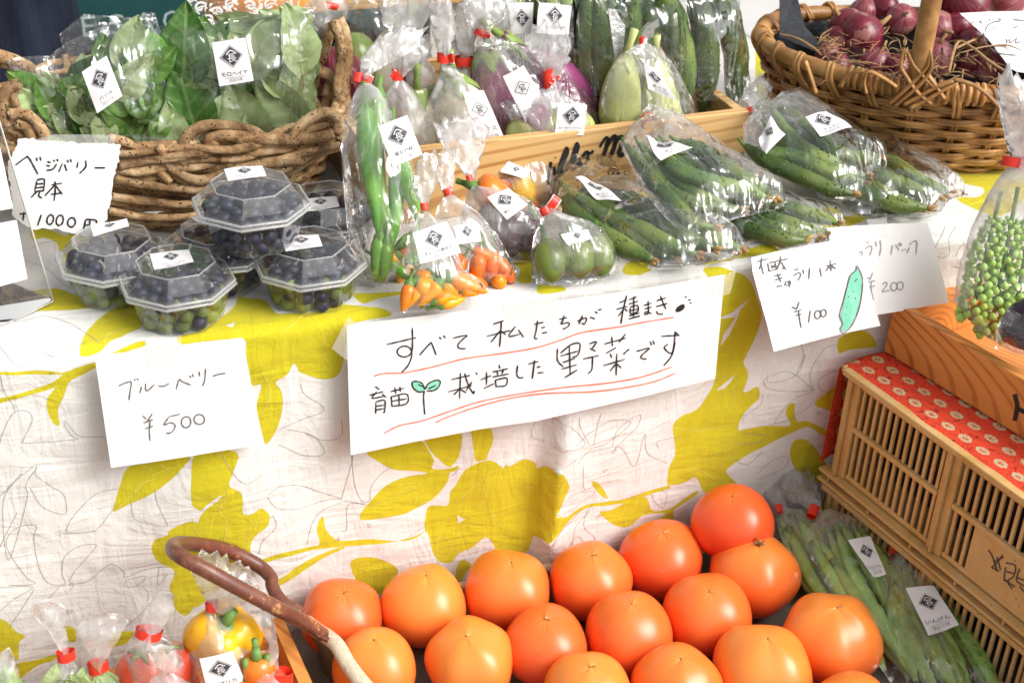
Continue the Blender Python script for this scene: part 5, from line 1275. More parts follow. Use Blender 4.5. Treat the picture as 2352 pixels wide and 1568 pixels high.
for q, (x, y) in enumerate(((912, 590), (930, 600), (945, 575), (925, 560), (950, 610))):
    c = F2.hit(x, y, .012); chili([c, c + np.array([.010, 0, .006]) * (1 if q % 2 else -1), c + np.array([.016, 0, .020]) * (1 if q % 2 else -1)], .0075, CHILIG if q % 2 else CHILI, ('small chili' + (' green' if q % 2 else ' turning orange') + ' in the low bag beside the long green ones'), 'small chilies in the low bag', seed=q)
tall('low bag of small green and orange chilies behind the orange ones', "890,640 895,560 915,492 938,480 962,510 975,600 940,642", F2, .025, seed=72)
# upper pepper bag
F3 = FP(1180, 480, 40)
for q, (pth, r, m_, lb) in enumerate((("1155,412 1185,430 1215,460 1250,492", .011, CHILI, 'long orange pepper slanting down to the right'), ("1125,408 1150,425 1170,445", .017, PEPO, 'salmon-red pepper at the left of the upper pepper bag'), ("1165,400 1185,415 1200,450 1205,480", .017, PEPY, 'golden yellow pepper in the upper pepper bag'))):
    chili(pathpx(pth, F3, .012), r, m_, lb, 'peppers in the upper pepper bag', name='pepper', cat='pepper', blunt=q > 0, seed=q)
B = tall('bag of orange and yellow peppers with its red tape right under the board top', "1095,430 1118,385 1165,348 1205,340 1212,328 1210,312 1240,312 1244,328 1242,340 1264,382 1276,430 1272,480 1235,495 1150,490 1105,465", F3, .03, [(1226, 332)], seed=73)
tie(B, 1225, 333, 38, 20, -18, F3, off=.006)
sticker(B, [(1160, 370), (1222, 388), (1204, 412), (1150, 394)], F3, '', .03, curl=.002)
# purple peppers
F4 = FP(1180, 600, 32)
for q, (pth, r) in enumerate((("1150,500 1165,540 1180,590", .014), ("1185,490 1205,530 1215,590", .015), ("1225,505 1232,540 1225,590", .013), ("1120,470 1130,500 1150,520", .012))):
    chili(pathpx(pth, F4, .010), r, PEPD, ('nearly black pepper under the square label', 'nearly black pepper in the middle of its bag', 'nearly black pepper at the right of its bag', 'nearly black pepper hidden at the left of its bag')[q], 'dark purple peppers', name='pepper', cat='pepper', blunt=True, seed=q)
chili(pathpx("1095,430 1120,440 1150,470 1160,500", F4, .004), .017, PEPO, 'salmon-red pepper showing through two bags', 'dark purple peppers', name='pepper', cat='pepper', blunt=True)
B = tall('bag of dark purple peppers with a tall white tuft over the board', "1062,590 1052,520 1068,455 1078,424 1072,408 1040,362 1008,322 998,290 1035,272 1085,268 1122,298 1112,340 1092,400 1088,424 1150,432 1200,452 1242,482 1262,522 1255,572 1232,606 1170,608 1118,606", F4, .032, [(1080, 417)], seed=74, hz_neck=.5)
tie(B, 1080, 417, 14, 28, 12, F4, off=.005)
sticker(B, [(1119, 453), (1168, 432), (1212, 470), (1164, 505)], F4, '紫とうがらし', .03)
# orange peppers (behind) and orange chilies (front)
F5 = FP(1120, 650, 30)
rnd = random.Random(3)
for q, (x, y, x2, y2, r) in enumerate(((1060, 600, 1045, 625, .011), (1098, 600, 1090, 640, .013), (1130, 590, 1128, 630, .012), (1100, 580, 1140, 598, .009), (1148, 606, 1172, 640, .012), (1075, 640, 1110, 655, .010), (1140, 640, 1150, 655, .012), (1040, 585, 1060, 600, .008))):
    c0, c1 = F5.hit(x, y, .012 + .004 * (q % 2)), F5.hit(x2, y2, .010); chili([c0 + (c0 - c1) * .35, (c0 + c1) / 2 + F5.n * .003, c1 + (c1 - c0) * .25], r * .62, PEPO if q % 3 else CHILI, ('orange-red pepper %s in the second chili bag' % ('at the left', 'in the middle', 'under the small label', 'pointing left at the top', 'at the right edge', 'at the foot', 'low at the right', 'half hidden at the top left')[q]), 'orange-red peppers', name='pepper', cat='pepper', blunt=True, seed=q)
B = tall('bag of orange-red peppers with a small curled label behind the orange chilies', "990,600 990,520 1008,470 1020,452 1010,430 1000,385 1018,330 1046,350 1042,410 1040,446 1100,490 1142,540 1176,600 1192,642 1135,658 1080,642 1040,622", F5, .03, [(1030, 448)], seed=75)
tie(B, 1030, 440, 22, 16, 20, F5, off=.006)
sticker(B, [(1040, 520), (1098, 510), (1106, 554), (1052, 562)], F5, '', .03)
F6 = FP(1020, 716, 32)
cl = [("965,650 945,680 928,712", .0085), ("955,650 975,660 1000,655 1008,645", .0085), ("1005,655 990,672 962,705", .0075), ("1018,650 1040,668 1056,682", .0075), ("1035,640 1075,655 1120,672", .0085), ("1000,690 1030,680 1055,690", .006), ("980,670 1010,672 1050,668", .006), ("1060,665 1080,670 1100,676", .0055), ("940,655 932,690 924,716", .006), ("985,640 965,632 950,640", .006), ("1015,700 1045,692 1070,684", .0055)]
for q, (pth, r) in enumerate(cl):
    chili(pathpx(pth, F6, .010 + .003 * (q % 3)), r * 1.12, CHILI, 'glossy orange chili in the front bag %s' % ('pointing down at the far left', 'curved across the top left', 'crossing behind the front ones', 'short and fat in the middle', 'long and straight at the right', 'small at the bottom', 'thin in the middle row', 'small on the right', 'partly hidden at the left edge', 'reddish at the top', 'thin at the bottom right')[q], 'orange chilies in the front bag', seed=q, stem=.016)
B = tall('front bag of slender orange chilies with a square label hanging at the cloth edge', "918,716 930,650 924,600 936,545 955,508 966,486 968,468 945,430 962,362 1000,345 1008,400 990,450 980,484 1012,520 1042,560 1066,620 1112,652 1134,680 1062,690 1000,708 945,722", F6, .034, [(974, 478)], seed=76, hz_neck=.35)
tie(B, 975, 474, 18, 16, 8, F6, off=.006)
sticker(B, [(948, 535), (1026, 508), (1060, 580), (966, 606)], F6, 'オレンジ唐辛子', .03)
# small green peppers
F7 = FP(1300, 660, 38)
for q, (x, y, x2, y2, r, m_) in enumerate(((1255, 560, 1268, 648, .0155, GREENP), (1318, 560, 1332, 640, .016, GREENP), (1375, 550, 1378, 635, .0140, GREENP), (1300, 570, 1306, 620, .011, EGGP))):
    c0, c1 = F7.hit(x, y, .008), F7.hit(x2, y2, .012); m_ = GREENP
    chili([c0, c0 * .65 + c1 * .35 + F7.n * .004, c0 * .3 + c1 * .7 + F7.n * .003, c1], r, m_, ('small smooth green pepper with a brown blush at the left', 'small green pepper in the middle of three', 'small green pepper at the right of three', 'small green pepper half hidden between the front ones')[q], 'small green peppers', name='pepper', cat='pepper', blunt=True, seed=q)
B = tall('small bag of three plump green peppers at the cloth edge', "1224,652 1219,600 1226,545 1242,502 1252,490 1246,478 1266,474 1270,488 1330,500 1382,530 1412,580 1422,628 1380,645 1290,660", F7, .032, [(1257, 484)], seed=77)
tie(B, 1254, 484, 26, 16, 25, F7, off=.006, tail=(30, 18, 30))
sticker(B, [(1288, 538), (1350, 528), (1362, 548), (1302, 562)], F7, '', .03, curl=.002)

# ------------------------------------------------------------------ bags of cucumbers lying in a pile
def LP(x, y, z, tx=0, ty=0): c = onz(x, y, z); return Plane(c, (math.tan(math.radians(tx)), -math.tan(math.radians(ty)), 1))
CG = 'cucumbers in the lying bags'
for nm, ol, lp, paths, r, th, lab, sd, nk in (
    ('flat bag of cucumbers at the bottom right of the pile', "1640,470 1700,440 1760,450 1850,480 1935,500 1945,520 1900,552 1800,568 1740,550 1680,560 1640,520", LP(1800, 510, .018), ("1660,470 1740,490 1830,520 1900,535", "1650,500 1720,525 1790,548 1850,552", "1700,455 1780,470 1860,492 1925,512"), .0135, .020, None, 81, ()),
    ('cucumber bag lying lowest at the front left of the pile', "1268,440 1285,400 1330,388 1400,400 1430,398 1440,430 1520,470 1600,520 1680,545 1722,570 1690,590 1600,605 1510,612 1440,585 1370,530 1310,500 1275,480", LP(1490, 530, .022), ("1300,430 1370,490 1450,520 1530,560 1600,585", "1290,420 1330,500 1420,560 1500,598", "1400,440 1480,480 1560,540 1640,572", "1440,470 1540,500 1620,540 1700,572"), .0150, .028, [(1320, 418), (1380, 415), (1428, 462), (1372, 452)], 82, ()),
    ('cucumber bag under the right label bag reaching furthest right', "1850,300 1880,258 1960,290 2050,340 2130,380 2200,430 2225,448 2180,460 2160,488 2040,495 1960,490 1900,440 1860,380", LP(2040, 400, .028, 0, 6), ("1880,300 1960,340 2040,370 2120,420 2180,440", "1890,350 1980,390 2060,420 2150,450", "1900,400 1980,440 2060,470 2130,478", "1870,330 1950,400 2040,450 2110,480"), .0150, .026, None, 84, ()),
    ('cucumber bag at the back right of the pile with an upright tuft by the board', "1710,330 1706,290 1718,268 1724,250 1700,235 1722,200 1745,170 1775,205 1745,250 1745,262 1790,232 1830,230 1880,262 1940,300 2000,345 2042,355 2035,385 1990,430 1960,460 1900,455 1830,420 1760,380 1715,350", LP(1880, 350, .055, 0, 14), ("1775,255 1810,310 1850,345 1900,370 1970,372", "1815,250 1860,300 1920,350 1990,368 2020,362", "1712,335 1760,370 1830,400 1900,430 1960,445", "1740,350 1820,360 1900,395 1985,420"), .0150, .030, [(1742, 320), (1770, 268), (1803, 312), (1760, 355)], 85, [(1735, 258)]),
    ('cucumber bag on top of the pile with red tape and a folded label', "1432,350 1424,325 1450,302 1480,288 1488,276 1470,262 1510,240 1515,262 1500,280 1540,285 1600,320 1650,350 1700,385 1770,430 1815,470 1790,478 1700,500 1640,520 1600,540 1560,535 1500,470 1460,410", LP(1610, 400, .060, 0, 14), ("1440,335 1490,400 1550,470 1590,510 1640,524", "1500,330 1560,390 1640,420 1720,440 1760,455", "1560,325 1620,350 1700,405 1780,455", "1480,350 1520,430 1600,470 1700,480"), .0150, .030, [(1482, 322), (1540, 318), (1590, 345), (1520, 362)], 83, [(1494, 281)])):
    B = bag(nm, ol, lp, th, nk, seed=sd, crumple=.0035, group='cucumber bags lying in a pile')
    ex = []
    for k in range(len(paths) - 1):
        A_, B_ = px(paths[k]), px(paths[k + 1]); f = [catmull([(x, y, 0) for x, y in q], 6) for q in (A_, B_)]
        ex.append(' '.join('%.0f,%.0f' % tuple(((f[0][min(len(f[0]) - 1, int(t * (len(f[0]) - 1)))] + f[1][min(len(f[1]) - 1, int(t * (len(f[1]) - 1)))]) / 2)[:2]) for t in (0, .25, .5, .75, 1)))
    paths = list(paths) + ex
    for k, p_ in enumerate(paths): cucumber(p_, lp, (.004, .010, .011, .003, -.004, -.003, -.005)[k] , r * (.84 if sd == 82 else .68), ('lowest cucumber in the ', 'second cucumber in the ', 'third cucumber in the ', 'far cucumber in the ', 'deep near cucumber in the ', 'deep middle cucumber in the ', 'deep far cucumber in the ')[k] + nm.replace('cucumber bag', 'bag').replace('of cucumbers ', '').split(' with')[0], CG, True, seed=sd + k)
    if lab: sticker(B, lab, lp, 'キュウリ', th, curl=.004)
    if sd == 83: tie(B, 1490, 272, 42, 18, 22, lp, off=.006)
    if sd == 85:
        tie(B, 1723, 254, 14, 22, -10, lp, off=.006); sticker(B, [(1850, 268), (1898, 254), (1956, 296), (1886, 310)], lp, 'キュウリ', th, curl=.002, name='label')
# ------------------------------------------------------------------ eight-sided clear packs of blueberries
def hard_plastic():
    g = NT('clear_hard_plastic'); lw = g.n('LayerWeight'); lw.inputs['Blend'].default_value = .5
    n1 = g.noise(40, 2, .5); nm = g.bump(n1.outputs[0], .3, .001); g.l(nm, lw.inputs['Normal'])
    at = g.n('Attribute'); at.attribute_name = 'haze'
    fac = g.math('ADD', g.math('MULTIPLY', g.math('POWER', lw.outputs['Facing'], 3), .8), .07, True)
    gl = g.n('BsdfGlossy'); gl.inputs['Roughness'].default_value = .05; g.l(nm, gl.inputs['Normal'])
    tr = g.n('BsdfTransparent'); tr.inputs[0].default_value = (.96, .965, .965, 1); m1 = g.n('MixShader'); g.l(fac, m1.inputs[0]); g.l(tr.outputs[0], m1.inputs[1]); g.l(gl.outputs[0], m1.inputs[2])
    df = g.n('BsdfDiffuse'); df.inputs[0].default_value = (.80, .80, .79, 1); m3 = g.n('MixShader'); g.l(g.math('ADD', g.math('MULTIPLY', at.outputs['Fac'], .6), .0), m3.inputs[0]); g.l(m1.outputs[0], m3.inputs[1]); g.l(df.outputs[0], m3.inputs[2])
    g.l(m3.outputs[0], g.out.inputs[0]); return g.m
HARD = hard_plastic()
def berry_mat(name, c, c2, bloom):
    g = NT(name); n1 = g.noise(70, 4, .6); col = g.ramp(n1.outputs[0], [(.35, c2), (.6, c), (.75, bloom)]).outputs[0]
    oi = g.n('ObjectInfo'); hsv = g.n('HueSaturation'); g.l(g.math('ADD', g.math('MULTIPLY', oi.outputs['Random'], .9), .6), hsv.inputs['Value']); g.l(col, hsv.inputs['Color'])
    g.principled(hsv.outputs[0], .42, g.bump(n1.outputs[0], .2, .0005), .4); return g.m
BLUE = berry_mat('blueberry_skin', (.018, .022, .045), (.007, .008, .018), (.075, .10, .16)); GRN = berry_mat('green_berry_skin', (.17, .22, .055), (.09, .13, .035), (.30, .36, .16))
def berry_mesh(mat):
    mb = MB(); mb.sphere((0, 0, 0), 1, 12, 9, fn=lambda th, ph: 1 - .12 * math.exp(-(th / .28) ** 2), sc=(1, 1, .92))
    m = bpy.data.meshes.new('berry'); m.from_pydata(mb.v, [], mb.f); m.materials.append(mat); m.polygons.foreach_set('use_smooth', [True] * len(m.polygons)); return m
BM = {'b': berry_mesh(BLUE), 'g': berry_mesh(GRN)}
def octa(c, r, z, rot, n=8): return [np.array([c[0] + r * math.cos(rot + math.pi / 4 * k), c[1] + r * math.sin(rot + math.pi / 4 * k), c[2] + z]) for k in range(n)]
def pack(x, y, zb, R, rotdeg, label, berries, quad, seed, green=True):
    rnd = random.Random(seed); c = onz(x, y, zb + .036); c[2] = zb; rot = math.radians(rotdeg)
    t = thing('berry_pack', label, 'berry pack', c, 'clear packs of blueberries')
    def shell(name, rings, close=None, hz=None, parent=t):
        mb = MB(); vs = []; h = []
        for (r, z, q) in rings: vs += octa(c, r, z, rot); h += [q] * 8
        fs = [(i * 8 + k, i * 8 + (k + 1) % 8, (i + 1) * 8 + (k + 1) % 8, (i + 1) * 8 + k) for i in range(len(rings) - 1) for k in range(8)]
        if close: fs.append(tuple(range(8))[::-1] if close == 'b' else tuple((len(rings) - 1) * 8 + k for k in range(8)))
        mb.add(vs, fs); o = link(name, mb, HARD, parent, smooth=False)
        a = o.data.attributes.new('haze', 'FLOAT', 'POINT'); a.data.foreach_set('value', h); return o
    shell('base', [(R * .76, .0012, .05), (R * .92, .032, .02), (R * .99, .034, .25), (R * .995, .0375, .25), (R * 1.0, .0385, .1)], 'b')
    lid = shell('lid', [(R * 1.02, .0345, .3), (R * 1.03, .039, .3), (R * .97, .0415, .2), (R * .955, .0445, .06), (R * .90, .046, .03), (R * .70, .0585, .10), (R * .68, .0590, .03)], 't')
    for zz, rr in ((.0365, 1.034), (.0405, 1.02)):
        mb = MB(); mb.tube(octa(c, R * rr, zz, rot), .0012, 5, closed=True); o = link('rim_bead', mb, HARD, lid); a = o.data.attributes.new('haze', 'FLOAT', 'POINT'); a.data.foreach_set('value', [.45] * len(o.data.vertices))
    mb = MB(); mb.tube(octa(c, R * .69, .0588, rot), .0008, 5, closed=True); o = link('rim_bead', mb, HARD, lid); a = o.data.attributes.new('haze', 'FLOAT', 'POINT'); a.data.foreach_set('value', [.35] * len(o.data.vertices))
    top = Plane((c[0], c[1], zb + .0598), (0, 0, 1)); sticker(t, quad, top, 'ブルーベリー', .0, curl=.0006, wide=True)
    br = .0074; spots = []
    for z, rmax, full in ((.0088, .70, 0), (.0205, .76, 0), (.0315, .80, 0), (.0365, .74, 1)):
        rings = [rmax * R - br * .5] if not full else [rmax * R - br * .2, rmax * R * .58, rmax * R * .2]
        for q, rr in enumerate(rings):
            n = max(3, int(2 * math.pi * rr / (br * 2.04))); n = min(n, berries); ph = rnd.uniform(0, 6)
            for k in range(n):
                a = ph + 2 * math.pi * k / n
                if not full and math.sin(a) > .35: continue          # far wall is hidden by the rest
                spots.append((rr * math.cos(a), rr * math.sin(a), z + rnd.uniform(-.001, .001), (not full) and green and rnd.random() < .8))
    for X_, Y_, z, gr in spots:
        o = bpy.data.objects.new('berry', BM['g' if gr else 'b']); COL.objects.link(o); o.location = (c[0] + X_, c[1] + Y_, zb + z + rnd.uniform(0, .001)); s_ = br * rnd.uniform(.88, 1.08); o.scale = (s_, s_, s_)
        o.rotation_euler = (rnd.uniform(0, 3), rnd.uniform(0, 3), 0); tag(o, ('pale green berry in the ' if gr else 'dusty blue berry in the ') + label.split(' of blueberries ')[1], 'berry', 'berries in the clear packs')
    return t
pack(408, 650, 0, .0520, 28, 'clear pack of blueberries front pack above the ¥500 card', 99, [(344, 584), (434, 572), (445, 603), (354, 617)], 1)
pack(262, 597, 0, .0525, 30, 'clear pack of blueberries leftmost pack under the torn card', 99, [(208, 518), (291, 500), (297, 520), (215, 542)], 2)
pack(712, 607, 0, .0525, 25, 'clear pack of blueberries rightmost front pack beside the chilies', 99, [(648, 545), (731, 537), (741, 565), (656, 576)], 3)
pack(505, 572, 0, .0530, 20, 'clear pack of blueberries lower pack under the top one', 99, [(440, 500), (480, 488), (492, 520), (456, 512)], 4, False)
pack(752, 496, 0, .0530, 24, 'clear pack of blueberries back right pack behind the others', 99, [(694, 458), (772, 450), (780, 476), (702, 484)], 5, False)
pack(578, 472, .0600, .0535, 26, 'clear pack of blueberries topmost pack stacked on another', 99, [(514, 388), (602, 380), (612, 404), (524, 415)], 6, False)
# acrylic price stand at the left edge
def acrylic():
    g = NT('acrylic'); lw = g.n('LayerWeight'); fac = g.math('ADD', g.math('MULTIPLY', lw.outputs['Fresnel'], .8), .04, True)
    gl = g.n('BsdfGlossy'); gl.inputs['Roughness'].default_value = .03; tr = g.n('BsdfTransparent'); tr.inputs[0].default_value = (.90, .89, .87, 1)
    m1 = g.n('MixShader'); g.l(fac, m1.inputs[0]); g.l(tr.outputs[0], m1.inputs[1]); g.l(gl.outputs[0], m1.inputs[2]); g.l(m1.outputs[0], g.out.inputs[0]); return g.m
AC = acrylic(); AE = skin('acrylic_edge', (.62, .60, .54), (.50, .48, .42), rough=.2, bump=0)
foot = onz(122, 692, .0); AP = Plane((foot[0], foot[1], 0), (.10, -1, .22))
st = thing('acrylic_stand', 'clear acrylic price stand with white inserts cut off by the left edge', 'price stand', foot)
q = [AP.hit(x, y) for x, y in ((122, 692), (0, 285), (-14, 238), (-200, 262), (-200, 760))]
mb = MB(); mb.prism(q, -AP.n * .002); link('panel', mb, AC, st, smooth=False)
mb = MB(); mb.tube([q[0] + AP.n * .0005, q[1] + AP.n * .0005, q[2] + AP.n * .0005], .0009, 4); link('panel_edge', mb, AE, st, smooth=False)
q = [onz(x, y, .0022) for x, y in ((122, 692), (60, 725), (-60, 775), (-200, 790), (-200, 700), (0, 655), (20, 650))]
mb = MB(); mb.prism(q, np.array([0, 0, .0018])); link('foot', mb, AC, st, smooth=False)
mb = MB(); mb.tube([onz(122, 692, .003), onz(60, 722, .003), onz(-60, 772, .003)], .0008, 4); link('foot_edge', mb, AE, st, smooth=False)
for quad in ([(-200, 330), (-8, 300), (30, 478), (-200, 520)], [(-200, 560), (0, 512), (38, 505), (63, 640), (-200, 712)]):
    Q = [AP.hit(x, y, .001) for x, y in quad]; mb = MB(); mb.prism(Q, AP.n * .0006); link('insert', mb, PAPER, st, smooth=False)
# ------------------------------------------------------------------ canvas carrier of big orange tomatoes
ZT = -.365
CANVAS = skin('grey_canvas', (.21, .18, .15), (.15, .13, .11), scale=25, rough=.9, bump=.5, bdist=.001, spec=.1)
ROPE = skin('cream_canvas_edge', (.72, .62, .47), (.60, .49, .35), scale=140, rough=.9, bump=.8, bdist=.002, spec=.1)
car = thing('canvas_carrier', 'grey canvas carrier with a cream edge and brown leather handle holding the tomatoes', 'carrier', (.02, -.2, ZT - .006))
def cz(x, y):       # canvas floor with raised sides
    u, v = x - .05, y + .17
    return ZT + .0015 * nz(x * 12, y * 12, 4) + .004 * nz(x * 5, y * 5, 7)
mb = MB(); nx_, ny_ = 70, 46
vs = [(-.30 + .86 * i / nx_, -.46 + .447 * j / ny_, cz(-.30 + .86 * i / nx_, -.46 + .447 * j / ny_)) for j in range(ny_ + 1) for i in range(nx_ + 1)]
mb.add(vs, [(j * (nx_ + 1) + i, j * (nx_ + 1) + i + 1, (j + 1) * (nx_ + 1) + i + 1, (j + 1) * (nx_ + 1) + i) for j in range(ny_) for i in range(nx_)])
link('canvas_floor', mb, CANVAS, car)
# left side wall with cream rope edge (traced rim)
rimp = [ (700, 1425, -.300), (727, 1446, -.292), (750, 1460, -.288), (775, 1482, -.286), (797, 1520, -.290), (820, 1552, -.292), (850, 1590, -.295), (890, 1650, -.30)]
R3 = catmull([onz(x, y, z) for x, y, z in rimp], 6)
mb = MB(); mb.tube(R3, .0082, 10, flat=.75); link('rope_edge', mb, ROPE, car)
mb = MB(); vs = []
for i, p in enumerate(R3):
    for k in range(5):
        q = k / 4; vs.append(p + np.array([.016 * q + .004 * math.sin(q * 3), 0, (ZT - p[2]) * q]))
mb.add(vs, [(i * 5 + k, i * 5 + k + 1, (i + 1) * 5 + k + 1, (i + 1) * 5 + k) for i in range(len(R3) - 1) for k in range(4)])
mb2 = vs = [v + np.array([-.004, 0, 0]) for v in vs]; mb.add(vs, [(i * 5 + k, (i + 1) * 5 + k, (i + 1) * 5 + k + 1, i * 5 + k + 1) for i in range(len(R3) - 1) for k in range(4)])
link('side_wall', mb, CANVAS, car)
# back rim of pale edge seen between the back tomatoes
mb = MB(); mb.tube(catmull([onz(870, 1392, -.335), onz(960, 1370, -.335), onz(1080, 1345, -.335), onz(1260, 1305, -.335), onz(1420, 1278, -.335), onz(1560, 1250, -.335), onz(1640, 1225, -.332)], 5), .006, 8); link('rope_edge', mb, ROPE, car)
# leather handle
g = NT('brown_leather'); n1 = g.noise(22, 5, .7); n2 = g.noise(240, 4, .7)
wr = g.math('ADD', g.math('MULTIPLY', n1.outputs[0], .75), g.math('MULTIPLY', n2.outputs[0], .35))
col = g.ramp(wr, [(.50, (.13, .042, .028)), (.60, (.19, .065, .038)), (.66, (.50, .27, .10))]).outputs[0]
g.principled(col, .36, g.bump(n2.outputs[0], .3, .0006), .5); LEATHER = g.m
HPth = [(742, 1456, .0), (700, 1428, .03), (640, 1398, .065), (560, 1356, .095), (480, 1312, .12), (420, 1280, .13), (398, 1262, .122), (404, 1250, .105), (440, 1248, .080), (520, 1262, .048), (590, 1296, .025), (622, 1325, .018), (625, 1345, .016), (645, 1378, .01), (690, 1410, .0)]
H3 = catmull([onz(x, y, -.285 + z) for x, y, z in HPth], 7)
mb = MB(); mb.tube(H3, [q * .90 for q in (.0075, .0078, .008, .008, .008, .008, .008, .0082, .0080, .008, .008, .0075, .0072, .0075, .008)], 14); link('leather_handle', mb, LEATHER, car)
mb = MB(); q = [onz(x, y, -.284) for x, y in ((690, 1415), (735, 1440), (762, 1466), (752, 1476), (720, 1458), (684, 1428))]; mb.prism(q, (0, 0, .003)); link('leather_tab', mb, LEATHER, car, smooth=False)
# wooden crate edge left of the carrier
CEDAR = wood_mat('cedar_board', (.66, .25, .055), (.70, .31, .085), (.42, .12, .022), (0, 0, math.radians(62)))
e0, e1 = onz(655, 1462, -.30), onz(712, 1590, -.30); d_ = e1 - e0; d_ /= np.linalg.norm(d_)
lb = thing('low_box', 'reddish wooden box side between the tied bags and the tomato carrier', 'wooden box', (e0[0], e0[1] - .1, ZT - .03))
mb = MB(); s_ = np.array([d_[1], -d_[0], 0]); mb.box(e0 + d_ * .10 - s_ * .0 + np.array([0, 0, -.035]), d_ * .13, s_ * .006, (0, 0, .035)); link('board', mb, CEDAR, lb, smooth=False)
mb = MB(); mb.box(e0 + s_ * .19 + np.array([0, 0, -.035]) - d_ * .02, s_ * .19, d_ * .006, (0, 0, .03)); link('board', mb, CEDAR, lb, smooth=False)
mb = MB(); mb.box(e0 + s_ * .19 + d_ * .10 + np.array([0, 0, -.078]), s_ * .20, d_ * .14, (0, 0, .006)); link('bottom_board', mb, CEDAR, lb, smooth=False)

def tomato_mat():
    g = NT('tomato_skin'); sp = g.n('SeparateXYZ'); g.l(g.tc.outputs['Object'], sp.inputs[0])
    n1 = g.noise(9, 3, .5); n2 = g.noise(420, 3, .6); n3 = g.noise(38, 2, .5)
    oi = g.n('ObjectInfo'); rnd_ = g.n('SeparateColor'); g.l(oi.outputs['Color'], rnd_.inputs[0])
    # ripeness: object colour red channel 0 yellow-orange .. 1 red-orange, redder towards the stem side (below)
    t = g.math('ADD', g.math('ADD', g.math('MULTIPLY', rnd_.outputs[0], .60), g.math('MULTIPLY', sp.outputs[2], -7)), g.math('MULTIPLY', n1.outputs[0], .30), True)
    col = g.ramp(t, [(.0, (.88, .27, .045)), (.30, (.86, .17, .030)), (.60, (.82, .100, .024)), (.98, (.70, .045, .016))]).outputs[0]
    # pale rays at the blossom scar
    at = g.n('Math'); at.operation = 'ARCTAN2'; g.l(sp.outputs[1], at.inputs[0]); g.l(sp.outputs[0], at.inputs[1])
    rr = g.math('SQRT', g.math('ADD', g.math('MULTIPLY', sp.outputs[0], sp.outputs[0]), g.math('MULTIPLY', sp.outputs[1], sp.outputs[1])))
    ray_ = g.math('POWER', g.math('ABSOLUTE', g.math('SINE', g.math('MULTIPLY', at.outputs[0], 4.5))), 30)
    fade = g.math('MULTIPLY', g.math('SUBTRACT', 1, g.math('MULTIPLY', rr, 75), True), g.math('GREATER_THAN', sp.outputs[2], .0))
    col = g.mix(g.math('MULTIPLY', g.math('MULTIPLY', ray_, fade), .6), col, (.90, .55, .14))
    vo = g.n('TexVoronoi'); vo.inputs['Scale'].default_value = 130; g.l(g.tc.outputs['Object'], vo.inputs['Vector'])
    fl = g.math('MULTIPLY', g.math('LESS_THAN', vo.outputs['Distance'], .10), g.math('GREATER_THAN', n3.outputs[0], .60)); col = g.mix(g.math('MULTIPLY', fl, .35), col, (.88, .50, .18))
    p = g.principled(col, .28, g.bump(n2.outputs[0], .10, .0004), .5); p.inputs['Subsurface Weight'].default_value = .05; p.inputs['Subsurface Radius'].default_value = (.012, .004, .002); p.inputs['Subsurface Scale'].default_value = .5
    return g.m
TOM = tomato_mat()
SCAR = skin('dry_scar', (.28, .17, .07), (.14, .08, .03), scale=200, rough=.8, bump=.4)
toms = [(785, 1415, 186, 176, .75, 'small red-orange tomato at the left end of the back row'), (974, 1390, 193, 194, .08, 'yellow-orange tomato second from the left in the back row'), (1165, 1354, 199, 172, .42, 'orange tomato in the back row below the cloth pleat'), (1356, 1333, 190, 183, .50, 'orange tomato fourth from the left in the back row'),
    (1520, 1282, 192, 180, .80, 'red-orange tomato in the back row left of the highest one'), (1683, 1200, 184, 152, 1.0, 'reddest tomato highest up against the tablecloth'), (1730, 1318, 201, 182, .38, 'orange tomato with a dried brown stalk at its tip'), (862, 1532, 186, 172, .22, 'golden orange tomato beside the cream canvas edge'),
    (1080, 1515, 203, 194, .15, 'yellow-orange tomato with a crease at the front left'), (1252, 1480, 193, 192, .74, 'red-orange tomato in the middle row with pale specks'), (1444, 1457, 200, 200, .66, 'speckled red-orange tomato in the middle of the pile'), (1624, 1410, 198, 188, .62, 'red-orange tomato between the speckled one and the stalked one'),
    (1907, 1470, 219, 205, .25, 'largest orange tomato at the right beside the bean bags'), (1750, 1540, 220, 212, .12, 'yellow-orange tomato at the front right'), (1555, 1574, 200, 192, .45, 'orange tomato cut off by the bottom edge right of centre'), (1350, 1596, 207, 198, .14, 'golden tomato cut off by the bottom edge with a starry scar'), (1952, 1642, 196, 190, .3, 'tomato just showing at the bottom edge below the largest one')]
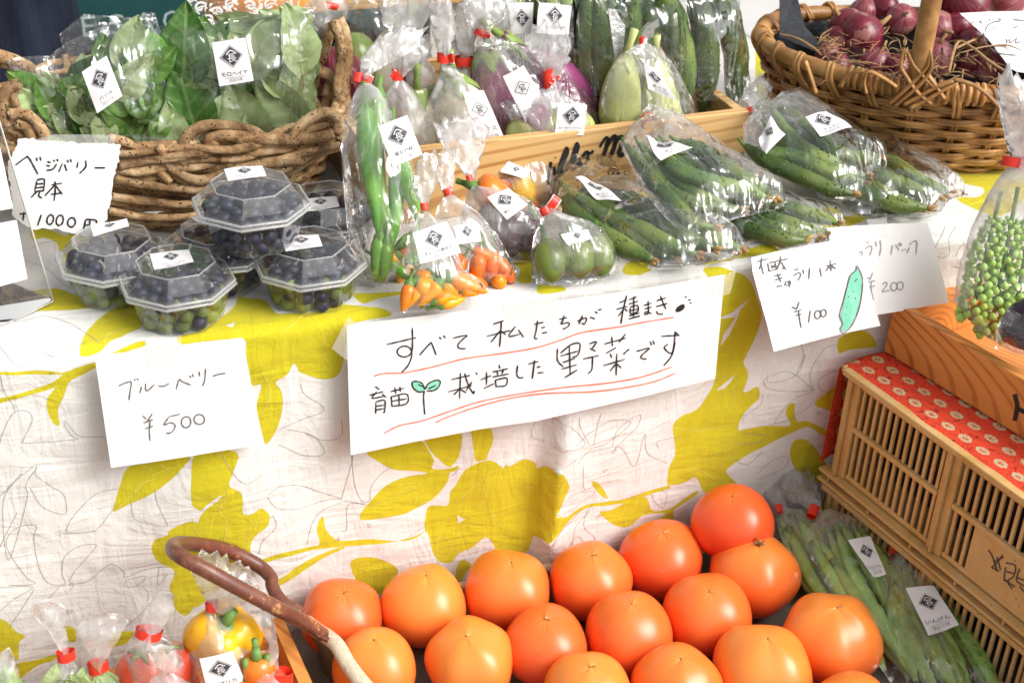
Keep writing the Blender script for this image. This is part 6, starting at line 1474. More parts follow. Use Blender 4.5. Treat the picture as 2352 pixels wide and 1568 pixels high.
for i, (x, y, w, h, ripe, lb_) in enumerate(toms):
    rnd = random.Random(i + 50)
    z = -.322 + (.028 if i == 5 else 0)
    c = onz(x, y + 2, z)
    R_ = w / 2 * np.linalg.norm(c - CP) / FL
    if i == 5: c = ony(x, y, -.062)
    zr = R_ * (.90 if i not in (1, 7, 10) else .97)
    c[2] = max(c[2], ZT + zr * .97 + .001) if i != 5 else c[2]
    lob, ph_ = rnd.choice((3, 4, 5)), rnd.uniform(0, 6)
    def shape(th, ph, lob=lob, ph_=ph_, s=rnd.uniform(.018, .050), i=i):
        top = math.exp(-(th / .32) ** 2)
        return 1 + s * math.cos(lob * ph + ph_) * math.sin(th) ** 1.5 + .012 * math.cos(2 * ph + i) - .035 * top * .0 + .02 * nz(math.cos(ph) * 1.2, math.sin(ph) * 1.2, th + i) - .012 * math.exp(-(th / .05) ** 2)
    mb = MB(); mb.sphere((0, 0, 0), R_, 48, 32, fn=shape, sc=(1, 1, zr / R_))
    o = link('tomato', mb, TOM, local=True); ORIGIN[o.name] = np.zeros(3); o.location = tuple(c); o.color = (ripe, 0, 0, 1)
    dv = (CP - c); az = math.atan2(dv[1], dv[0]); tl = rnd.uniform(.0, .22)
    o.rotation_euler = Vector((math.cos(az + rnd.uniform(-.9, .9)) * tl, math.sin(az + rnd.uniform(-.9, .9)) * tl, 1)).to_track_quat('Z', 'Y').to_euler()
    tag(o, lb_, 'tomato', 'big orange tomatoes in the canvas carrier')
    mb = MB(); zt = zr * (1 - .015)
    if i == 6:
        for k in range(4): mb.tube([(0, 0, zt), (.003 * math.cos(k * 1.7), .003 * math.sin(k * 1.7), zt + .004), (.007 * math.cos(k * 1.7 + .5), .006 * math.sin(k * 1.7 + .5), zt + .0055)], [.0016, .0012, .0008], 5)
    else:
        mb.sphere((0, 0, zt), .0013, 6, 4); mb.tube([(0, 0, zt), (.003, .001, zt + .0012), (.0055, .0005, zt + .001)] if i % 3 == 0 else [(0, 0, zt), (.001, 0, zt + .001)], .0005, 4)
    link('blossom_scar', mb, SCAR, o)
# ------------------------------------------------------------------ stacked tan plastic crates, red cloth and cedar box on the right
CE = np.array([.19, -.982, 0.]); CE /= np.linalg.norm(CE); CN = np.array([-.982, -.19, 0.]); CN /= np.linalg.norm(CN)   # along the long side / out of it (to the left)
C0 = ony(1958, 846, -.038)
ZC = C0[2]
print('crate top', C0)
g = NT('tan_crate_plastic'); n1 = g.noise(14, 6, .7); n2 = g.noise(220, 4, .7); n4 = g.noise(50, 3, .6, g.mapping((1, 1, .15)))
col = g.mix(g.ramp(n4.outputs[0], [(.35, (0, 0, 0)), (.7, (.7, .7, .7))]).outputs[0], g.ramp(n1.outputs[0], [(.28, (.46, .24, .055)), (.5, (.60, .37, .13)), (.75, (.70, .49, .24))]).outputs[0], (.64, .43, .20))
vo = g.n('TexVoronoi'); vo.inputs['Scale'].default_value = 90; g.l(g.tc.outputs['Object'], vo.inputs['Vector']); n5 = g.noise(25, 2, .5)
dirt = g.math('MULTIPLY', g.math('LESS_THAN', vo.outputs['Distance'], .09), g.math('GREATER_THAN', n5.outputs[0], .58)); col = g.mix(g.math('MULTIPLY', dirt, .8), col, (.10, .055, .02))
g.principled(col, .55, g.bump(n2.outputs[0], .35, .0008), .3); CR_M = g.m
LEN, WID = .50, .34
def crate(ztop, hgt, label, first):
    t = thing('plastic_crate', label, 'crate', C0 + CE * LEN / 2 - CN * WID / 2 + np.array([0, 0, ztop - hgt - C0[2]]), 'stacked tan crates')
    def P_(e, w, z): return C0 + CE * e - CN * w + np.array([0, 0, z - C0[2]])      # e along, w depth inwards, z absolute
    def bx(name, e0, e1, w0, w1, z0, z1, bev=.0012):
        mb = MB(); mb.box((P_(e0, w0, z0) + P_(e1, w1, z1)) / 2, CE * (e1 - e0) / 2, -CN * (w1 - w0) / 2, np.array([0, 0, (z1 - z0) / 2]))
        o = link(name, mb, CR_M, t, smooth=False)
        if bev: b = o.modifiers.new('edge', 'BEVEL'); b.width = bev; b.segments = 2
        return o
    zb = ztop - hgt
    # long left face: rim, posts, rails, slats
    bx('rim', -.004, LEN, -.010, .004, ztop - .007, ztop)
    bx('rim', -.010, -.0045, -.006, WID, ztop - .007, ztop)
    bx('ledge', -.012, LEN, -.012, .004, zb + .012, zb + .016); bx('ledge', -.012, LEN, -.012, .004, zb, zb + .004)
    zl, zm, zu = zb + .018, zb + hgt * .56, ztop - .009
    posts = [0.0, .150, .300, .450]; 
    for p in posts: bx('post', p, p + .020, -.004, .0035, zb + .0165, ztop - .0075); bx('post_rib', p + .008, p + .011, -.009, -.0045, zb + .0165, ztop - .0075)
    for i in range(8): bx('base_rib', .002 + i * .066, .0045 + i * .066, -.0105, .002, zb + .0045, zb + .0115)
    bx('base_web', 0, LEN, .001, .003, zb + .0045, zb + .0115, 0)
    for p0, p1 in zip(posts[:-1], posts[1:]):
        a, b = p0 + .0205, p1 - .0005
        bx('rail', a, b, -.005, .0015, zm - .003, zm + .003); bx('rail', a, b, -.002, .0015, zu - .006, zu); bx('rail', a, b, -.002, .0015, zl, zl + .006)
        n = 13
        for k in range(n):
            c = a + (b - a) * (k + .5) / n
            bx('slat', c - .0019, c + .0019, -.0015, .0012, zm + .0033, zu - .0062, 0)
            blank = first and p0 >= .149 and k > 2
            if not blank: bx('slat', c - .0019, c + .0019, -.0015, .0012, zl + .0062, zm - .0033, 0)
        if first and p0 >= .149: bx('blank_panel', a + (b - a) * 3.2 / n, b, -.0018, .0013, zl + .0062, zm - .0033, 0)
    # far short face
    for k in range(24): bx('slat', .001, .003, .010 + k * .0135, .016 + k * .0135, zb + .0165, ztop - .0075, 0)
    # closed far side and floor
    bx('back_wall', 0, LEN, WID - .003, WID, zb + .004, ztop, 0); bx('floor_panel', .004, LEN, .005, WID - .004, zb, zb + .003, 0)
    return t, P_
cr1, PC = crate(ZC, .150, 'upper tan plastic crate with slatted side and marker writing', True)
cr2, _ = crate(ZC - .153, .150, 'lower tan plastic crate beneath the slatted one', False)
INNER_SHADE = skin('inner_shade', (.025, .02, .018), (.012, .010, .01), rough=.8)  # near-black blocks paint in the shade seen between the crate slats
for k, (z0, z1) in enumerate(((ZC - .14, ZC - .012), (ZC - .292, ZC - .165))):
    mb = MB(); mb.box(C0 + CE * .25 - CN * .19 + np.array([0, 0, (z0 + z1) / 2 - C0[2]]), CE * .235, CN * .135, (0, 0, (z1 - z0) / 2)); tag(link('crate_shade_block', mb, INNER_SHADE, smooth=False), ('dark block standing in for the shade inside the upper crate', 'dark block standing in for the shade inside the lower crate')[k], 'load')
# marker writing on the blank panel (upside down kanji)
WPL = Plane(PC(.2, -.0018, ZC - .10), CN)
mb = MB()
def wf(x, y, o): return WPL.hit(x, y, o)
T = "2106,650 2130,690 2150,745 2165,800;2205,685 2160,745 2130,770;2125,770 2180,800;2140,735 2210,700;2165,700 2190,790;2225,770 2215,850 2250,870;2225,740 2290,760 2280,830 2240,860;2230,800 2285,815;2210,855 2290,905;2240,880 2270,920;2320,780 2300,860 2351,900;2300,840 2351,860;2320,900 2351,940"
for s in strokes(T, 1568, 1045, 3): ribbon(mb, s, 1.7, wf, .0006, 0, 5, False)
link('marker_writing', mb, skin('faded_marker', (.13, .10, .08), (.08, .06, .05), rough=.7, bump=0), cr1, smooth=False)
# red printed cloth on the crate
def red_cloth():
    g = NT('red_floral_cotton'); uvm = g.n('Attribute'); uvm.attribute_name = 'cloth_uv'
    v = uvm.outputs['Vector']; sp = g.n('SeparateXYZ'); g.l(v, sp.inputs[0])
    S = 42.0; x = g.math('MULTIPLY', sp.outputs[0], S); y = g.math('MULTIPLY', sp.outputs[1], S)
    row = g.math('FLOOR', y); x2 = g.math('ADD', x, g.math('MULTIPLY', g.math('MODULO', g.math('ABSOLUTE', row), 2.0), .5))
    fx = g.math('SUBTRACT', g.math('FRACT', x2), .5); fy = g.math('SUBTRACT', g.math('FRACT', y), .5)
    n1 = g.noise(400, 2, .5, v); n2 = g.noise(900, 2, .5, v)
    r = g.math('SQRT', g.math('ADD', g.math('MULTIPLY', g.math('MULTIPLY', fx, fx), 1.0), g.math('MULTIPLY', g.math('MULTIPLY', fy, fy), 1.9)))
    an = g.math('ARCTAN2', fy, fx); rl = g.math('ADD', r, g.math('MULTIPLY', g.math('ABSOLUTE', g.math('SINE', g.math('MULTIPLY', an, 4))), .045)); rl = g.math('ADD', rl, g.math('MULTIPLY', n1.outputs[0], .06))
    flower = g.math('LESS_THAN', rl, .38); core = g.math('LESS_THAN', rl, .22)
    col = g.mix(flower, (.72, .070, .032), (.66, .54, .36)); col = g.mix(g.math('MULTIPLY', g.math('GREATER_THAN', n2.outputs[0], .52), flower), col, (.44, .30, .12)); col = g.mix(g.math('MULTIPLY', core, g.math('GREATER_THAN', n1.outputs[0], .47)), col, (.55, .10, .04))
    wv = g.noise(60, 2, .5, v, 1.5); vine = g.math('LESS_THAN', g.math('ABSOLUTE', g.math('SUBTRACT', wv.outputs[0], .5)), .012); vine = g.math('MULTIPLY', vine, g.math('SUBTRACT', 1, flower)); col = g.mix(vine, col, (.25, .02, .02))
    g.principled(col, .85, g.bump(g.noise(700, 2, .5, v).outputs[0], .3, .0004), .15); return g.m
mb = MB(); vs = []; uvs = []; NU, NV = 60, 40
for j in range(NV + 1):
    for i in range(NU + 1):
        e = -.14 + .62 * i / NU; w = -.006 + .36 * j / NV      # over the far edge and a touch over the rim
        zz = ZC + .0016 + .0012 * nz(e * 30, w * 30, 2)
        wob = .004 * nz(e * 14, 3, 1)
        if w < .0 : zz -= .0035
        if e < -.012: dz = -.012 - e; p = C0 + CE * (-.014 - .003 * math.sin(w * 60)) - CN * (w + dz * .12 * math.sin(w * 40)) + np.array([0, 0, zz - dz - C0[2]])
        else: p = C0 + CE * e - CN * (w + wob * (1 if j == 0 else 0)) + np.array([0, 0, zz - C0[2]])
        vs.append(p); uvs.append((e, w, 0))
mb.add(vs, [(j * (NU + 1) + i, j * (NU + 1) + i + 1, (j + 1) * (NU + 1) + i + 1, (j + 1) * (NU + 1) + i) for j in range(NV) for i in range(NU)])
rc = link('red_cloth', mb, red_cloth()); tag(rc, 'red cotton cloth with small cream flowers spread over the crate', 'cloth')
a = rc.data.attributes.new('cloth_uv', 'FLOAT_VECTOR', 'POINT'); a.data.foreach_set('vector', [c for q in uvs for c in q])
# cedar box
W0 = onz(2030, 806, ZC + .004); W0t = W0 + np.array([0, 0, .062])
WE = onz(2352, 1008, ZC + .004) - W0; WE /= np.linalg.norm(WE); WN = np.array([WE[1], -WE[0], 0.])         # WN points left/out
if WN @ CN < 0: WN = -WN
wb = thing('cedar_box', 'orange cedar box with one black brush stroke standing on the red cloth', 'wooden box', W0 + WE * .2 - WN * .1)
def wbd(c, ax, ay, az):
    mb = MB(); mb.box(c, ax, ay, az); o = link('board', mb, CEDAR, wb, smooth=False); b = o.modifiers.new('edge', 'BEVEL'); b.width = .0012; b.segments = 2
HZ_ = .060; u3 = np.array([0, 0, 1.])
wbd(W0 + WE * .24 - WN * .0065 + u3 * HZ_ / 2, WE * .24, WN * .0065, u3 * HZ_ / 2)
wbd(W0 + WE * .0065 - WN * .125 + u3 * (HZ_ / 2 - .001), WE * .0065, WN * .111, u3 * (HZ_ / 2 - .001))
wbd(W0 + WE * .24 - WN * .243 + u3 * HZ_ / 2, WE * .24, WN * .0065, u3 * HZ_ / 2)
wbd(W0 + WE * .24 - WN * .125 + u3 * .004, WE * .226, WN * .111, u3 * .003)
WF = Plane(W0, WN); mb = MB()
for s in ("2330,905 2336,930 2334,948 2330,966", "2338,938 2360,950 2372,956"): ribbon(mb, px(s), 5, lambda x, y, o: WF.hit(x, y, o), .0007, 0, 5, False)
link('brush_lettering', mb, INK, wb, smooth=False)
# tall bag of green seed heads standing in the cedar box
SP = Plane(W0 + WE * .12 - WN * .06, (-.25, -.93, .28)); 
B = tall('tall clear bag of green seed heads with a red tape band at the right edge', "2190,690 2200,620 2232,520 2272,440 2306,392 2320,380 2324,366 2310,320 2300,262 2290,215 2300,170 2318,160 2345,180 2372,230 2380,300 2376,366 2380,384 2420,430 2440,560 2440,820 2330,810 2250,765", SP, .042, [(2340, 374)], seed=91, crumple=.006, edge=.5, hz_neck=.5)
tie(B, 2334, 373, 62, 22, -5, SP, off=.008, r=.008)
g = NT('green_seed_skin'); n1 = g.noise(40, 3, .5); oi = g.n('ObjectInfo'); g.principled(g.ramp(n1.outputs[0], [(.3, (.26, .50, .06)), (.7, (.52, .72, .20))]).outputs[0], .3, None, .5); SEED = g.m
rnd = random.Random(8)
for q, (a_, b_) in enumerate((((2285, 500), (2228, 735)), ((2325, 500), (2272, 775)), ((2368, 500), (2325, 760)))):
    t = thing('seed_head', ('long green seed head at the left of the tall bag', 'long green seed head in the middle of the tall bag', 'long green seed head at the right of the tall bag')[q], 'seed head', SP.hit(b_[0], b_[1]), 'green seed heads in the tall bag')
    A_, B_ = SP.hit(*a_, -.004), SP.hit(*b_, .0); mb = MB(); mb.tube(catmull([A_ + (A_ - B_) * .25, A_, B_], 6), .0022, 6); link('stem', mb, STEMG, t)
    sm = bpy.data.meshes.new('seed'); mb = MB(); mb.sphere((0, 0, 0), 1, 10, 7); sm.from_pydata(mb.v, [], mb.f); sm.materials.append(SEED); sm.polygons.foreach_set('use_smooth', [True] * len(sm.polygons))
    for k in range(99):
        f = (k + .5) / 99; c = A_ * (1 - f) + B_ * f; aa = k * 2.4; r = .005 + .011 * min(1, f * 3) * (1 - .3 * f); s_ = rnd.uniform(.0032, .0050) * (.7 + .5 * f)
        d0 = (B_ - A_); d0 /= np.linalg.norm(d0); u_ = np.cross(d0, SP.n); c = c + u_ * math.cos(aa) * r + SP.n * math.sin(aa) * r
        o = bpy.data.objects.new('seed', sm); COL.objects.link(o); o.parent = t; o.location = tuple(c - ORIGIN[t.name]); o.scale = (s_, s_, s_)
EP = Plane(W0 + WE * .20 - WN * .05, (-.25, -.93, .28))
eggplant("2420,705 2385,725 2352,760 2335,795", EP, 0, [.012, .021, .026, .024, .015], EGGDARK, 'dark aubergine in a bag at the right edge inside the cedar box', 'aubergines in the cedar box')
bag('clear bag over the dark aubergine at the right edge', "2285,800 2290,750 2310,710 2360,690 2440,690 2440,830 2330,815", EP, .034, seed=92)

# ------------------------------------------------------------------ bags of green beans lying beside the crate
def bean(path, plane, off, r, label, seed):
    P = catmull(pathpx(path, plane, off), 8)
    mb = MB(); mb.tube(P, [r * q for q in (.3, .8, 1, 1, 1, .95, .8, .3)], 10, flat=.78, up=plane.n, rfun=lambda t, a: 1 + .13 * math.sin(t * 55 + seed) * abs(math.cos(a)))
    o = link('green_bean', mb, BEAN, origin=P[len(P) // 2]); tag(o, label, 'green bean', 'green beans in tied bags')
    d = P[0] - P[2]; d /= np.linalg.norm(d); mb = MB(); mb.tube([P[0], P[0] + d * .008], [r * .35, r * .5], 6); link('stem', mb, STEMG, o)
rnd = random.Random(21)
for q, (lab, ol, z, nk, paths, ti, sd, st_) in enumerate((
    ('leftmost bean bag half under the others with two red bands', "1790,1230 1784,1188 1782,1166 1758,1135 1772,1112 1800,1120 1806,1165 1862,1180 1905,1290 1960,1400 2010,1520 1930,1440 1858,1345", -.338, (1795, 1170),
     [((1800, 1200), (1870, 1330), (1960, 1440)), ((1820, 1195), (1880, 1290), (1950, 1400)), ((1850, 1190), (1900, 1270), (1960, 1380)), ((1800, 1225), (1850, 1320), (1920, 1410))], (1790, 1168, 18, 22, 0), 93, None),
    ('middle bean bag with a big crinkled tuft and a tilted label', "1850,1260 1856,1212 1876,1188 1862,1172 1815,1140 1790,1115 1798,1092 1830,1074 1866,1092 1884,1150 1888,1176 1930,1182 1990,1202 2040,1240 2100,1330 2150,1420 2200,1500 2240,1590 2060,1590 2000,1500 1940,1420 1885,1320", -.325, (1872, 1176),
     [((1880, 1240), (1950, 1360), (2060, 1520)), ((1905, 1220), (1960, 1340), (2020, 1440), (2090, 1560)), ((1935, 1215), (1990, 1300), (2050, 1400), (2130, 1540)), ((1970, 1220), (2030, 1320), (2100, 1440), (2160, 1560)), ((1870, 1260), (1920, 1350), (1990, 1450), (2030, 1540)), ((1900, 1290), (1970, 1400), (2060, 1500)), ((2000, 1230), (2050, 1300), (2120, 1420))], (1868, 1172, 24, 32, -20), 94, [(1947, 1240), (2000, 1230), (2035, 1320), (2006, 1323)]),
    ('right bean bag lying against the crate with a large label', "2030,1345 2034,1300 2046,1282 2044,1262 2028,1232 2048,1214 2072,1220 2066,1262 2078,1288 2132,1340 2200,1430 2262,1520 2310,1590 2110,1590 2080,1500 2048,1430", -.318, (2056, 1272),
     [((2045, 1310), (2070, 1420), (2110, 1520), (2150, 1590)), ((2060, 1300), (2090, 1400), (2150, 1520), (2190, 1590)), ((2075, 1300), (2130, 1400), (2190, 1500), (2230, 1590)), ((2090, 1300), (2150, 1380), (2230, 1500), (2280, 1590)), ((2050, 1340), (2060, 1440), (2100, 1560)), ((2085, 1320), (2140, 1440), (2200, 1580))], (2058, 1266, 30, 22, -5), 95, [(2080, 1350), (2146, 1343), (2202, 1436), (2133, 1457)]))):
    pl_ = LP(ol.split()[0].count(',') and 2000, 1400, 0); pl_ = Plane(onz(2000, 1400, z), (-.10, -.22, 1))
    B = tall(lab, ol, pl_, .018, [nk], seed=sd, crumple=.003, hz_neck=.25, mat=film_mat('thin_clear_film', .05, .9, .004, .05))
    for k, p_ in enumerate(paths):
        for m_ in range(1 + (k % 2)):
            s = ' '.join('%d,%d' % (x + m_ * 16 + rnd.uniform(-4, 4), y + m_ * 3 + rnd.uniform(-5, 5)) for x, y in p_)
            bean(s, pl_, -.006 + .007 * m_ + rnd.uniform(-.002, .004), .0088, 'pale green bean in the ' + lab.split(' with')[0].split(' half')[0].split(' lying')[0] + ', ' + ('first', 'second', 'third', 'fourth', 'fifth', 'sixth', 'seventh')[k] + (' lower' if m_ == 0 else ' upper') + ' from the left', k * 2 + m_)
    tie(B, *ti, pl_, off=.007)
    if st_: sticker(B, st_, pl_, 'いんげん', .02, curl=.001)
# ------------------------------------------------------------------ tied bags along the bottom left
LP_ = upright(-.135, 12, Z=-.33)
def low(dy): return upright(-.135 - dy, 12, Z=-.33)
GL = 'tied bags along the bottom left'
REDT = skin('small_tomato_skin', (.70, .06, .03), (.62, .10, .04), scale=30, rough=.2, bump=.03)
for q, (lab, ol, nk, ti, dy, cont) in enumerate((
    ('tied bag with a tall brush-like tuft at the far bottom left', "100,1600 118,1540 136,1514 144,1496 108,1440 68,1402 84,1385 120,1378 148,1392 150,1440 160,1498 168,1516 190,1545 200,1600", (150, 1504), (152, 1506, 44, 24, 12), .02, 'g'),
    ('tied bag with a wide fanned tuft second from the left', "180,1600 198,1555 212,1540 204,1515 174,1442 208,1406 270,1408 298,1424 262,1482 240,1520 246,1542 284,1562 300,1600", (225, 1526), (226, 1532, 48, 26, 14), .01, 'g'),
    ('bag of red tomatoes with red tape and a pale tuft', "288,1600 284,1500 300,1468 316,1454 318,1440 334,1392 368,1350 396,1368 404,1400 374,1440 352,1456 422,1480 444,1535 452,1600", (335, 1450), (342, 1456, 64, 22, -6), .0, 'r'),
    ('small bag with a blurred tuft in front of the red tomatoes', "330,1600 345,1560 375,1540 352,1520 340,1490 400,1488 420,1520 398,1545 440,1570 452,1600", (385, 1545), None, .05, 'r'),
    ('bag of a yellow paprika with an upright label inside the leather handle', "440,1600 428,1510 440,1452 466,1408 479,1396 474,1380 440,1312 430,1280 466,1274 500,1270 530,1290 562,1300 598,1350 560,1380 500,1398 548,1425 592,1470 600,1540 585,1600", (488, 1390), (487, 1393, 30, 24, 10), .0, 'y'),
    ('bag of red peppers with a narrow tuft by the wooden box side', "560,1600 566,1520 596,1500 618,1490 604,1450 575,1405 612,1398 628,1415 638,1480 640,1536 668,1560 690,1600", (634, 1540), (645, 1556, 58, 26, 6), .03, 'p'),
    ('bag at the very bottom left corner', "-40,1600 -30,1530 0,1500 20,1490 40,1520 50,1600", (10, 1520), None, .02, 'g'))):
    pl_ = low(dy); B = bag(lab, ol, pl_, .030, [nk], seed=110 + q, group=GL, hz_neck=.32, crumple=.004)
    if ti: tie(B, *ti, pl_, off=.008)
    rnd = random.Random(q)
    if cont == 'r' and q == 2:
        for k, (x, y) in enumerate(((385, 1530), (330, 1540), (400, 1590))):
            c = pl_.hit(x, y, 0); mb = MB(); mb.sphere((0, 0, 0), .026, 24, 16, sc=(1, 1, .85)); o = link('red_tomato', mb, REDT, local=True); o.location = tuple(c); ORIGIN[o.name] = np.zeros(3)
            tag(o, ('pinkish red tomato at the top of its bag', 'red tomato at the left of its bag', 'red tomato at the foot of its bag')[k], 'tomato', 'bagged red tomatoes')
            mb = MB()
            for j in range(5): mb.tube([(0, 0, .021), (.008 * math.cos(j * 1.26), .008 * math.sin(j * 1.26), .023), (.015 * math.cos(j * 1.26), .015 * math.sin(j * 1.26), .019)], [.003, .0022, .0006], 5)
            link('calyx', mb, STEMG, o)
    if cont == 'y':
        c = pl_.hit(512, 1462, -.002)
        mb = MB(); mb.sphere((0, 0, 0), .034, 40, 24, fn=lambda th, ph: 1 + .10 * math.cos(4 * ph + .6) * math.sin(th) - .38 * math.exp(-(th / .42) ** 2), sc=(1, 1, 1.05))
        o = link('paprika', mb, PEPY, local=True); o.location = tuple(c); ORIGIN[o.name] = np.zeros(3); o.rotation_euler = (.35, .1, 0); tag(o, 'glossy yellow paprika with a thick green stalk', 'paprika')
        mb = MB(); mb.sphere((0, 0, .024), .010, 12, 6, sc=(1.2, 1.2, .4)); mb.tube([(0, 0, .024), (.001, 0, .034), (.006, .002, .044)], [.006, .0048, .0055], 10); link('stalk', mb, STEMG, o)
        sticker(B, [(458, 1512), (534, 1494), (566, 1570), (480, 1600)], pl_, 'パプリカ', .032, curl=.001)
    if cont == 'p':
        for k, (x, y) in enumerate(((592, 1545), (620, 1580), (570, 1590))):
            c = pl_.hit(x, y, 0); chili([c + np.array([0, 0, .02]), c, c - np.array([.004, 0, .02])], .016, (PEPO, REDT, PEPO)[k], ('orange-red pepper at the top of the narrow bag', 'red pepper at the right of the narrow bag', 'orange-red pepper at the left of the narrow bag')[k], 'bagged red peppers', name='pepper', cat='pepper', blunt=True, seed=k)
    if cont == 'g':
        t = thing('herb_bunch', ('light green curly herbs in the far left tied bag', 'light green curly herbs in the second tied bag', '', '', '', '', 'light green curly herbs in the corner bag')[q], 'herb bunch', pl_.hit(nk[0], 1600))
        for k in range(9): put_leaf(t, rnd.choice(LM['pale']), pl_, nk[0] + rnd.uniform(-34, 34), 1575 + rnd.uniform(-20, 15), rnd.uniform(0, .015), rnd.uniform(30, 150), .5, rnd.uniform(-.6, .6), rnd.uniform(-.8, .8))
tie_p = low(.0)
# ------------------------------------------------------------------ low bench in front of the stall that carries crates and carrier
ZB = ZC - .303 - .001
bn_ = thing('low_bench', 'low wooden bench in front of the stall carrying the crates and the tomato carrier', 'bench', (.2, -.33, -.72))
for k in range(5):
    mb = MB(); mb.box((.15, -.60 + k * .125, ZB - .011), (.85, 0, 0), (0, .060, 0), (0, 0, .010)); link('plank', mb, MATS['table_wood'], bn_, smooth=False)
for sx in (-.6, .9):
    for sy in (-.6, -.12):
        mb = MB(); mb.box((sx, sy, (ZB - .022 - .72) / 2), (.025, 0, 0), (0, .025, 0), (0, 0, (ZB - .022 + .72) / 2 - .0005)); link('leg', mb, MATS['table_wood'], bn_, smooth=False)
tr_ = thing('shallow_box', 'shallow wooden box under the canvas carrier', 'wooden box', (.03, -.25, ZB))
hz_ = (ZT - .010) - ZB
mb = MB(); mb.box((.03, -.25, ZB + hz_ / 2), (.22, 0, 0), (0, .20, 0), (0, 0, hz_ / 2 - .001)); link('box_body', mb, MATS['table_wood'], tr_, smooth=False)
print('bench', ZB, hz_)
# ------------------------------------------------------------------ behind the stall: dark crates and stock, a board, a person in navy
TEAL = skin('dark_teal_plastic', (.012, .085, .085), (.006, .045, .048), scale=6, rough=.5)
BLACKP = skin('black_plastic', (.012, .012, .014), (.006, .006, .008), scale=6, rough=.45)
def far_crate(x, y, w, d, h, z, mat, label, stripes, text=None):
    t = thing('stock_crate', label, 'crate', (x, y, z), 'dark stock crates behind the stall')
    n = stripes
    for k in range(n):
        zz = z + h * (k + .5) / n; mb = MB(); mb.box((x, y - d / 2, zz), (w / 2, 0, 0), (0, .006, 0), (0, 0, h / n * .34)); link('slat', mb, mat, t, smooth=False)
        mb = MB(); mb.box((x - w / 2 + .006, y, zz), (.006, 0, 0), (0, d / 2 - .007, 0), (0, 0, h / n * .34)); link('slat', mb, mat, t, smooth=False)
    for sx in (-1, -.33, .33, 1):
        mb = MB(); mb.box((x + sx * (w / 2 - .012), y - d / 2 + .011, z + h / 2), (.012, 0, 0), (0, .005, 0), (0, 0, h / 2)); link('post', mb, mat, t, smooth=False)
    mb = MB(); mb.box((x, y + d / 2, z + h / 2), (w / 2, 0, 0), (0, .006, 0), (0, 0, h / 2)); mb.box((x, y + .003, z + .004), (w / 2 - .013, 0, 0), (0, d / 2 - .02, 0), (0, 0, .004)); link('body', mb, mat, t, smooth=False)
    mb = MB(); mb.box((x, y + .0, z + h * .45), (w / 2 - .03, 0, 0), (0, d / 2 - .03, 0), (0, 0, h * .42)); link('load', mb, BLACKP, t, smooth=False)
    if text:
        V, F_ = text_mesh(text); s_ = .045; mb = MB(); mb.add([(x - w * .36 + a * s_, y - d / 2 - .0066, z + h * .10 + b * s_) for a, b in V], F_); link('lettering', mb, skin('faded_white_print', (.45, .55, .52), (.3, .4, .38), rough=.7), t, smooth=False)
    return t
far_crate(-.17, 1.42, .58, .42, .30, -.72, BLACKP, 'black crate at the bottom of the stack behind the vine basket', 5)
far_crate(-.17, 1.42, .58, .42, .265, -.417, BLACKP, 'black crate in the middle of the stack behind the vine basket', 4, None)
far_crate(-.17, 1.42, .58, .42, .30, -.149, TEAL, 'dark teal crate with faded white lettering on top of the stack behind the basket', 2, 'ＥＳＡＯＳ　山形')
far_crate(.42, 1.42, .56, .42, .30, -.72, TEAL, 'dark teal crate low behind the tied bags', 5)
far_crate(.42, 1.42, .56, .42, .30, -.417, TEAL, 'teal latticed crate showing in the gap beside the pale board', 8)
far_crate(-.80, 1.50, .50, .42, .30, -.72, BLACKP, 'black crate behind the person', 5)
# shade behind the basket: low black pallet of stock
# pale upright board and rail
BOARD = skin('pale_board', (.66, .60, .53), (.58, .52, .45), scale=5, rough=.7)
bp = thing('pale_board', 'pale beige upright board behind the tied bags', 'board', (.34, 1.02, -.72)); 
q0 = ony(984, 30, 1.0); q1 = ony(1148, 30, 1.0)
mb = MB(); mb.box(((q0[0] + q1[0]) / 2, 1.0, -.22), ((q1[0] - q0[0]) / 2, 0, 0), (0, .012, 0), (0, 0, .50)); link('panel', mb, BOARD, bp, smooth=False)
mb = MB(); q = ony(1000, -4, .97); mb.box((q[0] + .02, .972, q[2] + .008), (.22, 0, 0), (0, .012, 0), (0, 0, .014)); link('rail', mb, PINE, bp, smooth=False)
# lace-patterned clear bag behind the herbs
LPn = upright(.40, 5)
B = bag('large clear bag printed with white swirling lace behind the herb bags', "432,60 428,-12 690,-12 690,30 640,70 500,75", LPn, .03, seed=130, crumple=.004, group='lace-printed bags')
mb = MB()
def lf(x, y, o): return LPn.hit(x, y, .034 + o)
for cx_, cy_, s_, fl in ((460, 18, 1, 1), (500, 30, 1, -1), (530, 10, 1.1, 1), (575, 15, 1, -1), (620, 12, 1.1, 1), (660, 8, 1, -1), (480, 45, .8, -1), (520, 50, .8, 1), (600, -5, .9, 1), (440, 0, .7, 1), (553, 42, .7, -1)):
    pts = [(cx_ + fl * (4 + a * 5.5) * math.cos(a * 1.5) * s_ * .62, cy_ + (4 + a * 5.5) * math.sin(a * 1.5) * s_ * .55) for a in [k * .35 for k in range(12)]]
    ribbon(mb, pts, 3.4, lf, 0, 0, 3); ribbon(mb, [(x + 3, y + 9) for x, y in pts[4:]], 2.0, lf, 0, 0, 3)
link('lace_print', mb, skin('white_film_print', (.78, .77, .76), (.72, .71, .70), scale=40, rough=.6, bump=0), B, smooth=False)
c = upright(.44, 0).hit(590, -5); mb = MB(); mb.sphere(c, .04, 16, 10, sc=(1.6, 1, 1)); tag(link('squash', mb, skin('orange_squash', (.75, .33, .06), (.7, .25, .04), rough=.4)), 'orange squash showing through the lace-printed bag', 'squash')

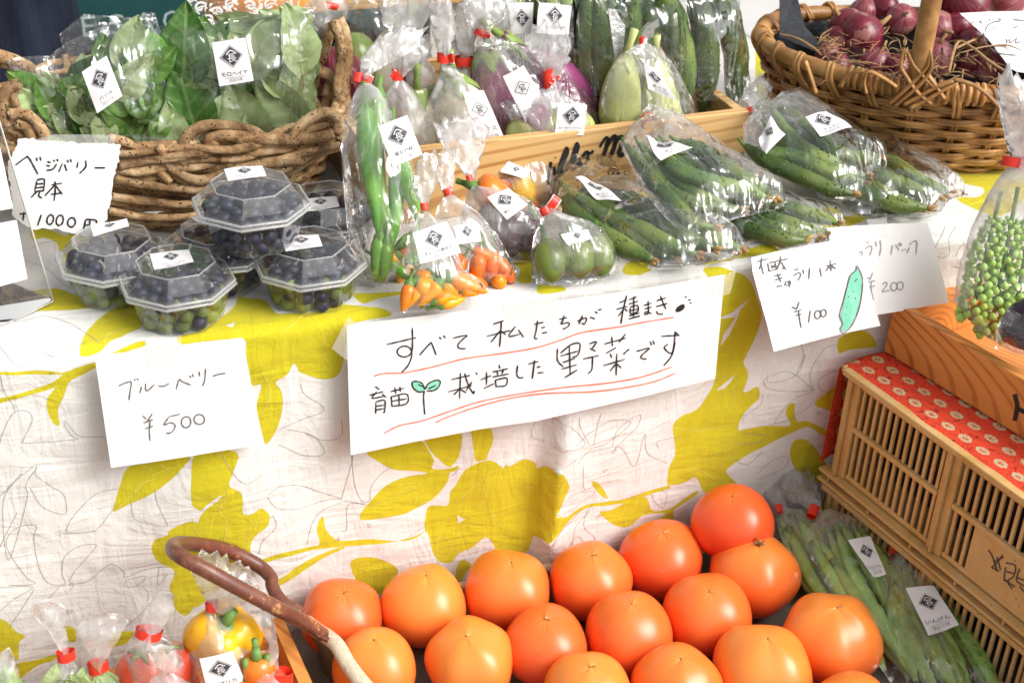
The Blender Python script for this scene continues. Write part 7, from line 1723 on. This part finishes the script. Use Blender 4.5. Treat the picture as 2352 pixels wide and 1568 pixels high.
# person standing behind the left end of the stall, navy apron and trousers, cut off above the waist by the frame
def person():
    g = NT('navy_cloth'); n1 = g.noise(7, 5, .6, g.mapping((3, 3, .6))); n2 = g.noise(500, 2, .5)
    g.principled(g.ramp(n1.outputs[0], [(.3, (.006, .008, .016)), (.7, (.016, .022, .042))]).outputs[0], .85, g.bump(n1.outputs[0], .8, .02), .2); NAVY = g.m
    J = dict(pelvis=(-.60, 1.02, .22), chest=(-.60, 1.00, .58), neck=(-.60, 1.00, .72), head=(-.60, .98, .86), lhip=(-.70, 1.02, .14), lknee=(-.71, .98, -.24), lank=(-.72, 1.02, -.64), ltoe=(-.73, .90, -.70), rhip=(-.50, 1.02, .14), rknee=(-.49, .98, -.24), rank=(-.48, 1.02, -.64), rtoe=(-.48, .90, -.70),
             lsh=(-.79, 1.0, .66), lel=(-.85, .95, .38), lwr=(-.78, .80, .22), lhd=(-.75, .73, .19), rsh=(-.41, 1.0, .66), rel=(-.36, .98, .38), rwr=(-.40, .90, .15), rhd=(-.41, .88, .07))
    R_ = dict(pelvis=.165, chest=.15, neck=.06, head=.10, lhip=.105, lknee=.075, lank=.05, ltoe=.04, rhip=.105, rknee=.075, rank=.05, rtoe=.04, lsh=.06, lel=.045, lwr=.032, lhd=.035, rsh=.06, rel=.045, rwr=.032, rhd=.035)
    E = ['pelvis chest', 'chest neck', 'neck head', 'pelvis lhip', 'lhip lknee', 'lknee lank', 'lank ltoe', 'pelvis rhip', 'rhip rknee', 'rknee rank', 'rank rtoe', 'chest lsh', 'lsh lel', 'lel lwr', 'lwr lhd', 'chest rsh', 'rsh rel', 'rel rwr', 'rwr rhd']
    K = list(J); me = bpy.data.meshes.new('person'); base = np.array([-.60, 1.0, -.73])
    me.from_pydata([tuple(np.array(J[k]) - base) for k in K], [tuple(K.index(q) for q in e.split()) for e in E], [])
    o = bpy.data.objects.new('person', me); COL.objects.link(o); o.location = tuple(base); ORIGIN[o.name] = base
    sk = o.modifiers.new('skin', 'SKIN'); me.skin_vertices[0].data[0].use_root = True
    for k, sv in zip(K, me.skin_vertices[0].data): sv.radius = (R_[k] * .78 if k in ('pelvis', 'chest') else R_[k], R_[k])
    ss = o.modifiers.new('smooth', 'SUBSURF'); ss.levels = 2; ss.render_levels = 2
    me.materials.append(NAVY); tag(o, 'person in navy clothes and a long apron standing behind the vine basket', 'person')
    mb = MB(); vs = []
    for j in range(14):
        for i in range(21):
            a = math.pi * (1.08 + .84 * i / 20); z = .40 - .075 * j; rr = .185 + .05 * j / 13
            vs.append((-.60 + rr * 1.15 * math.cos(a) + .008 * math.sin(i * 1.4 + j * .2), 1.02 + rr * math.sin(a) + .012 * math.sin(i * 1.9 + j * .15), z))
    mb.add(vs, [(j * 21 + i, j * 21 + i + 1, (j + 1) * 21 + i + 1, (j + 1) * 21 + i) for j in range(13) for i in range(20)]); link('apron', mb, NAVY, o)
    mb = MB(); mb.sphere(J['head'], .105, 20, 14, sc=(.85, 1, 1.1)); link('hair', mb, BLACKP, o)
person()
